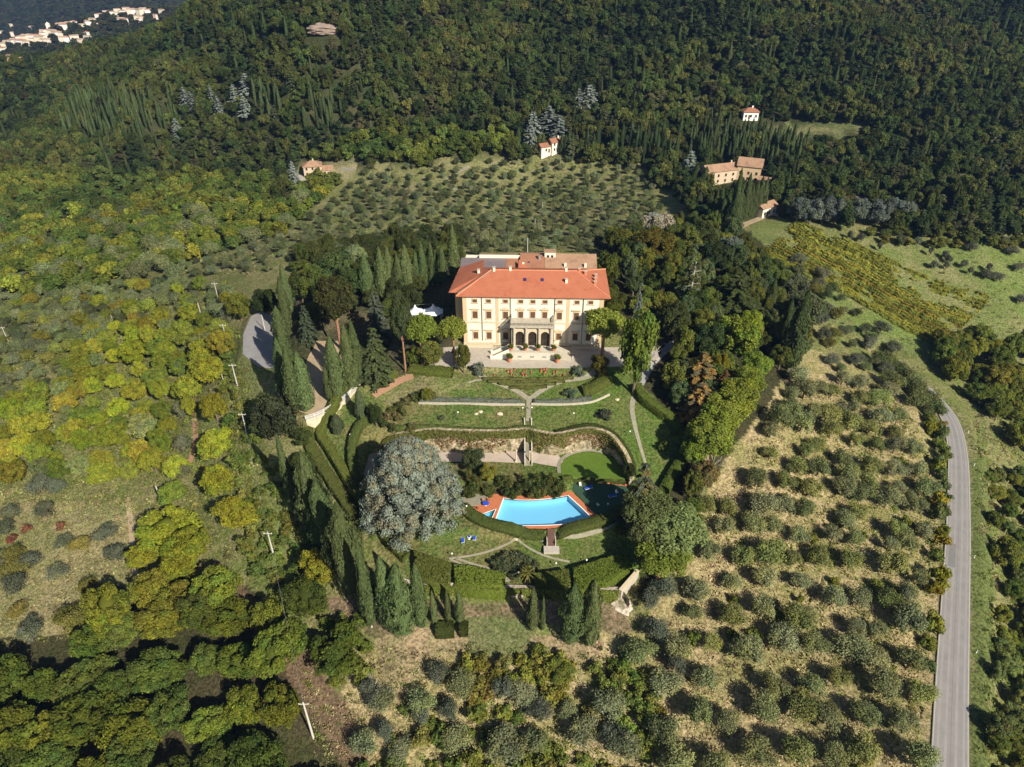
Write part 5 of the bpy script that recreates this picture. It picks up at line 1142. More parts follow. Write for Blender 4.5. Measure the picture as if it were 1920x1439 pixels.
# ---- utility poles
def upole(u, vb, vt, label, cross=True, r0=.14):
    x, y, z = P(u, vb); h = height_to(x, y, z, vt); r = empty('utility_pole', (x, y, z), 0, label, 'utility pole', 'utility poles on the slopes')
    MB().cone((0, 0, -1), (0, 0, h), r0*1.2, r0*.8, 8).build('pole', M['wood'], r)
    if cross:
        MB().box(-.95, .95, -.07, .07, h-.55, h-.42).build('crossarm', M['concrete'], r)
        for sx in (-.85, 0, .85): MB().lathe([(.05, h-.42), (.08, h-.3), (.03, h-.2)], 6, (sx, 0, 0)).build('insulator', M['white'], r)
    return x, y, z+h-.3
PO = {}
for k, a in {'a':(588,1385,1318,'large weathered utility pole in the bottom left clearing',True,.2),'b':(516,1051,998,'utility pole with crossarm above the dirt track left of the cypresses',True,.18),'c':(463,812,775,'utility pole below the dark oak left of the yard cypresses',True,.15),
          'd':(446,726,683,'utility pole with crossarm below the car park',True,.15),'e':(426,643,608,'utility pole left of the car park edge',True,.13),'f':(411,567,530,'utility pole among the olives above the car park',True,.13),'g':(380,602,568,'pale pole behind the round yellow green tree',False,.13),
          'h':(305,946,912,'leaning pale pole in the yellow chestnut slope',False,.17),'i':(420,718,702,'short pale post beside the pole below the car park',False,.1),'j':(497,620,591,'pale pole standing in the grey car park',False,.13),'k':(298,542,525,'small distant pole on the left olive slope',False,.1),'l':(234,540,527,'faint pole among the yellow trees far left',False,.1),
          'm':(17,643,613,'pole at the left edge of the photo',True,.13),'n':(211,601,591,'short pole stub on the left olive slope',False,.1),'o':(989,476,446,'tall pale pole rising behind the villa roofs',False,.12),'p':(1003,430,410,'pale pole in the olive field left of the field pole pair',False,.11),'q':(1017,400,379,'pale pole higher up in the olive field',False,.11),'r':(925,318,303,'small pole at the top of the olive field',False,.1),'s':(46,552,536,'small pole far left above the olives',False,.1)}.items(): PO[k] = upole(*a)
def wire(a, b_, label):
    m = MB(); n = 8; a = Vector(a); b_ = Vector(b_); pts = [a.lerp(b_, i/n)-Vector((0, 0, 4*.6*(i/n)*(1-i/n))) for i in range(n+1)]
    for i in range(n): m.cone(pts[i]-a, pts[i+1]-a, .025, .025, 4)
    tag(m.build('power_line', M['metal'], loc=tuple(a)), label, 'wire')
for a_, b_, l_ in (('a','b','bottom clearing pole and the track pole'),('b','c','track pole and the pole below the oak'),('c','d','pole below the oak and the car park pole'),('d','e','two poles beside the car park'),('e','f','car park edge pole and the olive slope pole')): wire(PO[a_], PO[b_], 'thin power line between the '+l_)
wire(PO['f'], PO['g'], 'thin wire between the olive slope pole and the pale pole')
# ---- roadside marker posts
for (u, v, lb) in ((1826,1047,'white roadside post where the tree shadow crosses the road'),(1830,1225,'white roadside post opposite the large clearing'),(1826,874,'white roadside post on the outside of the bend'),(1815,812,'blue topped roadside post at the bend')):
    x, y, z = P(u, v); r = empty('marker_post', (x, y, z), 0, lb, 'marker post', 'roadside marker posts'); MB().box(-.07, .07, -.05, .05, -.3, .95).build('post', M['white'], r); MB().box(-.075, .075, -.055, .055, .7, .85).build('reflector', M['glass_dark'], r)
# ---- farmhouses
def house(x, y, z, rz, wx, wy, h, roofm, wallm, label, hip=False, pitch=.32, wins=3, name='farmhouse', cat='house', group=None, chim=True, storeys=2, door=True, parts=True):
    r = empty(name, (x, y, z), rz, label, cat, group); e = .5; MB().box(-wx/2, wx/2, -wy/2, wy/2, -3, h).build('wall', wallm, r)
    X, Y = wx/2+e, wy/2+e; zr = h+Y*pitch*2*.5*1.6; q = (X-Y) if hip and X > Y else (X if not hip else .1); b = MB()
    vs = [(-X, -Y, h-.02), (X, -Y, h-.02), (X, Y, h-.02), (-X, Y, h-.02), (-q, 0, zr), (q, 0, zr)]
    lo = [(a, b2, c-.22) for a, b2, c in vs]
    b.add(vs+lo, [(0,1,5,4),(2,3,4,5),(1,2,5),(3,0,4),(11,7,6,10),(10,9,8,11),(0,6,7,1),(1,7,8,2),(2,8,9,3),(3,9,6,0)]); rf = b.build('roof', roofm, r)
    if not parts: return r
    if chim: MB().box(q*.4, q*.4+.7, -.3, .4, zr-1, zr+.9).build('chimney', wallm, rf)
    for i in range(wins):
        s = -wx/2+wx*(i+.5)/wins
        for k in range(storeys):
            zz = 1.0+k*2.7
            if zz+1.3 < h: w_ = MB().box(s-.5, s+.5, -wy/2-.06, -wy/2-.003, zz, zz+1.3).build('window', M['glass_dark'], r); MB().box(s-.65, s+.65, -wy/2-.14, -wy/2-.003, zz-.14, zz-.003).build('sill', M['stone'], w_)
    if door: MB().box(-wx/2+wx*.5/wins+1.3, -wx/2+wx*.5/wins+2.3, -wy/2-.07, -wy/2-.003, 0, 2.1).build('door', M['shutter'], r)
    return r
ob = plain('old_pink_wall', (.50,.40,.29), var=.15)
x, y, z = P(588, 327); house(x, y, z, math.radians(14), 10, 8, 5.6, M['roof_old'], ob, 'stone farmhouse with orange roof in the left clearing', hip=True); house(x+8.2, y+.5, z, math.radians(14), 6, 6, 3.2, M['roof_old'], ob, 'low annex attached right of the stone farmhouse', name='annex', wins=2, storeys=1, chim=False)
pad('farm_yard', [P(540,333), P(560,338), P(600,336), P(585,329), P(552,329)], M['gravel'], max(P(555,334)[2], P(590,333)[2])+.3, th=3)
x, y, z = P(1350, 340); house(x, y, z, math.radians(18), 20, 8, 6.5, M['roof_old'], ob, 'long low farm wing with dark red roof among the upper cypresses', wins=5); 
x, y, z = P(1404, 338); house(x, y+2, z, math.radians(-20), 11, 10, 7.5, M['roof_old'], M['ochre'], 'square tan farm tower house right of the long wing', wins=3, chim=False)
x, y, z = P(1432, 348); house(x, y, z, math.radians(-30), 5, 4, 3, M['roof_old'], M['stucco'], 'tiny white outbuilding just right of the tan tower house', name='outbuilding', wins=1, storeys=1, chim=False, door=False)
x, y, z = P(1432, 402); house(x, y, z, math.radians(35), 9, 5, 4, M['roof_old'], M['stucco'], 'small pale cottage at the top corner of the meadow', name='cottage', wins=3, storeys=1, chim=False)
x, y, z = P(1456, 360); house(x, y, z, 0, 6, 3, 2.6, M['white'], M['roof_red'], 'low shed with white roof right of the farm complex', name='shed', wins=1, storeys=1, chim=False, door=False)
x, y, z = P(1405, 221); house(x, y, z, math.radians(-3), 8.4, 6, 3.9, M['roof_red'], M['white'], 'white cottage with red hipped roof high in the wood', hip=True, name='cottage', wins=3, storeys=1)
x, y, z = P(1040, 283); house(x, y, z, math.radians(25), 6.5, 5.5, 5.5, M['roof_red'], M['stucco'], 'cream house with red roof beside the mid hill cypresses', wins=2); house(x-6, y-2, z, math.radians(25), 6, 5, 3.4, M['roof_red'], M['stucco'], 'lower red roofed annex left of the mid hill house', name='annex', wins=1, storeys=1, chim=False)
x, y, z = P(1600, 388); house(x, y, z, math.radians(4), 30, 6, 3, M['metalroof'], M['concrete'], 'long grey shed roof behind the blue grey firs', name='shed', wins=8, storeys=1, chim=False)
x, y, z = P(181, 94); house(x, y, z, .3, 12, 8, 5, M['roof_old'], ob, 'lone farmhouse on the wooded ridge below the village', wins=3, parts=False)
x, y, z = P(34, 124); house(x, y, z, .3, 11, 8, 5, M['roof_old'], ob, 'lone pale farmhouse on the ridge at the left edge', wins=3, parts=False)
ribbon('dirt_lane', [P(1380,430),P(1400,420),P(1420,412),P(1445,402),P(1462,405)], 3.0, M['dirt'], .15)
ribbon('dirt_lane', [P(838,338),P(848,330),P(860,322),P(880,312)], 2.2, M['path'], .15); ribbon('dirt_lane', [P(845,352),P(858,358),P(872,361)], 2.2, M['path'], .15)
ribbon('dirt_lane', [P(640,316),P(650,318),P(664,319)], 2.5, M['path'], .2)
ribbon('dirt_track', [P(362,700),P(364,760),P(366,820),P(356,870)], 1.6, M['pathred'], .05)
ribbon('dirt_track', [P(240,945),P(246,985),P(248,1020),P(255,1090)], 1.4, M['dirt'], .05)
# rocky outcrop on the mountain
x, y, z = P(590, 66); vv, ff = ico(4); rr_ = np.random.default_rng(3)
vv = vv*(1+.35*(vnoise(vv[:, 0]*3+5, vv[:, 2]*4+3, .8, 3)-.5)[:, None])*np.array([10, 4, 3.6]); tag(link('rock_outcrop', mesh_np('rock_outcrop', vv, ff, [plain('pink_rock', (.26,.20,.165), var=.3, scale=.4, bump=.5)]), loc=(x+6, y, z+3)), 'pink grey rocky outcrop high on the wooded mountain', 'rock outcrop')
# ---- the village on the far ridge
wm_ = [plain('far_white_wall', (.80,.77,.72)), plain('far_cream_wall', (.74,.66,.52)), plain('far_pink_wall', (.70,.56,.48))]
VH = [(5,97,14),(12,88,11),(16,84,10),(24,84,10),(30,80,11),(38,84,12),(40,78,10),(46,80,9),(52,77,12),(58,70,14),(62,74,15),(66,80,12),(70,76,14),(76,79,12),(80,74,12),(84,71,9),(88,82,13),(93,84,11),(45,87,13),(54,86,10),(85,66,10),(92,67,10),(101,69,12),(108,69,11),(115,69,12),(120,69,9),(118,55,13),(126,57,16),(124,50,14),(133,52,11),(144,51,10),(157,55,8),(121,77,12),(129,81,8),(143,79,13),(154,84,8),(165,68,12),(167,76,10),(163,46,9),(170,48,10),(176,44,9),(183,43,8),(187,36,9),(191,33,8),(200,26,9),(213,30,7),(222,25,10),(228,24,12),(233,27,9),(222,33,6),(229,42,11),(236,44,9),(240,26,10),(248,26,12),(256,28,10),(264,29,10),(271,27,10),(280,27,10),(260,38,9),(268,39,9),(262,43,6),(305,27,8),(293,35,6),(20,112,7),(3,62,6),(25,67,5),(60,54,6),(23,50,5)]
VR = [plain('village_roof', (.42, .22, .15)), plain('faded_village_roof', (.40, .29, .22)), plain('tan_village_roof', (.46, .33, .25))]
words_v = ['white', 'cream', 'pinkish']
for i, (u, v, wpx) in enumerate(VH):
    # the far slope point under this pixel
    rx, ry, rz = ray(u, v+3); ds = np.arange(950, 2700, 4.0); f = CH+rz*ds/ry-Hf(rx/ry*ds, ds); k = np.where(f < 0)[0]; D = ds[k[0]] if len(k) else 1400
    x, y = rx/ry*D, D; z = float(Hf(x, y)); wd = wpx*(D/ry)/F*1.15; j = (i*7) % 3
    seg = 'at the left edge' if u < 50 else 'in the dense left cluster' if u < 118 else 'in the middle by the big block' if u < 160 else 'on the climbing stretch' if u < 205 else 'on the right end of the ridge'
    house(x, y, z, random.uniform(-.5, .5), wd, wd*.7, random.uniform(8, 12), VR[i % 3], wm_[j], words_v[j]+' house of the far village '+seg, hip=i % 3 == 0, pitch=.14, name='village_house', group='houses of the far village', parts=False)['auto'] = 1
x, y, z = at_D(97, 70, 1372); z = float(Hf(x, y)); r = empty('bell_tower', (x, y, z), 0, 'white bell tower rising from the far village', 'tower'); MB().box(-2.5, 2.5, -2.5, 2.5, -3, 17).build('shaft', wm_[0], r); MB().add([(-3,-3,17),(3,-3,17),(3,3,17),(-3,3,17),(0,0,21)], [(0,1,4),(1,2,4),(2,3,4),(3,0,4),(3,2,1,0)]).build('roof', wm_[1], r)

# ================================================================== TREES SET BY HAND
CY = (.10, .13, .05); CYD = (.06, .082, .032); OL = (.15, .16, .10); DK = (.04, .052, .02); GR = (.10, .13, .03); YG = (.15, .15, .028); GOLD = (.20, .155, .03)
PB = (.175, .215, .036); BL = (.15, .18, .165); TAN = (.23, .17, .09)
yc = 'cypresses around the yard left of the garden'
for u, vb, vt, w_, lb in ((547,601,495,22,'tall pointed cypress at the back of the left park row'),(544,632,520,22,'cypress with a slim top behind the red tipped one'),(536,671,574,30,'cypress with a rusty tip beside the car park'),(542,700,590,28,'dense cypress just below the rusty tipped one'),
     (544,762,634,32,'wide leftmost cypress of the yard foreground row'),(558,770,650,30,'second cypress of the yard foreground row'),(577,770,660,34,'pale front cypress at the top end of the balustrade'),(636,748,629,32,'cypress rising behind the middle of the balustrade'),(661,731,609,30,'tall cypress left of the broad dark conifer'),(674,722,599,26,'slender cypress touching the broad dark conifer'),(619,752,686,16,'small young cypress behind the balustrade')):
    T('cypress', u, vb, vt, w_, CY, 'cypress', lb, yc)
bc = 'cypresses in the row left of the villa'
for u, vb, vt, w_, lb in ((691,560,476,28,'bushy cypress at the left end of the row beside the villa'),(720,560,463,24,'first tall cypress of the row beside the villa'),(733,548,462,18,'narrow cypress close behind the first tall one'),(750,550,476,20,'shorter cypress in the row beside the villa'),(765,548,459,26,'bushy tall cypress in the middle of the row'),(783,540,470,16,'thin cypress right of the row middle'),(795,540,454,18,'tall thin cypress with two tips beside the villa'),(811,535,452,16,'thin cypress third from the villa'),(820,535,468,16,'short thin cypress second from the villa'),(831,535,459,18,'cypress with leaning tip near the villa'),(852,523,420,22,'tallest cypress directly left of the mauve roof')):
    T('cypress', u, vb, vt, w_, CY, 'cypress', lb, bc)
lc_ = 'cypresses along the lower left edge of the garden'
for kd, u, vb, vt, w_, lb in (('broad_cypress',598,1005,846,54,'loose pale cypress at the top of the lower left row'),('broad_cypress',618,1035,898,52,'shaggy cypress second in the lower left row'),('broad_cypress',661,1110,944,62,'massive cypress left of the blue cedar'),('cypress',697,1176,1016,28,'slim dark cypress below the massive one'),('cypress',731,1180,1042,36,'knobbly cypress in the bottom left group'),('broad_cypress',757,1188,1058,52,'widest cypress of the bottom left group'),('cypress',790,1176,1056,32,'smooth cypress at the right of the bottom left group'),
     ('cypress',553,960,812,20,'thin cypress at the top of the left garden edge'),('cypress',672,1080,1000,24,'short cypress tucked behind the massive one')):
    T(kd, u, vb, vt, w_, CY, 'cypress', lb, lc_)
fr_ = 'small cypresses in front of the garden wall'
for u, vb, vt, w_, lb in ((815,1171,1107,14,'left of three young cypresses below the garden wall'),(841,1167,1106,12,'middle of three young cypresses below the garden wall'),(863,1169,1106,16,'right of three young cypresses below the garden wall'),(998,1183,1100,20,'medium cypress alone at the front wall centre'),(1017,1183,1118,10,'very thin cypress beside the medium front one')):
    T('cypress', u, vb, vt, w_, CY, 'cypress', lb, fr_)
T('broad_cypress', 1070, 1202, 1094, 44, CY, 'cypress', 'left of the two shaggy cypresses at the right front wall', fr_); T('broad_cypress', 1104, 1206, 1086, 40, CY, 'cypress', 'right of the two shaggy cypresses at the right front wall', fr_)
hedge(pp((818,1186),(835,1186),(852,1185)), 2.6, 2.2, 'left dark box bush under the young cypresses', (.05,.065,.018)); hedge(pp((862,1184),(878,1183)), 2.4, 2.0, 'right dark box bush under the young cypresses', (.05,.065,.018))
# the great blue cedar: boughs ending in rounded tufts over a dome
def blue_cedar():
    x, y, z = at_z(775, 972, -14.6); PLACED.append((x, y, 12)); c = Crown(777); r = c.r; Hc, R = 21.5, 11.6; n = 230
    for i in range(n):
        t = (i+.5)/n; zz = Hc*(.06+.92*(1-(1-t)**1.25)); k = zz/Hc; a = i*2.39996+r.uniform(-.25, .25)
        rad = R*(1-max(0, k-.12)**1.9*1.18)**.72 if k < .97 else .5; rad *= r.uniform(.80, 1.04); q = r.uniform(1.4, 2.35)*(1-.3*k)
        d = np.array([math.cos(a), math.sin(a), 0]); cpt = d*rad*.9+np.array([0, 0, zz])
        fresh = np.array([1, 1, 1]) if r.random() > .34 else np.array([1.15, .96, .78])
        m_ = 150; dd = unit(r.normal(0, 1, (m_, 3))); dd = unit(dd+d*.6+np.array([0, 0, .35])); p = cpt+dd*np.array([q, q, q*.8])*r.uniform(.55, 1.05, (m_, 1))
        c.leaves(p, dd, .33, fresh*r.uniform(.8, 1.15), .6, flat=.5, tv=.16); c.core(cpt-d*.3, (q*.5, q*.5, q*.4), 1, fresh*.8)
    c.core((0, 0, Hc*.34), (R*.42, R*.42, Hc*.3), 2, (.6, .6, .6))  # heart of the crown darkened by tint in place of shade
    for i in range(130):
        k = r.uniform(.1, .9); a = r.uniform(0, 6.28); rd = R*(1-k**2)**.6*.62; c.lobe((rd*math.cos(a), rd*math.sin(a), k*Hc), (1.6, 1.6, 1.2), 26, .6, corek=.7)
    root = empty('blue_cedar', (x, y, z), 0, 'huge rounded blue grey cedar with tan tinged tufts left of the pool', 'tree')
    o = link('crown', c.mesh('crown', M['leaf']), root); o.color = (.30, .36, .29, 1); link('trunk', trunk_mesh(14, .8, .3, 8, 6, seed=33, top=15), root)
blue_cedar()
# park left of the villa
T('conifer', 711, 716, 614, 74, (.10,.125,.055), 'conifer', 'broad dark conifer standing over the left end of the upper lawn'); T('pine', 640, 655, 522, 78, (.06,.065,.024), 'pine', 'large brownish dark pine in the middle of the left park')
Tc('oak', 586, 523, 56, 12, (.09,.11,.03), 'oak', 'round sunlit green tree behind the left park cypresses'); T('conifer', 580, 640, 572, 44, (.06,.08,.05), 'conifer', 'small layered cedar left of the brown pine'); Tc('chestnut', 634, 500, 62, 12, (.075,.10,.04), 'chestnut', 'feathery mid green tree at the back of the left park')
Tc('pine', 668, 486, 44, 12, (.15,.18,.09), 'pine', 'pale green topped tree at the back of the left park'); Tc('oak', 652, 520, 50, 11, (.06,.08,.03), 'oak', 'dark tree between the pale topped tree and the cypress row')
T('pine', 761, 698, 556, 48, (.055,.068,.03), 'pine', 'tall dark pine with bare trunk left of the stone pines'); T('conifer', 712, 640, 545, 60, (.10,.12,.09), 'conifer', 'grey green cedar between the brown pine and the marquee')
T('stone_pine', 794, 690, 592, 66, PB, 'stone_pine', 'bright umbrella pine left of the villa front'); T('stone_pine', 852, 682, 596, 56, PB, 'stone_pine', 'bright umbrella pine touching the left corner of the villa front'); T('stone_pine', 1128, 668, 584, 80, PB, 'stone_pine', 'bright umbrella pine shading the right end of the facade')
T('oak', 806, 690, 640, 50, (.11,.125,.035), 'oak', 'light leafy tree under the left umbrella pine'); T('oak', 775, 690, 650, 26, GR, 'oak', 'small round bush tree at the foot of the tall dark pine')
T('oak', 870, 700, 644, 28, (.09,.10,.025), 'laurel', 'conical dark laurel at the left corner of the forecourt'); Tc('shrub', 898, 691, 30, 3, (.17,.18,.14), 'shrub', 'grey rounded shrub at the left of the rose bed', cat='shrub'); Tc('shrub', 1085, 695, 26, 3, (.15,.17,.12), 'shrub', 'grey shrub at the right of the rose bed', cat='shrub')
T('oak', 1122, 712, 662, 34, (.11,.105,.025), 'laurel', 'olive gold bushy laurel at the right of the forecourt'); Tc('oak', 852, 660, 14, 3, GR, 'bush', 'little round bush beside the left umbrella pine trunk', cat='shrub')
T('oak', 1187, 740, 578, 74, (.10,.15,.03), 'oak', 'tall bright leafy tree right of the forecourt'); T('conifer', 1190, 640, 530, 30, BL, 'blue_spruce', 'slim blue spruce right of the villa roof')
Tc('oak', 519, 770, 100, 12, (.05,.06,.032), 'oak', 'big dark greyish oak below the car park'); Tc('oak', 497, 790, 60, 9, (.05,.06,.03), 'oak', 'darker half of the oak clump below the car park'); Tc('chestnut', 446, 572, 50, 9, (.13,.145,.03), 'chestnut', 'round yellow green tree above the car park'); Tc('olive', 426, 590, 34, 5, OL, 'olive_tree', 'olive between the round yellow green tree and the pole'); Tc('oak', 497, 560, 50, 9, DK, 'oak', 'dark tree shading the top of the car park')
T('cypress', 679, 788, 728, 20, (.08,.10,.05), 'clipped_cypress', 'plump young cypress on the upper left lawn'); T('cypress', 634, 812, 776, 24, (.08,.10,.05), 'clipped_cypress', 'plump young cypress on the lower left lawn'); T('oak', 706, 800, 755, 30, DK, 'laurel', 'dark ball shaped laurel on a thin trunk above the left hedge')
Tc('oak', 888, 858, 46, 7, (.06,.075,.035), 'oak', 'dark round tree in front of the retaining wall'); Tc('oak', 915, 884, 34, 5, (.15,.145,.03), 'golden_shrub', 'golden green round shrub above the pool paving'); Tc('chestnut', 800, 738, 26, 3.5, YG, 'bush', 'bright yellow bush on the upper left lawn', cat='shrub')
rs = np.random.default_rng(12)
for i in range(40):
    u = rs.uniform(868, 1068); v = rs.uniform(890, 922)+(4 if u > 930 else 0); Tc('shrub', u, v, rs.uniform(18, 32), rs.uniform(1.6, 3.2), [(.06,.075,.025),(.085,.10,.03),(.05,.06,.02),(.10,.11,.035)][i % 4], 'shrub', 'dense shrub in the belt behind the pool', 'shrubs between the patio and the pool', cat='shrub')['auto'] = 1
for i, (u, v) in enumerate(((735,768),(748,760),(762,752),(775,745),(790,740),(728,780),(812,742),(720,792),(745,780),(757,770),(735,800),(770,800))):
    Tc('shrub', u, v, 20, 2.2, [(.10,.11,.035),(.07,.085,.03),(.13,.12,.05)][i % 3], 'shrub', 'scruffy shrub on the bank between the left lawns', 'scruffy shrubs on the bank between the left lawns', cat='shrub')['auto'] = 1

for u, v, w_ in ((930,1056,28),(944,1048,30),(960,1042,30),(976,1044,28),(990,1050,28),(1002,1058,24),(948,1062,30),(966,1058,34),(984,1064,30),(935,1068,22),(965,1074,28),(998,1070,22)): Tc('shrub', u, v, w_, 2.0, (.085,.095,.05), 'shrub', 'dark greyish shrub in the bed above the palm', 'greyish shrubs in the bed above the palm', cat='shrub')['auto'] = 1
Tc('shrub', 1133, 777, 34, 2.0, (.08,.095,.06), 'shrub', 'round dark shrub on the right upper lawn', cat='shrub'); Tc('shrub', 1070, 735, 32, 1.5, (.10,.12,.08), 'shrub', 'grey low shrub below the right arm of the path', cat='shrub'); Tc('shrub', 828, 782, 14, 1, (.12,.13,.09), 'shrub', 'tiny grey shrub on the left terrace lawn', cat='shrub'); Tc('oak', 1245, 835, 20, 3, (.09,.12,.03), 'shrub', 'round bush on the shaded right lawn', cat='shrub'); Tc('oak', 1163, 993, 22, 3, (.11,.12,.03), 'shrub', 'round yellowish bush in the black shadow right of the pool', cat='shrub')
# palm
def palm():
    x, y, z = P(989, 1096); r = empty('palm_tree', (x, y, z-.1), 0, 'small fan palm between the clipped hedge blocks', 'palm'); h = 3.6
    MB().cone((0, 0, -.5), (0, 0, h), .22, .16, 8).build('trunk', M['bark_red'], r); c = Crown(5)
    for i in range(30):
        a = i*2.4; el = 1.1-1.5*i/30; L = 1.9; n = 9; t = np.linspace(.15, 1, n)
        p = np.column_stack([np.cos(a)*np.cos(el)*L*t, np.sin(a)*np.cos(el)*L*t, h+np.sin(el)*L*t-.5*t**2]); nn = np.tile([0, 0, 1.0], (n, 1))
        c.leaves(p, nn, .38, np.ones(3), .5, tdir=np.array([math.cos(a), math.sin(a), 0]), flat=.3)
    o = link('fronds', c.mesh('fronds', M['leaf']), r); o.color = (.20, .19, .045, 1)
palm()
T('tipped_cedar', 1196, 985, 866, 84, (.10,.115,.075), 'cedar', 'orange tipped cedar beside the right side of the pool')
# right side of the garden and park
for kd, u, v, w_, h, cl, nm, lb in (('pine',1332,826,100,13,PB,'pine','large bright pine right of the shaded lawn'),('pine',1362,772,92,13,PB,'pine','bright pine above the large one'),('pine',1400,722,70,12,PB,'pine','bright pine at the upper end of the pine row'),('pine',1418,690,60,11,PB,'pine','small bright pine by the pink dirt patch'),('pine',1300,852,50,10,PB,'pine','small bright pine at the hedge corner'),('pine',1384,748,84,13,PB,'pine','bright pine between the two highest of the pine row'),('pine',1346,796,84,13,PB,'pine','bright pine in the thick of the pine row'),
     ('stone_pine',1215,960,100,13,(.10,.125,.045),'stone_pine','dark umbrella pine leaning over the pool side'),('stone_pine',1262,1000,130,13,(.165,.195,.07),'stone_pine','wide pine right of the lower lawn'),('stone_pine',1240,1050,110,12,PB,'stone_pine','bright pine with visible trunk at the lower right corner'),('stone_pine',1210,1008,60,12,(.10,.12,.045),'stone_pine','dark pine between the court and the lower lawn'),
     ('cedar',1384,545,120,16,(.065,.08,.03),'cedar','spreading dark cedar in the middle of the right park'),('chestnut',1228,455,84,12,(.12,.10,.022),'chestnut','round autumn gold tree behind the villa'),('oak',1235,416,64,10,(.26,.24,.21),'oak','pale grey tree above the autumn gold one'),('chestnut',1212,490,40,10,(.15,.15,.03),'chestnut','small yellow tree between the villa and the autumn tree'),
     ('oak',1370,462,46,11,BL,'blue_spruce','blue grey spruce at the top of the right park'),('oak',1269,596,54,12,(.045,.058,.024),'oak','dark bay tree right of the tall bright conifer'),('oak',1326,632,66,12,(.04,.055,.022),'oak','very dark round tree beside the yellow green one'),('chestnut',1382,628,86,13,(.17,.19,.03),'chestnut','large yellow green tree in the right park'),('pine',1406,612,52,12,(.20,.25,.03),'pine','bright lime pine behind the yellow green tree'),
     ('tipped_cedar',1318,690,84,12,(.19,.165,.08),'cedar','tan tipped cedar above the clipped hedge'),('chestnut',1350,684,36,9,(.19,.16,.02),'chestnut','golden tree at the right of the tan cedar'),('tipped_cedar',1316,748,90,12,(.18,.155,.08),'cedar','lower tan tipped cedar beside the bright pines'),('tipped_cedar',1358,716,50,10,(.12,.10,.055),'cedar','small tan tipped cedar between the golden tree and the pines'),
     ('oak',1446,622,46,11,(.06,.075,.022),'oak','dark green tree left of the big right cypress'),('oak',1510,578,70,15,(.095,.11,.065),'oak','pale grey green tree right of the big cypress'),('oak',1495,540,50,12,(.08,.095,.055),'oak','grey green tree above the big cypress'),('oak',1395,460,50,10,(.075,.08,.022),'oak','olive green tree right of the blue spruce'),('oak',1430,500,46,10,(.07,.085,.03),'oak','dark tree near the meadow corner'),
     ('chestnut',1323,890,50,9,(.15,.13,.055),'chestnut','pale yellow brown tree below the large bright pine'),('chestnut',1300,905,44,8,(.12,.13,.035),'chestnut','yellowish scrub tree right of the orange tipped cedar'),('oak',1180,880,26,5,(.04,.05,.02),'bush','dark bush at the right end of the oval lawn'),('oak',1340,480,70,13,(.04,.05,.02),'oak','black green tree behind the dead pine'),('oak',1320,440,60,11,(.05,.06,.02),'oak','dark tree above the black green one'),('oak',1150,560,44,11,(.075,.095,.022),'oak','green tree touching the right corner of the villa roof'),('oak',1140,500,50,14,(.07,.085,.02),'oak','tall green tree at the back right corner of the villa'),('oak',1160,450,40,12,(.085,.09,.022),'oak','yellowish green tree behind the villa chimneys')):
    Tc(kd, u, v, w_, h, cl, nm, lb)
T('conifer', 1285, 585, 458, 62, (.10,.125,.06), 'conifer', 'tall layered pale green conifer left of the dead pine')
T('oak', 1872, 1058, 1015, 60, (.14,.16,.035), 'oak', 'taller tree right of the road casting its shadow across the lane')
def dead_pine():
    x, y, z = P(1287, 592); h = height_to(x, y, z, 490); r = empty('dead_pine', (x, y, z-.1), 0, 'half dead red trunked pine with bare pale branches in the right park', 'tree'); b = MB(); b.cone((0, 0, 0), (.4, 0, h), .32, .1, 7); rr_ = random.Random(4)
    for i in range(26):
        t = .25+.7*i/26; a = i*2.4; L = 3.8*(1-t*.5); b.cone((.4*t, 0, h*t), (.4*t+L*math.cos(a), L*math.sin(a), h*t+L*.12), .09, .02, 4)
        b.cone((.4*t+L*.5*math.cos(a), L*.5*math.sin(a), h*t+.1), (.4*t+L*.9*math.cos(a+.35), L*.9*math.sin(a+.35), h*t+L*.2), .05, .015, 4)
    b.build('trunk', M['bark_pale'], r); c = Crown(9)
    for i in range(16):
        a = i*2.4; q = c.r.uniform(1.4, 3.2); c.lobe((q*math.cos(a), q*math.sin(a), h*c.r.uniform(.62, 1.0)), (1, 1, .7), 60, .36, corek=.4)
    o = link('crown', c.mesh('crown', M['leaf']), r); o.color = (.10, .105, .035, 1)
dead_pine()
def bare_tree(u, v, h, label):
    x, y, z = P(u, v, h*.5); r = empty('bare_tree', (x, y, z-.1), 0, label, 'tree', 'bare branched trees'); b = MB(); rr_ = random.Random(int(u)); b.cone((0, 0, -.5), (0, 0, h*.45), .16, .11, 6)
    for i in range(15):
        a = i*2.4; L = h*.42*rr_.uniform(.7, 1.1); z0 = h*rr_.uniform(.25, .45); e = (L*.6*math.cos(a), L*.6*math.sin(a), z0+L*.75); b.cone((0, 0, z0), e, .075, .04, 4)
        for k in range(4):
            a2 = a+rr_.uniform(-.9, .9); b.cone(e, (e[0]+L*.5*math.cos(a2), e[1]+L*.5*math.sin(a2), e[2]+L*rr_.uniform(.1, .5)), .035, .012, 3)
    b.build('branches', M['bark_pale'], r)
bare_tree(1334, 872, 7, 'bare pale branched tree below the large bright pine'); bare_tree(700, 1290, 5, 'bare twiggy tree by the bare dirt patch')
rc = 'cypresses of the right park'
for u, vb, vt, w_, lb in ((1478,693,545,40,'biggest dark cypress at the right edge of the park'),(1462,660,560,22,'cypress pressed against the left of the biggest one'),(1439,592,522,18,'slim cypress above the biggest one'),(1539,602,564,11,'lone small cypress beside the sloping meadow'),(1420,500,462,9,'tiny cypress at the meadow corner')):
    T('cypress', u, vb, vt, w_, CYD, 'cypress', lb, rc)
uc = 'cypress avenue below the farm complex'
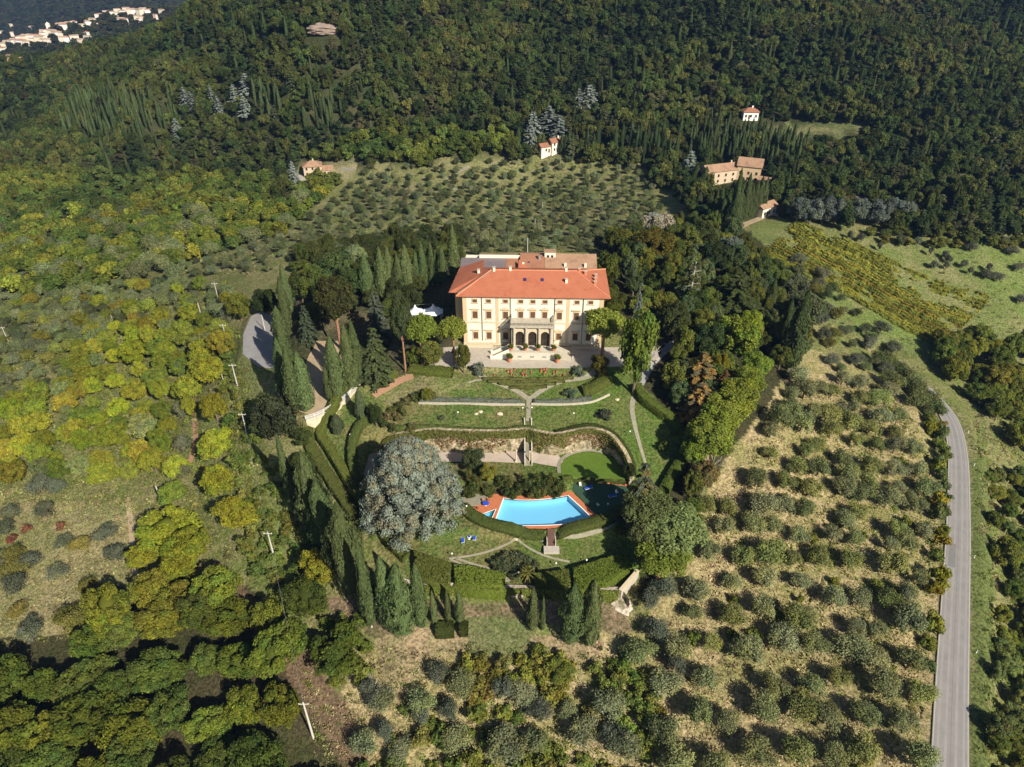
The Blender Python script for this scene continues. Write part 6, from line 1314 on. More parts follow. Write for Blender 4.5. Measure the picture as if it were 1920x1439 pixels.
for i, (u, vb, vt) in enumerate(((1370,434,316),(1391,418,324),(1378,425,350),(1401,412,346),(1409,408,338),(1417,405,331),(1426,402,338),(1384,420,362),(1396,415,358),(1405,410,364),(1359,417,362),(1346,415,367),(1352,420,372),(1365,424,380),(1336,410,372),(1328,405,366),(1302,350,309),(1320,352,312),(1308,400,360),(1490,382,334),(1465,407,373),(1470,406,376),(1482,405,378))):
    T('cypress', u, vb, vt, 17, (.07,.09,.036), 'cypress', 'slim cypress of the avenue below the tan farm buildings' if i < 17 else 'slim cypress beside the cottage at the top of the meadow', uc if i < 17 else 'slim cypresses right of the cottage')['auto'] = 1
for i, (u, w_) in enumerate(((1492,40),(1516,48),(1540,46),(1562,34),(1600,40),(1640,48),(1668,40),(1690,34))):
    T('oak', u, 420+(i % 2)*4, 368+(i*5) % 9, w_, (.115,.135,.125), 'blue_fir', 'blue grey fir in the line above the vineyard', 'blue grey firs above the vineyard')['auto'] = 1
# mid hill cypresses, bluish cedars and grey trees of the mountain
mc = 'tall cypresses on the middle hill'
for i, (u, vb, vt) in enumerate(((1018,285,248),(1010,290,252),(1053,290,250),(1060,292,252),(1066,290,246),(1073,290,248),(972,275,238),(992,272,240),(1100,285,240),(1112,290,250),(1120,280,235),(1152,290,238),(1165,285,230),(1180,290,240),(1192,295,236),(1205,300,240),(1218,300,245),(1230,305,248),(1241,300,240),(1252,310,255),(1265,312,250),(1198,280,225),(1212,285,228),(1226,288,230),(1240,285,226))):
    T('cypress', u, vb, vt, 10, CYD, 'cypress', 'slim hill cypress '+where(*P(u, vb)), mc)['auto'] = 1
for u, v, w_, lb in ((345,178,26,'pale silver cedar left in the trio on the left slope'),(358,186,22,'silver cedar tucked under the left silver pair'),(395,175,18,'slim silver cedar in the middle of the left slope'),(408,195,22,'silver cedar below the slim silver one'),(438,172,24,'silver cedar right of the slope middle'),(460,152,32,'highest blue silver cedar on the left slope'),(458,195,30,'lower blue silver cedar on the left slope'),(330,237,26,'blue silver cedar alone below the cypress stand'),(1105,175,40,'pale silver tree high on the central slope'),(1085,182,26,'second pale silver tree on the central slope'),(1000,225,36,'blue cedar at the left above the cream house'),(1030,215,44,'wide blue cedar above the cream house'),(1048,232,40,'right blue cedar above the cream house'),(995,252,30,'pale grey tree beside the middle hill cypresses'),(1295,300,34,'grey tree at the left of the avenue top'),(548,318,24,'silver round tree left of the stone farmhouse')):
    Tc('silver', u, v, w_*1.15, 13, (.21,.24,.21), 'silver_cedar', lb)

# ================================================================== ORCHARDS, SLOPES, WOODS
AVOID_W = [np.array([p[:2] for p in q]) for q in (FORE, BAS, TERR, [ (a[0], a[1]) for a in W(CARP)])]
def on_road(x, y, m=4.6):
    d = np.full(len(x), 1e9)
    for p in RD: d = np.minimum(d, np.hypot(x-p[0], y-p[1]))
    return d < m
def visible(x, y, z, margin=0):
    u, v, zc = proj(x, y, z); return (u > -margin) & (u < 1920+margin) & (v > -margin) & (v < 1439+margin)
def field(poly, sp, seed, jit=.3, xr=(-700, 600), yr=(10, 900), keep=1.0, road=True, hgt=3, clear=0):
    """points on the ground, evenly spaced in the world, whose place falls in the photo region poly"""
    pl = np.array(poly, float)
    X, Y = grid_pts(xr[0], xr[1], yr[0], yr[1], sp, seed, jit); Z = H(X, Y); u, v, zc = proj(X, Y, Z+hgt*.5)
    k = inside(u, v, pl) & (proj(X, Y, Z)[2] > 20)
    if keep < 1: k &= np.random.default_rng(seed+1).random(len(X)) < keep
    X, Y, Z = X[k], Y[k], Z[k]
    ok = clear_of(X, Y, clear)
    if road: ok &= ~on_road(X, Y)
    for q in AVOID_W: ok &= ~inside(X, Y, q)
    return X[ok], Y[ok], Z[ok]
def tone(c):
    m = sum(c); return 'golden' if c[0] > c[1]*1.06 and c[0] > .13 else 'yellowish' if c[2] < c[1]*.3 and m > .26 else 'silvery' if c[2] > c[1]*.6 and m > .3 else 'grey green' if c[2] > c[1]*.55 else 'dark green' if m < .15 else 'mid green'
OLQ = []
def plant(kind, pts, cols, hr, wr, name, what, group, cat, seed, parts=True, cw=None):
    """what: a short phrase for the kind of plant; tone, size and place are added"""
    r = np.random.default_rng(seed); X, Y, Z = pts
    for i in range(len(X)):
        c = np.array(cols[r.choice(len(cols), p=cw)])*r.uniform(.85, 1.15); s = r.uniform(.78, 1.22); x, y, z = float(X[i]), float(Y[i]), float(Z[i])
        rec = (kind, x, y, z, s*r.uniform(*hr), s*r.uniform(*wr), tuple(float(q) for q in c), name, what, cat, group, parts, float(r.uniform(0, 6.28)), s)
        if kind == 'olive': OLQ.append(rec)
        else: put(rec)
        PLACED.append((x, y, 1.5))
def put(rec):
    kind, x, y, z, h, wd, c, name, what, cat, group, parts, rz, s = rec
    lb = ('small ' if s < .93 else 'large ' if s > 1.08 else '')+tone(c)+' '+what+' '+where(x, y, z)
    o = tree(kind, x, y, z, h, wd, c, name, lb, cat, group, parts=parts, rz=rz); o['auto'] = 1
def uvz(x, y): u, v, _ = proj(x, y, float(H(x, y))+2); return float(u), float(v)
# right orchard
OR = [(1495,700),(1560,705),(1640,715),(1690,730),(1735,790),(1752,860),(1758,1000),(1748,1150),(1738,1300),(1730,1520),(1240,1520),(1215,1300),(1190,1230),(1250,1150),(1300,1030),(1330,930),(1380,860),(1440,780)]
def or_lab(x, y, c=None):
    u, v = uvz(x, y)
    a = 'beside the road' if u > 1660 else 'next to the park pines' if u < 1400 and v < 1050 else 'in the middle'
    b = 'upper part' if v < 900 else 'central part' if v < 1160 else 'lower part'
    return 'silvery green olive tree %s of the right orchard, %s' % (a, b)
pts = field(OR, 6.7, 31, .3, (0, 110), (20, 200), keep=.96); plant('olive', pts, [(.205,.22,.105),(.18,.20,.085),(.22,.235,.125),(.20,.22,.075)], (4.0, 5.2), (4.4, 5.8), 'olive_tree', 'olive', 'olives of the right orchard', 'olive tree', 1)
pts = field(OR, 8.5, 131, .45, (0, 110), (20, 200), keep=.6, clear=.4); plant('shrub', pts, [(.16,.17,.03),(.13,.16,.035),(.19,.17,.03)], (1.5, 2.8), (2, 3.4), 'bush', 'bush among olives', 'bushes among the orchard olives', 'bush', 101)
n_ol = 0
# bottom centre scrub and olives
BO = [(700,1300),(800,1270),(880,1290),(1000,1300),(1150,1300),(1230,1260),(1240,1520),(620,1520),(640,1400)]
pts = field(BO, 8.6, 33, .4, (-80, 60), (20, 130)); plant('olive', pts, [(.17,.19,.09),(.185,.20,.11)], (4, 5.4), (4.8, 6.4), 'olive_tree', 'olive on the dry slope', 'olives on the dry slope at the bottom', 'olive tree', 2); n_ol += len(pts[0])
for u, v, w_ in ((690,1290,36),(720,1370,34),(700,1310,30),(820,1260,40),(840,1330,40),(945,1290,42),(1010,1330,50),(1220,1120,40),(1245,1100,46),(1230,1180,46),(1265,1240,40),(790,1340,34),(1150,1380,56)):
    Tc('olive', u, v, w_, 4.5, (.11,.125,.09), 'olive_tree', 'stray olive '+where(*P(u, v, 2)), 'olives below the garden wall')['auto'] = 1
# bushes of the bottom centre
for (poly, cols, lb, sp, sd) in (([(860,1240),(1000,1210),(1080,1250),(1060,1310),(900,1320),(860,1290)], [(.20,.20,.04),(.16,.155,.05),(.21,.18,.045)], 'bramble bush', 2.6, 3), ([(700,1300),(860,1300),(1000,1340),(1180,1300),(1240,1400),(1240,1500),(640,1500)], [(.20,.21,.045),(.16,.19,.045),(.22,.20,.06),(.13,.16,.04)], 'rough scrub bush', 4.4, 6), ([(1110,1240),(1190,1190),(1240,1300),(1230,1400),(1130,1360)], [(.15,.19,.042),(.18,.20,.05)], 'climbing scrub', 2.6, 4), ([(570,1180),(650,1130),(690,1170),(690,1290),(600,1290)], [(.11,.145,.03),(.14,.165,.036)], 'leafy bush', 3.4, 5)):
    pts = field(poly, sp, sd, .35, (-80, 60), (20, 130)); plant('shrub', pts, cols, (1.6, 3.4), (3, 4.6), 'bush', lb, 'rough bushes below the garden', 'bush', sd)
Tc('oak', 630, 1215, 110, 9, (.075,.10,.022), 'oak', 'large leafy green tree left of the bare dirt patch'); Tc('oak', 1050, 1255, 56, 5, (.11,.13,.03), 'bush', 'bright yellow green bush right of the dry grass patch'); Tc('chestnut', 570, 1120, 90, 8, (.08,.10,.025), 'oak', 'green tree left of the bottom cypress group')
# chestnuts and oaks, bottom left
CB = [(-160,1290),(20,1260),(130,1240),(160,1190),(250,1110),(330,1080),(430,1090),(520,1180),(545,1300),(560,1380),(620,1520),(-160,1520)]
pts = field(CB, 8.5, 41, .3, (-170, 10), (10, 160)); plant('chestnut', pts, [(.13,.142,.024),(.10,.125,.024),(.15,.155,.026),(.08,.105,.026)], (7, 10), (8.5, 11.5), 'chestnut_tree', 'broad chestnut', 'chestnuts of the bottom left wood', 'chestnut tree', 6)
for u, v, w_ in ((315,990,130),(330,1060,80),(210,1165,80),(405,830,70),(405,900,74),(440,960,80),(390,690,70),(400,760,60),(595,1060,80),(350,1020,90),(265,1040,60)):
    Tc('chestnut', u, v, w_*.94, 8.5, (.21,.215,.028), 'chestnut_tree', 'large yellow chestnut '+where(*P(u, v, 5)), 'yellow chestnuts left of the track')['auto'] = 1
# yellow chestnut slope on the left
CL = [(150,640),(260,600),(350,590),(430,640),(400,700),(365,760),(350,900),(330,940),(230,900),(120,900),(-160,930),(-160,780),(60,760)]
pts = field(CL, 6.7, 43, .36, (-330, -40), (60, 320), keep=.97)
plant('chestnut', pts, [(.21,.22,.032),(.18,.205,.032),(.24,.22,.036),(.14,.175,.034),(.23,.26,.03),(.16,.19,.08)], (5, 8), (5.5, 8.4), 'chestnut_tree', 'chestnut', 'chestnuts of the left slope', 'chestnut tree', 7, cw=[.2,.2,.15,.15,.15,.15])
for u, v, w_ in ((345,720,26),(338,770,28),(343,830,32),(342,880,34),(335,690,24)): Tc('olive', u, v, w_, 5, OL, 'olive_tree', 'grey olive in a line '+where(*P(u, v, 3)), 'olives in line beside the track')['auto'] = 1
pts = field([(-160,620),(60,600),(200,590),(160,640),(60,760),(-160,790)], 6.2, 44, .3, (-400, -40), (60, 360)); plant('olive', pts, [(.16,.18,.10),(.15,.17,.08),(.19,.20,.05)], (3.4, 4.8), (4.2, 5.6), 'olive_tree', 'olive', 'olives at the left edge', 'olive tree', 8)
pts = field([(-160,900),(100,900),(250,940),(240,1000),(240,1150),(100,1200),(-160,1260)], 6.2, 45, .48, (-200, -20), (20, 240), keep=.5); plant('olive', pts, [(.12,.135,.09),(.11,.12,.075),(.16,.15,.04)], (3.4, 5), (4.6, 6.4), 'olive_tree', 'olive on straw', 'olives in the straw clearing', 'olive tree', 9)
for u, v in ((36,1075),(48,990),(112,985),(160,1010),(20,1010),(10,960)): Tc('shrub', u, v, 22, 2, (.17,.075,.045), 'red_bush', 'reddish autumn bush '+where(*P(u, v, 1)), 'red bushes in the straw clearing', cat='bush')['auto'] = 1
# dense olives upper left, above the yellow slope
OU = [(-160,560),(60,560),(250,530),(330,530),(420,540),(440,560),(430,640),(350,590),(260,600),(150,640),(-160,620)]
pts = field(OU, 6.0, 46, .3, (-500, -40), (100, 420)); plant('olive', pts, [(.18,.21,.10),(.16,.19,.075),(.19,.22,.11),(.21,.23,.045)], (3.4, 4.6), (4.0, 5.6), 'olive_tree', 'olive', 'olives on the left shoulder', 'olive tree', 10)
pts = field(OU, 11, 146, .45, (-500, -40), (100, 420), clear=-.6); plant('chestnut', pts, [(.19,.20,.03),(.15,.175,.035),(.21,.19,.035)], (3.5, 6), (4.5, 7), 'broadleaf_tree', 'shoulder tree', 'yellow trees on the left shoulder', 'tree', 110)
# olive field behind the villa, the nearest ones single, the rest one cover
OF = [(700,310),(830,306),(1000,296),(1180,308),(1232,345),(1238,400),(1110,470),(870,476),(700,490),(480,505),(345,520),(300,500),(420,470),(560,430),(610,380),(660,345)]
pts = field(OF, 7.0, 47, .3, (-260, 200), (190, 460)); plant('olive', pts, [(.12,.14,.065),(.105,.125,.055),(.13,.145,.045)], (3.0, 4.2), (3.0, 4.3), 'olive_tree', 'terrace olive', 'olives of the field behind the villa', 'olive tree', 11, parts=False)
OM = KIND['olive']['c']
def scat(name, label, cat, kinds, cols, pts, hr, wr, seed, wts=None):
    """kinds: kind names; every kind x colour becomes a source piece"""
    r = np.random.default_rng(seed); X, Y, Z = pts; n = len(X); ms, cs, info = [], [], []
    for kd, cl, wt in zip(kinds, cols, wts or [1]*len(kinds)):
        K = KIND[kd]
        for m_ in K['c'][:3]: ms.append(m_); cs.append(cl); info.append((K['R'], K['H'], wt/min(3, len(K['c']))))
    p = np.array([i[2] for i in info]); p = p/p.sum(); q_ = np.clip((vnoise(X, Y, 48, seed)-.5)*1.1+(vnoise(X, Y, 17, seed+3)-.5)*.6+.5+r.normal(0, .22, n), 0, .999); rk = r.random(n) if n < 10 else np.argsort(np.argsort(q_))/n; lum = np.argsort([sum(c) for c in cs], kind='stable'); idx = lum[np.minimum(np.searchsorted(np.cumsum(p[lum]), rk), len(ms)-1)]; Rk = np.array([i[0] for i in info])[idx]; Hk = np.array([i[1] for i in info])[idx]
    s = r.uniform(.78, 1.22, n); slim = np.array([1.0 if i[0] > 1.6 or i[1] < 3 else .32 for i in info])[idx]
    w_ = s*r.uniform(*wr, n)*slim; h = s*r.uniform(*hr, n)*np.where(slim < 1, 1.35, 1)
    return stuff(name, label, cat, ms, np.column_stack([X, Y, Z-.3]), r.uniform(0, 6.28, n), np.column_stack([w_/(2*Rk), w_/(2*Rk), h/Hk]), idx, cs)
# yellow and green transition trees left of the olive field
tvW = [(1, 1, 1), (1.1, 1.06, .95), (.9, .95, .95)]
def far_kinds():
    for nm, base in (('w_oak', (3.8, 7.5, .5, 12, 900, .55)), ('w_tall', (3.0, 10, .5, 12, 900, .52))):
        R, Hc, z0, lb, n, s = base; addkind(nm, [blob(200+i+len(nm), R, Hc, z0, lb, n, s, tvW, lr=(.34, .5), up=.4) for i in range(4)], None, R, Hc+z0)
    addkind('w_con', [conifer(230+i, 3.0, 12, .5, 520, .9, tiers=8) for i in range(3)], None, 3.0, 12.5)
    addkind('w_cyp', [cyp(240+i, 1.3, 13, .3, 500, .55, bumpy=.2) for i in range(3)], None, 1.3, 13.3)
far_kinds()
def split_single(pts, n, kinds, cols, hr, wr, seed, name, label, group, cat, wts=None):
    """the n trees that show largest stand alone, the others are returned for the cover"""
    X, Y, Z = pts; u, v, zc = proj(X, Y, Z+3); on = (u > -10) & (u < 1930) & (v > -10) & (v < 1449)
    k = np.argsort(zc+1e6*(~on)); A_ = k[:n]; r = np.random.default_rng(seed); p = None if wts is None else np.array(wts)/sum(wts)
    for i in A_:
        j = r.choice(len(kinds), p=p); s = r.uniform(.8, 1.2); kd = kinds[j]; cj = np.array(cols[j])*r.uniform(.85, 1.15); x, y, z = float(X[i]), float(Y[i]), float(Z[i]); lb = ('small ' if s < .93 else 'large ' if s > 1.08 else '')+(tone(cj)+' ' if kd != 'w_cyp' else '')+label+' '+where(x, y, z)
        nr = .32 if KIND[kd]['R'] < 1.6 and KIND[kd]['H'] > 3 else 1
        tree(kd, x, y, z, s*r.uniform(*hr)*(1.3 if nr < 1 else 1), s*r.uniform(*wr)*nr, tuple(cj), name, lb, cat, group, parts=False, rz=float(r.uniform(0, 6.28)))['auto'] = 1
    return X[k[n:]], Y[k[n:]], Z[k[n:]]
TL = [(-200,440),(120,400),(330,390),(520,380),(560,345),(640,340),(600,390),(560,430),(420,470),(300,505),(345,520),(250,530),(60,560),(-200,560)]
pts = field(TL, 7.2, 48, .36, (-620, 0), (150, 600), keep=.95); kk = ['w_oak','w_oak','w_oak','w_tall','olive']; cc = [(.20,.21,.032),(.15,.18,.032),(.11,.145,.03),(.09,.125,.03),(.17,.195,.09)]
restT = split_single(pts, 240, kk, cc, (5.5, 8.5), (5.8, 8.8), 13, 'broadleaf_tree', 'valley tree', 'valley wood trees', 'tree')
if len(restT[0]): scat('valley_wood', 'mixed wood filling the valley on the left', 'wood', kk, cc, restT, (6, 9), (6.5, 9.5), 14)
# the mountain woods
FO = [(-600,-300),(-600,450),(-200,440),(120,400),(330,390),(520,380),(545,350),(560,318),(650,300),(700,312),(830,306),(1000,296),(1180,308),(1232,345),(1300,400),(1330,430),(1440,380),(1480,400),(1560,425),(1700,440),(1780,455),(1900,445),(2500,480),(2500,-300)]
X, Y, Z = field(FO, 5.2, 49, .42, (-640, 720), (250, 860), road=False)
u, v, zc = proj(X, Y, Z+3)
hole = inside(u, v, [(1435,222),(1600,222),(1645,245),(1580,272),(1440,268)]) | inside(u, v, [(1383,200),(1430,200),(1432,252),(1380,252)]) | inside(u, v, [(530,325),(570,300),(630,300),(675,312),(670,350),(560,358)]) | inside(u, v, [(1015,255),(1056,255),(1060,305),(1015,305)]) | inside(u, v, [(572,60),(640,50),(640,85),(575,90)]) | inside(u, v, [(1325,305),(1440,300),(1450,360),(1330,365)]) | inside(u, v, [(1385,385),(1460,375),(1500,430),(1390,440)])
keep = ~hole & (proj(X, Y, Z)[2] < 760); X, Y, Z, u, v = X[keep], Y[keep], Z[keep], u[keep], v[keep]
cs1 = inside(u, v, [(120,225),(150,185),(330,180),(330,235),(260,262),(120,262)]) | inside(u, v, [(1270,250),(1400,235),(1510,245),(1500,300),(1290,300)]) | inside(u, v, [(560,190),(640,185),(640,240),(570,240)]) | inside(u, v, [(460,180),(520,175),(520,215),(465,215)])
low = inside(u, v, [(520,380),(560,300),(700,240),(960,245),(960,300),(700,312),(560,350)]) | inside(u, v, [(-200,300),(200,330),(500,330),(520,380),(-200,450)])
warm = v < 170
wk = ['w_oak','w_oak','w_tall','w_oak','w_con','w_tall','w_cyp','w_con']; wc = [(.065,.084,.025),(.078,.096,.027),(.047,.066,.024),(.10,.112,.032),(.043,.058,.025),(.088,.088,.04),(.06,.08,.03),(.085,.095,.05)]
keepc = np.random.default_rng(79).random(len(X)) < .3
A = (X[(~cs1 | keepc) & ~low], Y[(~cs1 | keepc) & ~low], Z[(~cs1 | keepc) & ~low])
def wl(x, y):
    u, v = uvz(x, y); a = 'left' if u < 640 else 'middle' if u < 1280 else 'right'; return 'dark green forest tree at the foot of the %s part of the mountain wood' % a
rest = split_single(A, 290, wk, wc, (6, 10), (5.2, 8.2), 15, 'forest_tree', 'forest tree', 'trees at the foot of the mountain wood', 'tree', wts=[.25,.16,.22,.09,.14,.05,.05,.05])
scat('mountain_forest', 'dense dark wood covering the mountain behind the villa', 'forest', wk, wc, rest, (6, 10), (5.2, 8.2), 16, wts=[.25,.16,.22,.09,.14,.05,.05,.05])
scat('foothill_wood', 'lighter mixed green wood along the foot of the left mountain', 'forest', ['w_oak','w_oak','w_tall','w_oak'], [(.13,.155,.032),(.10,.13,.03),(.08,.11,.03),(.17,.18,.034)], (X[low], Y[low], Z[low]), (6, 9), (6, 9), 17, wts=[.3,.3,.3,.15])
# stands of slim cypresses within the wood
r_ = np.random.default_rng(77); cs1 &= np.random.default_rng(78).random(len(cs1)) < .66; xs, ys = np.repeat(X[cs1], 2)+r_.uniform(-3, 3, 2*cs1.sum()), np.repeat(Y[cs1], 2)+r_.uniform(-3, 3, 2*cs1.sum()); zs = H(xs, ys)
restc = split_single((xs, ys, zs), 220, ['w_cyp'], [(.075, .10, .04)], (8, 11), (6, 8), 18, 'cypress', 'slim forest cypress', 'slim cypresses of the forest stands', 'cypress')
if len(restc[0]): scat('cypress_stand', 'stands of slim cypresses within the mountain wood', 'forest', ['w_cyp'], [(.08, .105, .042)], restc, (8, 11), (6, 8), 19)
# far side of the valley
X, Y = grid_pts(-1500, -150, 1000, 2500, 13, 51); Z = Hf(X, Y); u, v, _ = proj(X, Y, Z); k = (u > -120) & (u < 560) & (v > -60) & (v < 170)
for (a, b_, c_) in VH:
    k &= ~((np.abs(u-a) < c_*.62) & (v > b_-3) & (v < b_+8))
scat('far_forest', 'bluish distant wood on the hills beyond the village', 'forest', ['w_oak','w_tall'], [(.05,.06,.025),(.065,.065,.028)], (X[k], Y[k], Z[k]), (9, 13), (11, 17), 20)
# fill of the park right and left of the villa
PR = [(1145,455),(1210,430),(1330,420),(1410,470),(1470,520),(1530,620),(1500,690),(1440,720),(1420,780),(1360,880),(1300,960),(1250,1090),(1200,1110),(1220,980),(1260,920),(1300,830),(1262,770),(1225,735),(1240,680),(1300,650),(1240,620),(1170,600),(1150,520)]
pts = field(PR, 6.4, 52, .3, (15, 140), (90, 280), clear=-.6); q_ = ~inside(*proj(pts[0], pts[1], pts[2]+5)[:2], [(1280,790),(1340,720),(1440,660),(1470,700),(1440,770),(1400,870),(1280,900)]); pts = tuple(a[q_] for a in pts); plant('oak', pts, [(.07,.09,.027),(.10,.12,.03),(.14,.15,.034),(.085,.11,.05)], (6, 10), (5, 8), 'park_tree', 'park evergreen', 'evergreens filling the right park', 'tree', 21)
PL_ = [(560,480),(690,455),(860,430),(860,520),(830,560),(740,600),(690,690),(640,700),(590,650),(560,600)]
pts = field(PL_, 6.6, 53, .3, (-80, 0), (150, 280), clear=-.5); plant('oak', pts, [(.05,.062,.024),(.075,.09,.025),(.06,.07,.024)], (5, 9), (5, 7.5), 'park_tree', 'park evergreen', 'evergreens filling the left park', 'tree', 22)
# band along the left garden edge
pts = field([(530,810),(575,830),(600,900),(660,1040),(700,1130),(650,1130),(590,1030),(545,930)], 5, 54, .3, (-80, 0), (80, 200), clear=-.5); plant('oak', pts, [(.04,.05,.02),(.05,.065,.022)], (4, 6), (4, 5.5), 'understorey_tree', 'understorey tree', 'understorey behind the left cypresses', 'tree', 23)
pts = field([(425,660),(450,720),(470,810),(540,850),(560,960),(600,1050),(560,1150),(480,1080),(430,1000),(440,860),(405,720)], 3.5, 55, .4, (-90, 0), (80, 210), keep=.85); plant('shrub', pts, [(.13,.16,.038),(.17,.18,.045),(.10,.13,.034)], (1.6, 3.2), (3, 5), 'bush', 'bank bush', 'bushes on the bank left of the cypresses', 'bush', 24)
# slope of mixed shrubs right of the park and vineyard rows
pts = field([(1500,470),(1600,560),(1700,660),(1680,700),(1560,690),(1520,610),(1470,520)], 6.5, 56, .35, (60, 240), (120, 330)); plant('olive', pts, [(.13,.14,.10),(.115,.125,.08),(.14,.14,.04)], (3, 4.4), (3.6, 5), 'olive_tree', 'olive', 'olives between the park and the vineyard', 'olive tree', 25)
ORDN = ['first','second','third','fourth','fifth','sixth','seventh','eighth','ninth','tenth','eleventh','twelfth','thirteenth']
def vineyard():
    n = 20
    L0 = [np.array(P(*q)[:2]) for q in ((1492,418),(1560,442),(1640,478),(1730,520),(1860,560))]; L1 = [np.array(P(*q)[:2]) for q in ((1428,480),(1500,512),(1590,556),(1680,610),(1760,650))]
    for i in range(n):
        t = i/(n-1); pts = []
        for k in range(5):
            q = L0[k]*(1-t)+L1[k]*t; pts.append((q[0], q[1], float(H(*q))))
        h = hedge(pts, .8, .95, ('topmost' if i == 0 else 'lowest' if i == n-1 else ORDN[i]+' from the top' if i < n/2 else ORDN[n-1-i]+' from the bottom')+' vine row of the yellowing right vineyard', [(.25,.25,.045),(.20,.22,.045),(.28,.25,.045)][i % 3], name='vine_row', lumpy=.5, dens_=42, size=.42, group='vine rows of the right vineyard', cat='vine row')
        me = h.data; n_ = len(me.vertices); co = np.empty(n_*3, np.float32); me.vertices.foreach_get('co', co); co = co.reshape(-1, 3)
        wx, wy = co[:, 0]+h.location[0], co[:, 1]+h.location[1]; g = vnoise(wx, wy, 7, 8)*.7+vnoise(wx, wy, 2.2, 9)*.5; u_ = proj(wx, wy, H(wx, wy))[0]; dens2 = np.clip(1.15-(u_-1500)/800, .6, 1)
        kf = smooth01((g*dens2-.38)/.16); zg = H(wx, wy)-h.location[2]; co[:, 2] = zg-.25+(co[:, 2]-zg+.25)*kf; me.vertices.foreach_set('co', co.ravel()); me.update()
vineyard()
for i, (u, v, w_) in enumerate(((1822,462,22),(1746,470,10),(1773,477,14),(1780,486,13),(1753,496,16),(1776,497,12),(1808,494,14),(1820,507,10),(1850,513,22),(1872,518,22),(1855,501,12),(1883,450,20),(1898,470,26),(1910,500,20),(1650,461,10),(1595,440,14),(1615,445,16),(1915,560,20),(1690,447,18),(1722,452,14))):
    Tc('olive', u, v, w_, 3.6, (.12,.13,.09), 'olive_tree', 'lone round olive '+where(*P(u, v, 2)), 'isolated olives on the right meadow')['auto'] = 1
pts = field([(1620,430),(1700,420),(1830,440),(1960,445),(1960,465),(1760,462),(1640,455)], 5, 57, .35, (100, 330), (180, 400)); plant('w_oak', pts, [(.12,.125,.03),(.09,.105,.03),(.15,.14,.03)], (3, 5), (4, 6), 'bush', 'meadow edge bush', 'bushes at the top of the meadow', 'bush', 26, parts=False)
# right of the road and along it
pts = field([(1730,630),(1840,640),(2050,640),(2050,900),(1930,860),(1850,760),(1790,720)], 6.6, 58, .3, (60, 300), (60, 300)); plant('chestnut', pts, [(.15,.165,.035),(.11,.14,.032),(.18,.18,.035),(.095,.125,.034)], (5.5, 8.5), (6, 9), 'broadleaf_tree', 'broadleaf tree', 'broadleaf trees right of the bend', 'tree', 27)
pts = field([(1850,880),(2060,880),(2060,1540),(1862,1540),(1868,1200)], 4.4, 59, .4, (60, 190), (20, 200), keep=.85); plant('oak', pts, [(.14,.165,.06),(.12,.15,.035),(.16,.18,.06),(.17,.18,.035)], (2.5, 5), (3.5, 5.5), 'roadside_bush', 'shaggy bush', 'bushes on the bank below the road', 'bush', 28)
for u, v in ((1668,682),(1684,692),(1700,705),(1676,712),(1714,720),(1655,672),(1728,733),(1742,748),(1756,764),(1722,745)):
    Tc('olive', u, v, 40, 5.5, (.14,.16,.06), 'olive_tree', 'olive hiding the upper road '+where(*P(u, v, 3)), 'olives around the upper end of the road')['auto'] = 1
pts = field([(1738,740),(1762,770),(1786,850),(1785,1000),(1772,1120),(1758,1290),(1735,1290),(1745,1100),(1755,950),(1755,850),(1725,770)], 3.1, 60, .35, (50, 130), (20, 220), road=False)
ok = ~on_road(pts[0], pts[1], 3.5); pts = tuple(a[ok] for a in pts); plant('shrub', pts, [(.18,.19,.035),(.15,.175,.04),(.23,.20,.025),(.13,.16,.06)], (2.4, 4.8), (3.4, 5.4), 'roadside_shrub', 'roadside shrub', 'shrubs along the left road edge', 'shrub', 29)
# the olives that show largest stand alone, the rest is one grove cover
def olives():
    A_ = np.array([(r_[1], r_[2], r_[3]) for r_ in OLQ]); u, v, zc = proj(A_[:, 0], A_[:, 1], A_[:, 2]+2); wd = np.array([r_[5] for r_ in OLQ])
    on = (u > -15) & (u < 1935) & (v > -10) & (v < 1455); have = len([o for o in bpy.data.objects if o.parent is None and o.name.startswith('olive_tree')])
    sc = wd/zc*on; k = np.argsort(-sc); n = 299-have
    for i in k[:n]: put(OLQ[i])
    rs_ = [OLQ[i] for i in k[n:]]; m_ = len(rs_); r = np.random.default_rng(5); OM = KIND['olive']['c']; cl = [(.13,.15,.07),(.115,.135,.06),(.16,.18,.10)]
    idx = r.integers(0, 9, m_)
    stuff('olive_grove', 'olive trees merging into a grey green cover on the farther terraces', 'olive grove', [OM[i // 3] for i in range(9)], np.array([(q[1], q[2], q[3]-.2) for q in rs_]), r.uniform(0, 6.28, m_), np.array([(q[5]/5, q[5]/5, q[4]/4.4) for q in rs_]), idx, [cl[i % 3] for i in range(9)])
olives()
# ground cover: tufts, brambles, dry grass clumps
gk = Crown(300)
def tuftmesh(seed, n, R, h, s):
    c = Crown(seed); r = c.r; p = np.column_stack([r.uniform(-R, R, n), r.uniform(-R, R, n), r.uniform(0, h, n)]); nn = unit(np.column_stack([r.normal(0, .6, (n, 2)), np.ones(n)])); c.leaves(p, nn, s, np.ones(3), .6, flat=.6); return c.mesh('tuft', M['leaf'])
TM = [tuftmesh(310+i, 46, .9, .5, .32) for i in range(4)]
KIND['tuft'] = dict(c=TM, t=None, R=.9, H=.6)
def cover(name, label, poly, sp, cols, seed, xr, yr, keep, sc=(1.2, 2.4), hs=(.35, .9), kinds=None):
    pts = field(poly, sp, seed, .45, xr, yr, keep=keep); pts_ = pts
    scat(name, label, 'scrub', kinds or ['tuft']*len(cols), cols, pts_, hs, sc, seed)
NOPL = list(PLACED); PLACED[:] = [p for p in PLACED if p[2] > 1.6]
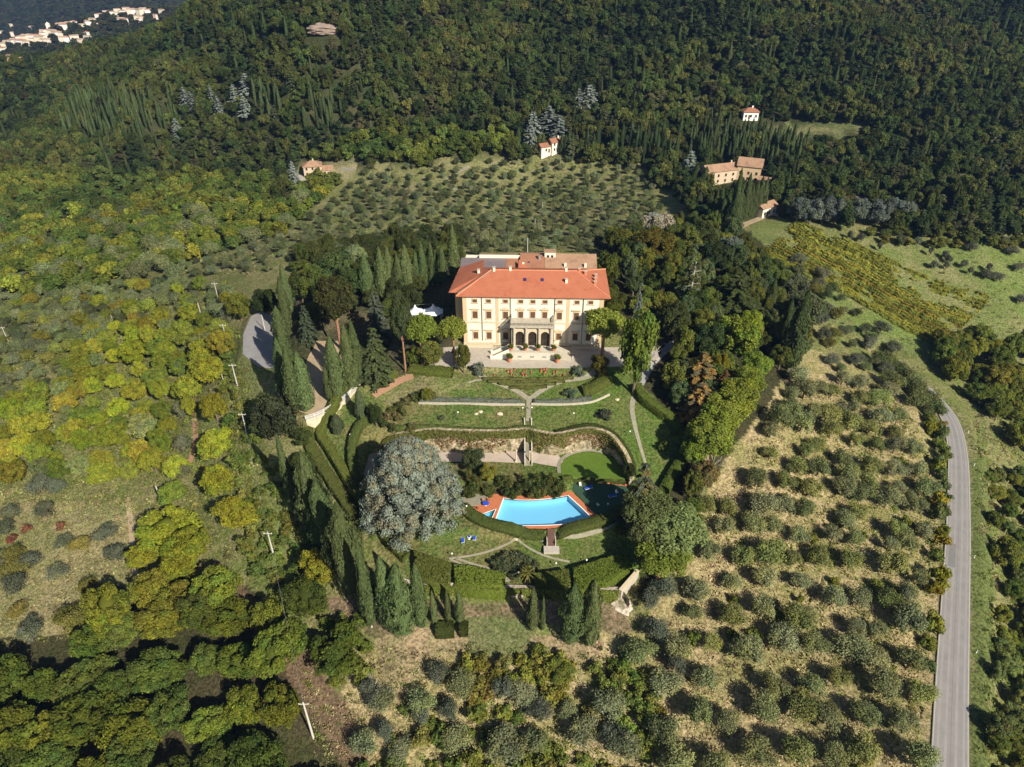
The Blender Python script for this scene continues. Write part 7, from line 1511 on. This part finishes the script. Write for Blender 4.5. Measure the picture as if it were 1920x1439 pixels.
cover('orchard_scrub', 'dry grass and bramble tufts between the olives of the right orchard', OR, 1.5, [(.38,.32,.18),(.22,.22,.065),(.15,.18,.04),(.34,.28,.15)], 320, (0, 115), (20, 200), .9)
cover('slope_scrub', 'dry grass and weeds on the rough slope below the garden', [(560,1200),(700,1200),(1200,1200),(1240,1520),(600,1520)], 1.4, [(.27,.23,.12),(.17,.19,.05),(.23,.20,.10),(.14,.17,.04)], 321, (-90, 60), (20, 110), .85)
cover('clearing_grass', 'straw coloured grass tufts in the left clearing', [(-160,900),(250,930),(250,1150),(-160,1260)], 1.6, [(.30,.26,.13),(.20,.20,.07),(.26,.23,.11)], 322, (-190, -20), (20, 240), .8)
cover('left_slope_scrub', 'scrub and grass between the trees of the left slope', [(-160,560),(440,520),(470,700),(480,900),(430,1060),(330,960),(-160,930)], 1.8, [(.22,.22,.085),(.15,.18,.04),(.19,.20,.05)], 323, (-420, -20), (60, 420), .8, (1.8, 3.2))
cover('field_scrub', 'grass tufts and low scrub across the field behind the villa', OF, 2.8, [(.22,.21,.10),(.14,.17,.05),(.19,.20,.07)], 324, (-260, 200), (190, 460), .6, (1.8, 3.4))
cover('bank_scrub', 'weeds and yellow flowers on the bank right of the road', [(1824,700),(2060,700),(2060,1540),(1822,1540)], 1.8, [(.15,.18,.045),(.23,.21,.06),(.12,.15,.035),(.26,.23,.11)], 325, (50, 190), (20, 200), .75)
cover('meadow_scrub', 'weeds scattered over the right meadow and slope', [(1400,440),(1700,450),(1960,480),(1960,640),(1700,690),(1560,690),(1480,600)], 2.8, [(.17,.17,.07),(.12,.14,.045),(.19,.17,.09)], 326, (50, 260), (120, 360), .4, (1.2, 2.6), (.3, .6))
# ivy curtains on the retaining and boundary walls, undergrowth on the bank above them
def ivy(name, label, top, zb, spans, out, n, cols, seed, sg=-1, s=.38):
    r = np.random.default_rng(seed); Pn = dens(np.array(top, float), .3); tg = np.gradient(Pn[:, :2], axis=0); tg /= np.linalg.norm(tg, axis=1)[:, None]; nr = np.stack([-tg[:, 1], tg[:, 0]], 1)*sg
    c = Crown(seed); m = len(Pn)
    for (a, b_, drop) in spans:
        k = int(n*(b_-a)); i = r.integers(int(a*(m-1)), max(int(a*(m-1))+1, int(b_*(m-1))), k); hang = drop*(.35+.65*vnoise(i*.12, i*0, 1.0, seed)); f = r.random(k)**1.1*hang
        z = Pn[i, 2]+.2-f*(Pn[i, 2]-zb); p = np.column_stack([Pn[i, :2]+nr[i]*(out*(1+.25*f)+r.uniform(0, .45, k))[:, None], z]); nn = np.column_stack([nr[i], np.full(k, .5)])
        c.leaves(p, nn, s, np.ones(3)*r.uniform(.85, 1.15), .8, flat=.5, tv=.28)
    o = link(name, c.mesh(name, M['leaf'])); o.color = (*cols, 1); tag(o, label, 'ivy', kind='stuff')
ivy('wall_ivy', 'ivy and creepers hanging over the retaining wall', RT, -11.5, ((0, .10, .9), (.08, .40, .55), (.38, .56, .4), (.52, .66, .95), (.66, .80, .25), (.8, 1, .6)), .62, 8000, (.115,.125,.035), 401)
ivy('wall_ivy_dry', 'dry brownish creeper patches on the retaining wall', RT, -11.5, ((.2, .45, 1), (.55, .9, .9)), .6, 2200, (.20,.145,.07), 402)
ivy('boundary_ivy', 'bright green creeper draped over the boundary wall', FT, -21.5, ((0, 1, .5), (0, .3, .8), (.7, 1, .9)), .65, 7000, (.12,.145,.03), 403, sg=-1)
PLACED[:] = NOPL
# ------------------------------------------------------------------ the air between the camera and the far hills
hz = MB().box(-2300, 1300, -120, 2900, -420, 320).build('haze', bpy.data.materials.new('haze_air')); tag(hz, 'thin blue haze over the valley', 'haze', kind='stuff')
hm = hz.data.materials[0]; hm.use_nodes = True; n_ = hm.node_tree; n_.nodes.clear(); o_ = n_.nodes.new('ShaderNodeOutputMaterial'); pv = n_.nodes.new('ShaderNodeVolumePrincipled')
pv.inputs['Density'].default_value = .0001; pv.inputs['Color'].default_value = (.22, .40, .85, 1); pv.inputs['Anisotropy'].default_value = .2; n_.links.new(pv.outputs[0], o_.inputs['Volume'])
settle_labels()
print('OBJECTS', len(bpy.data.objects), 'olives', n_ol)
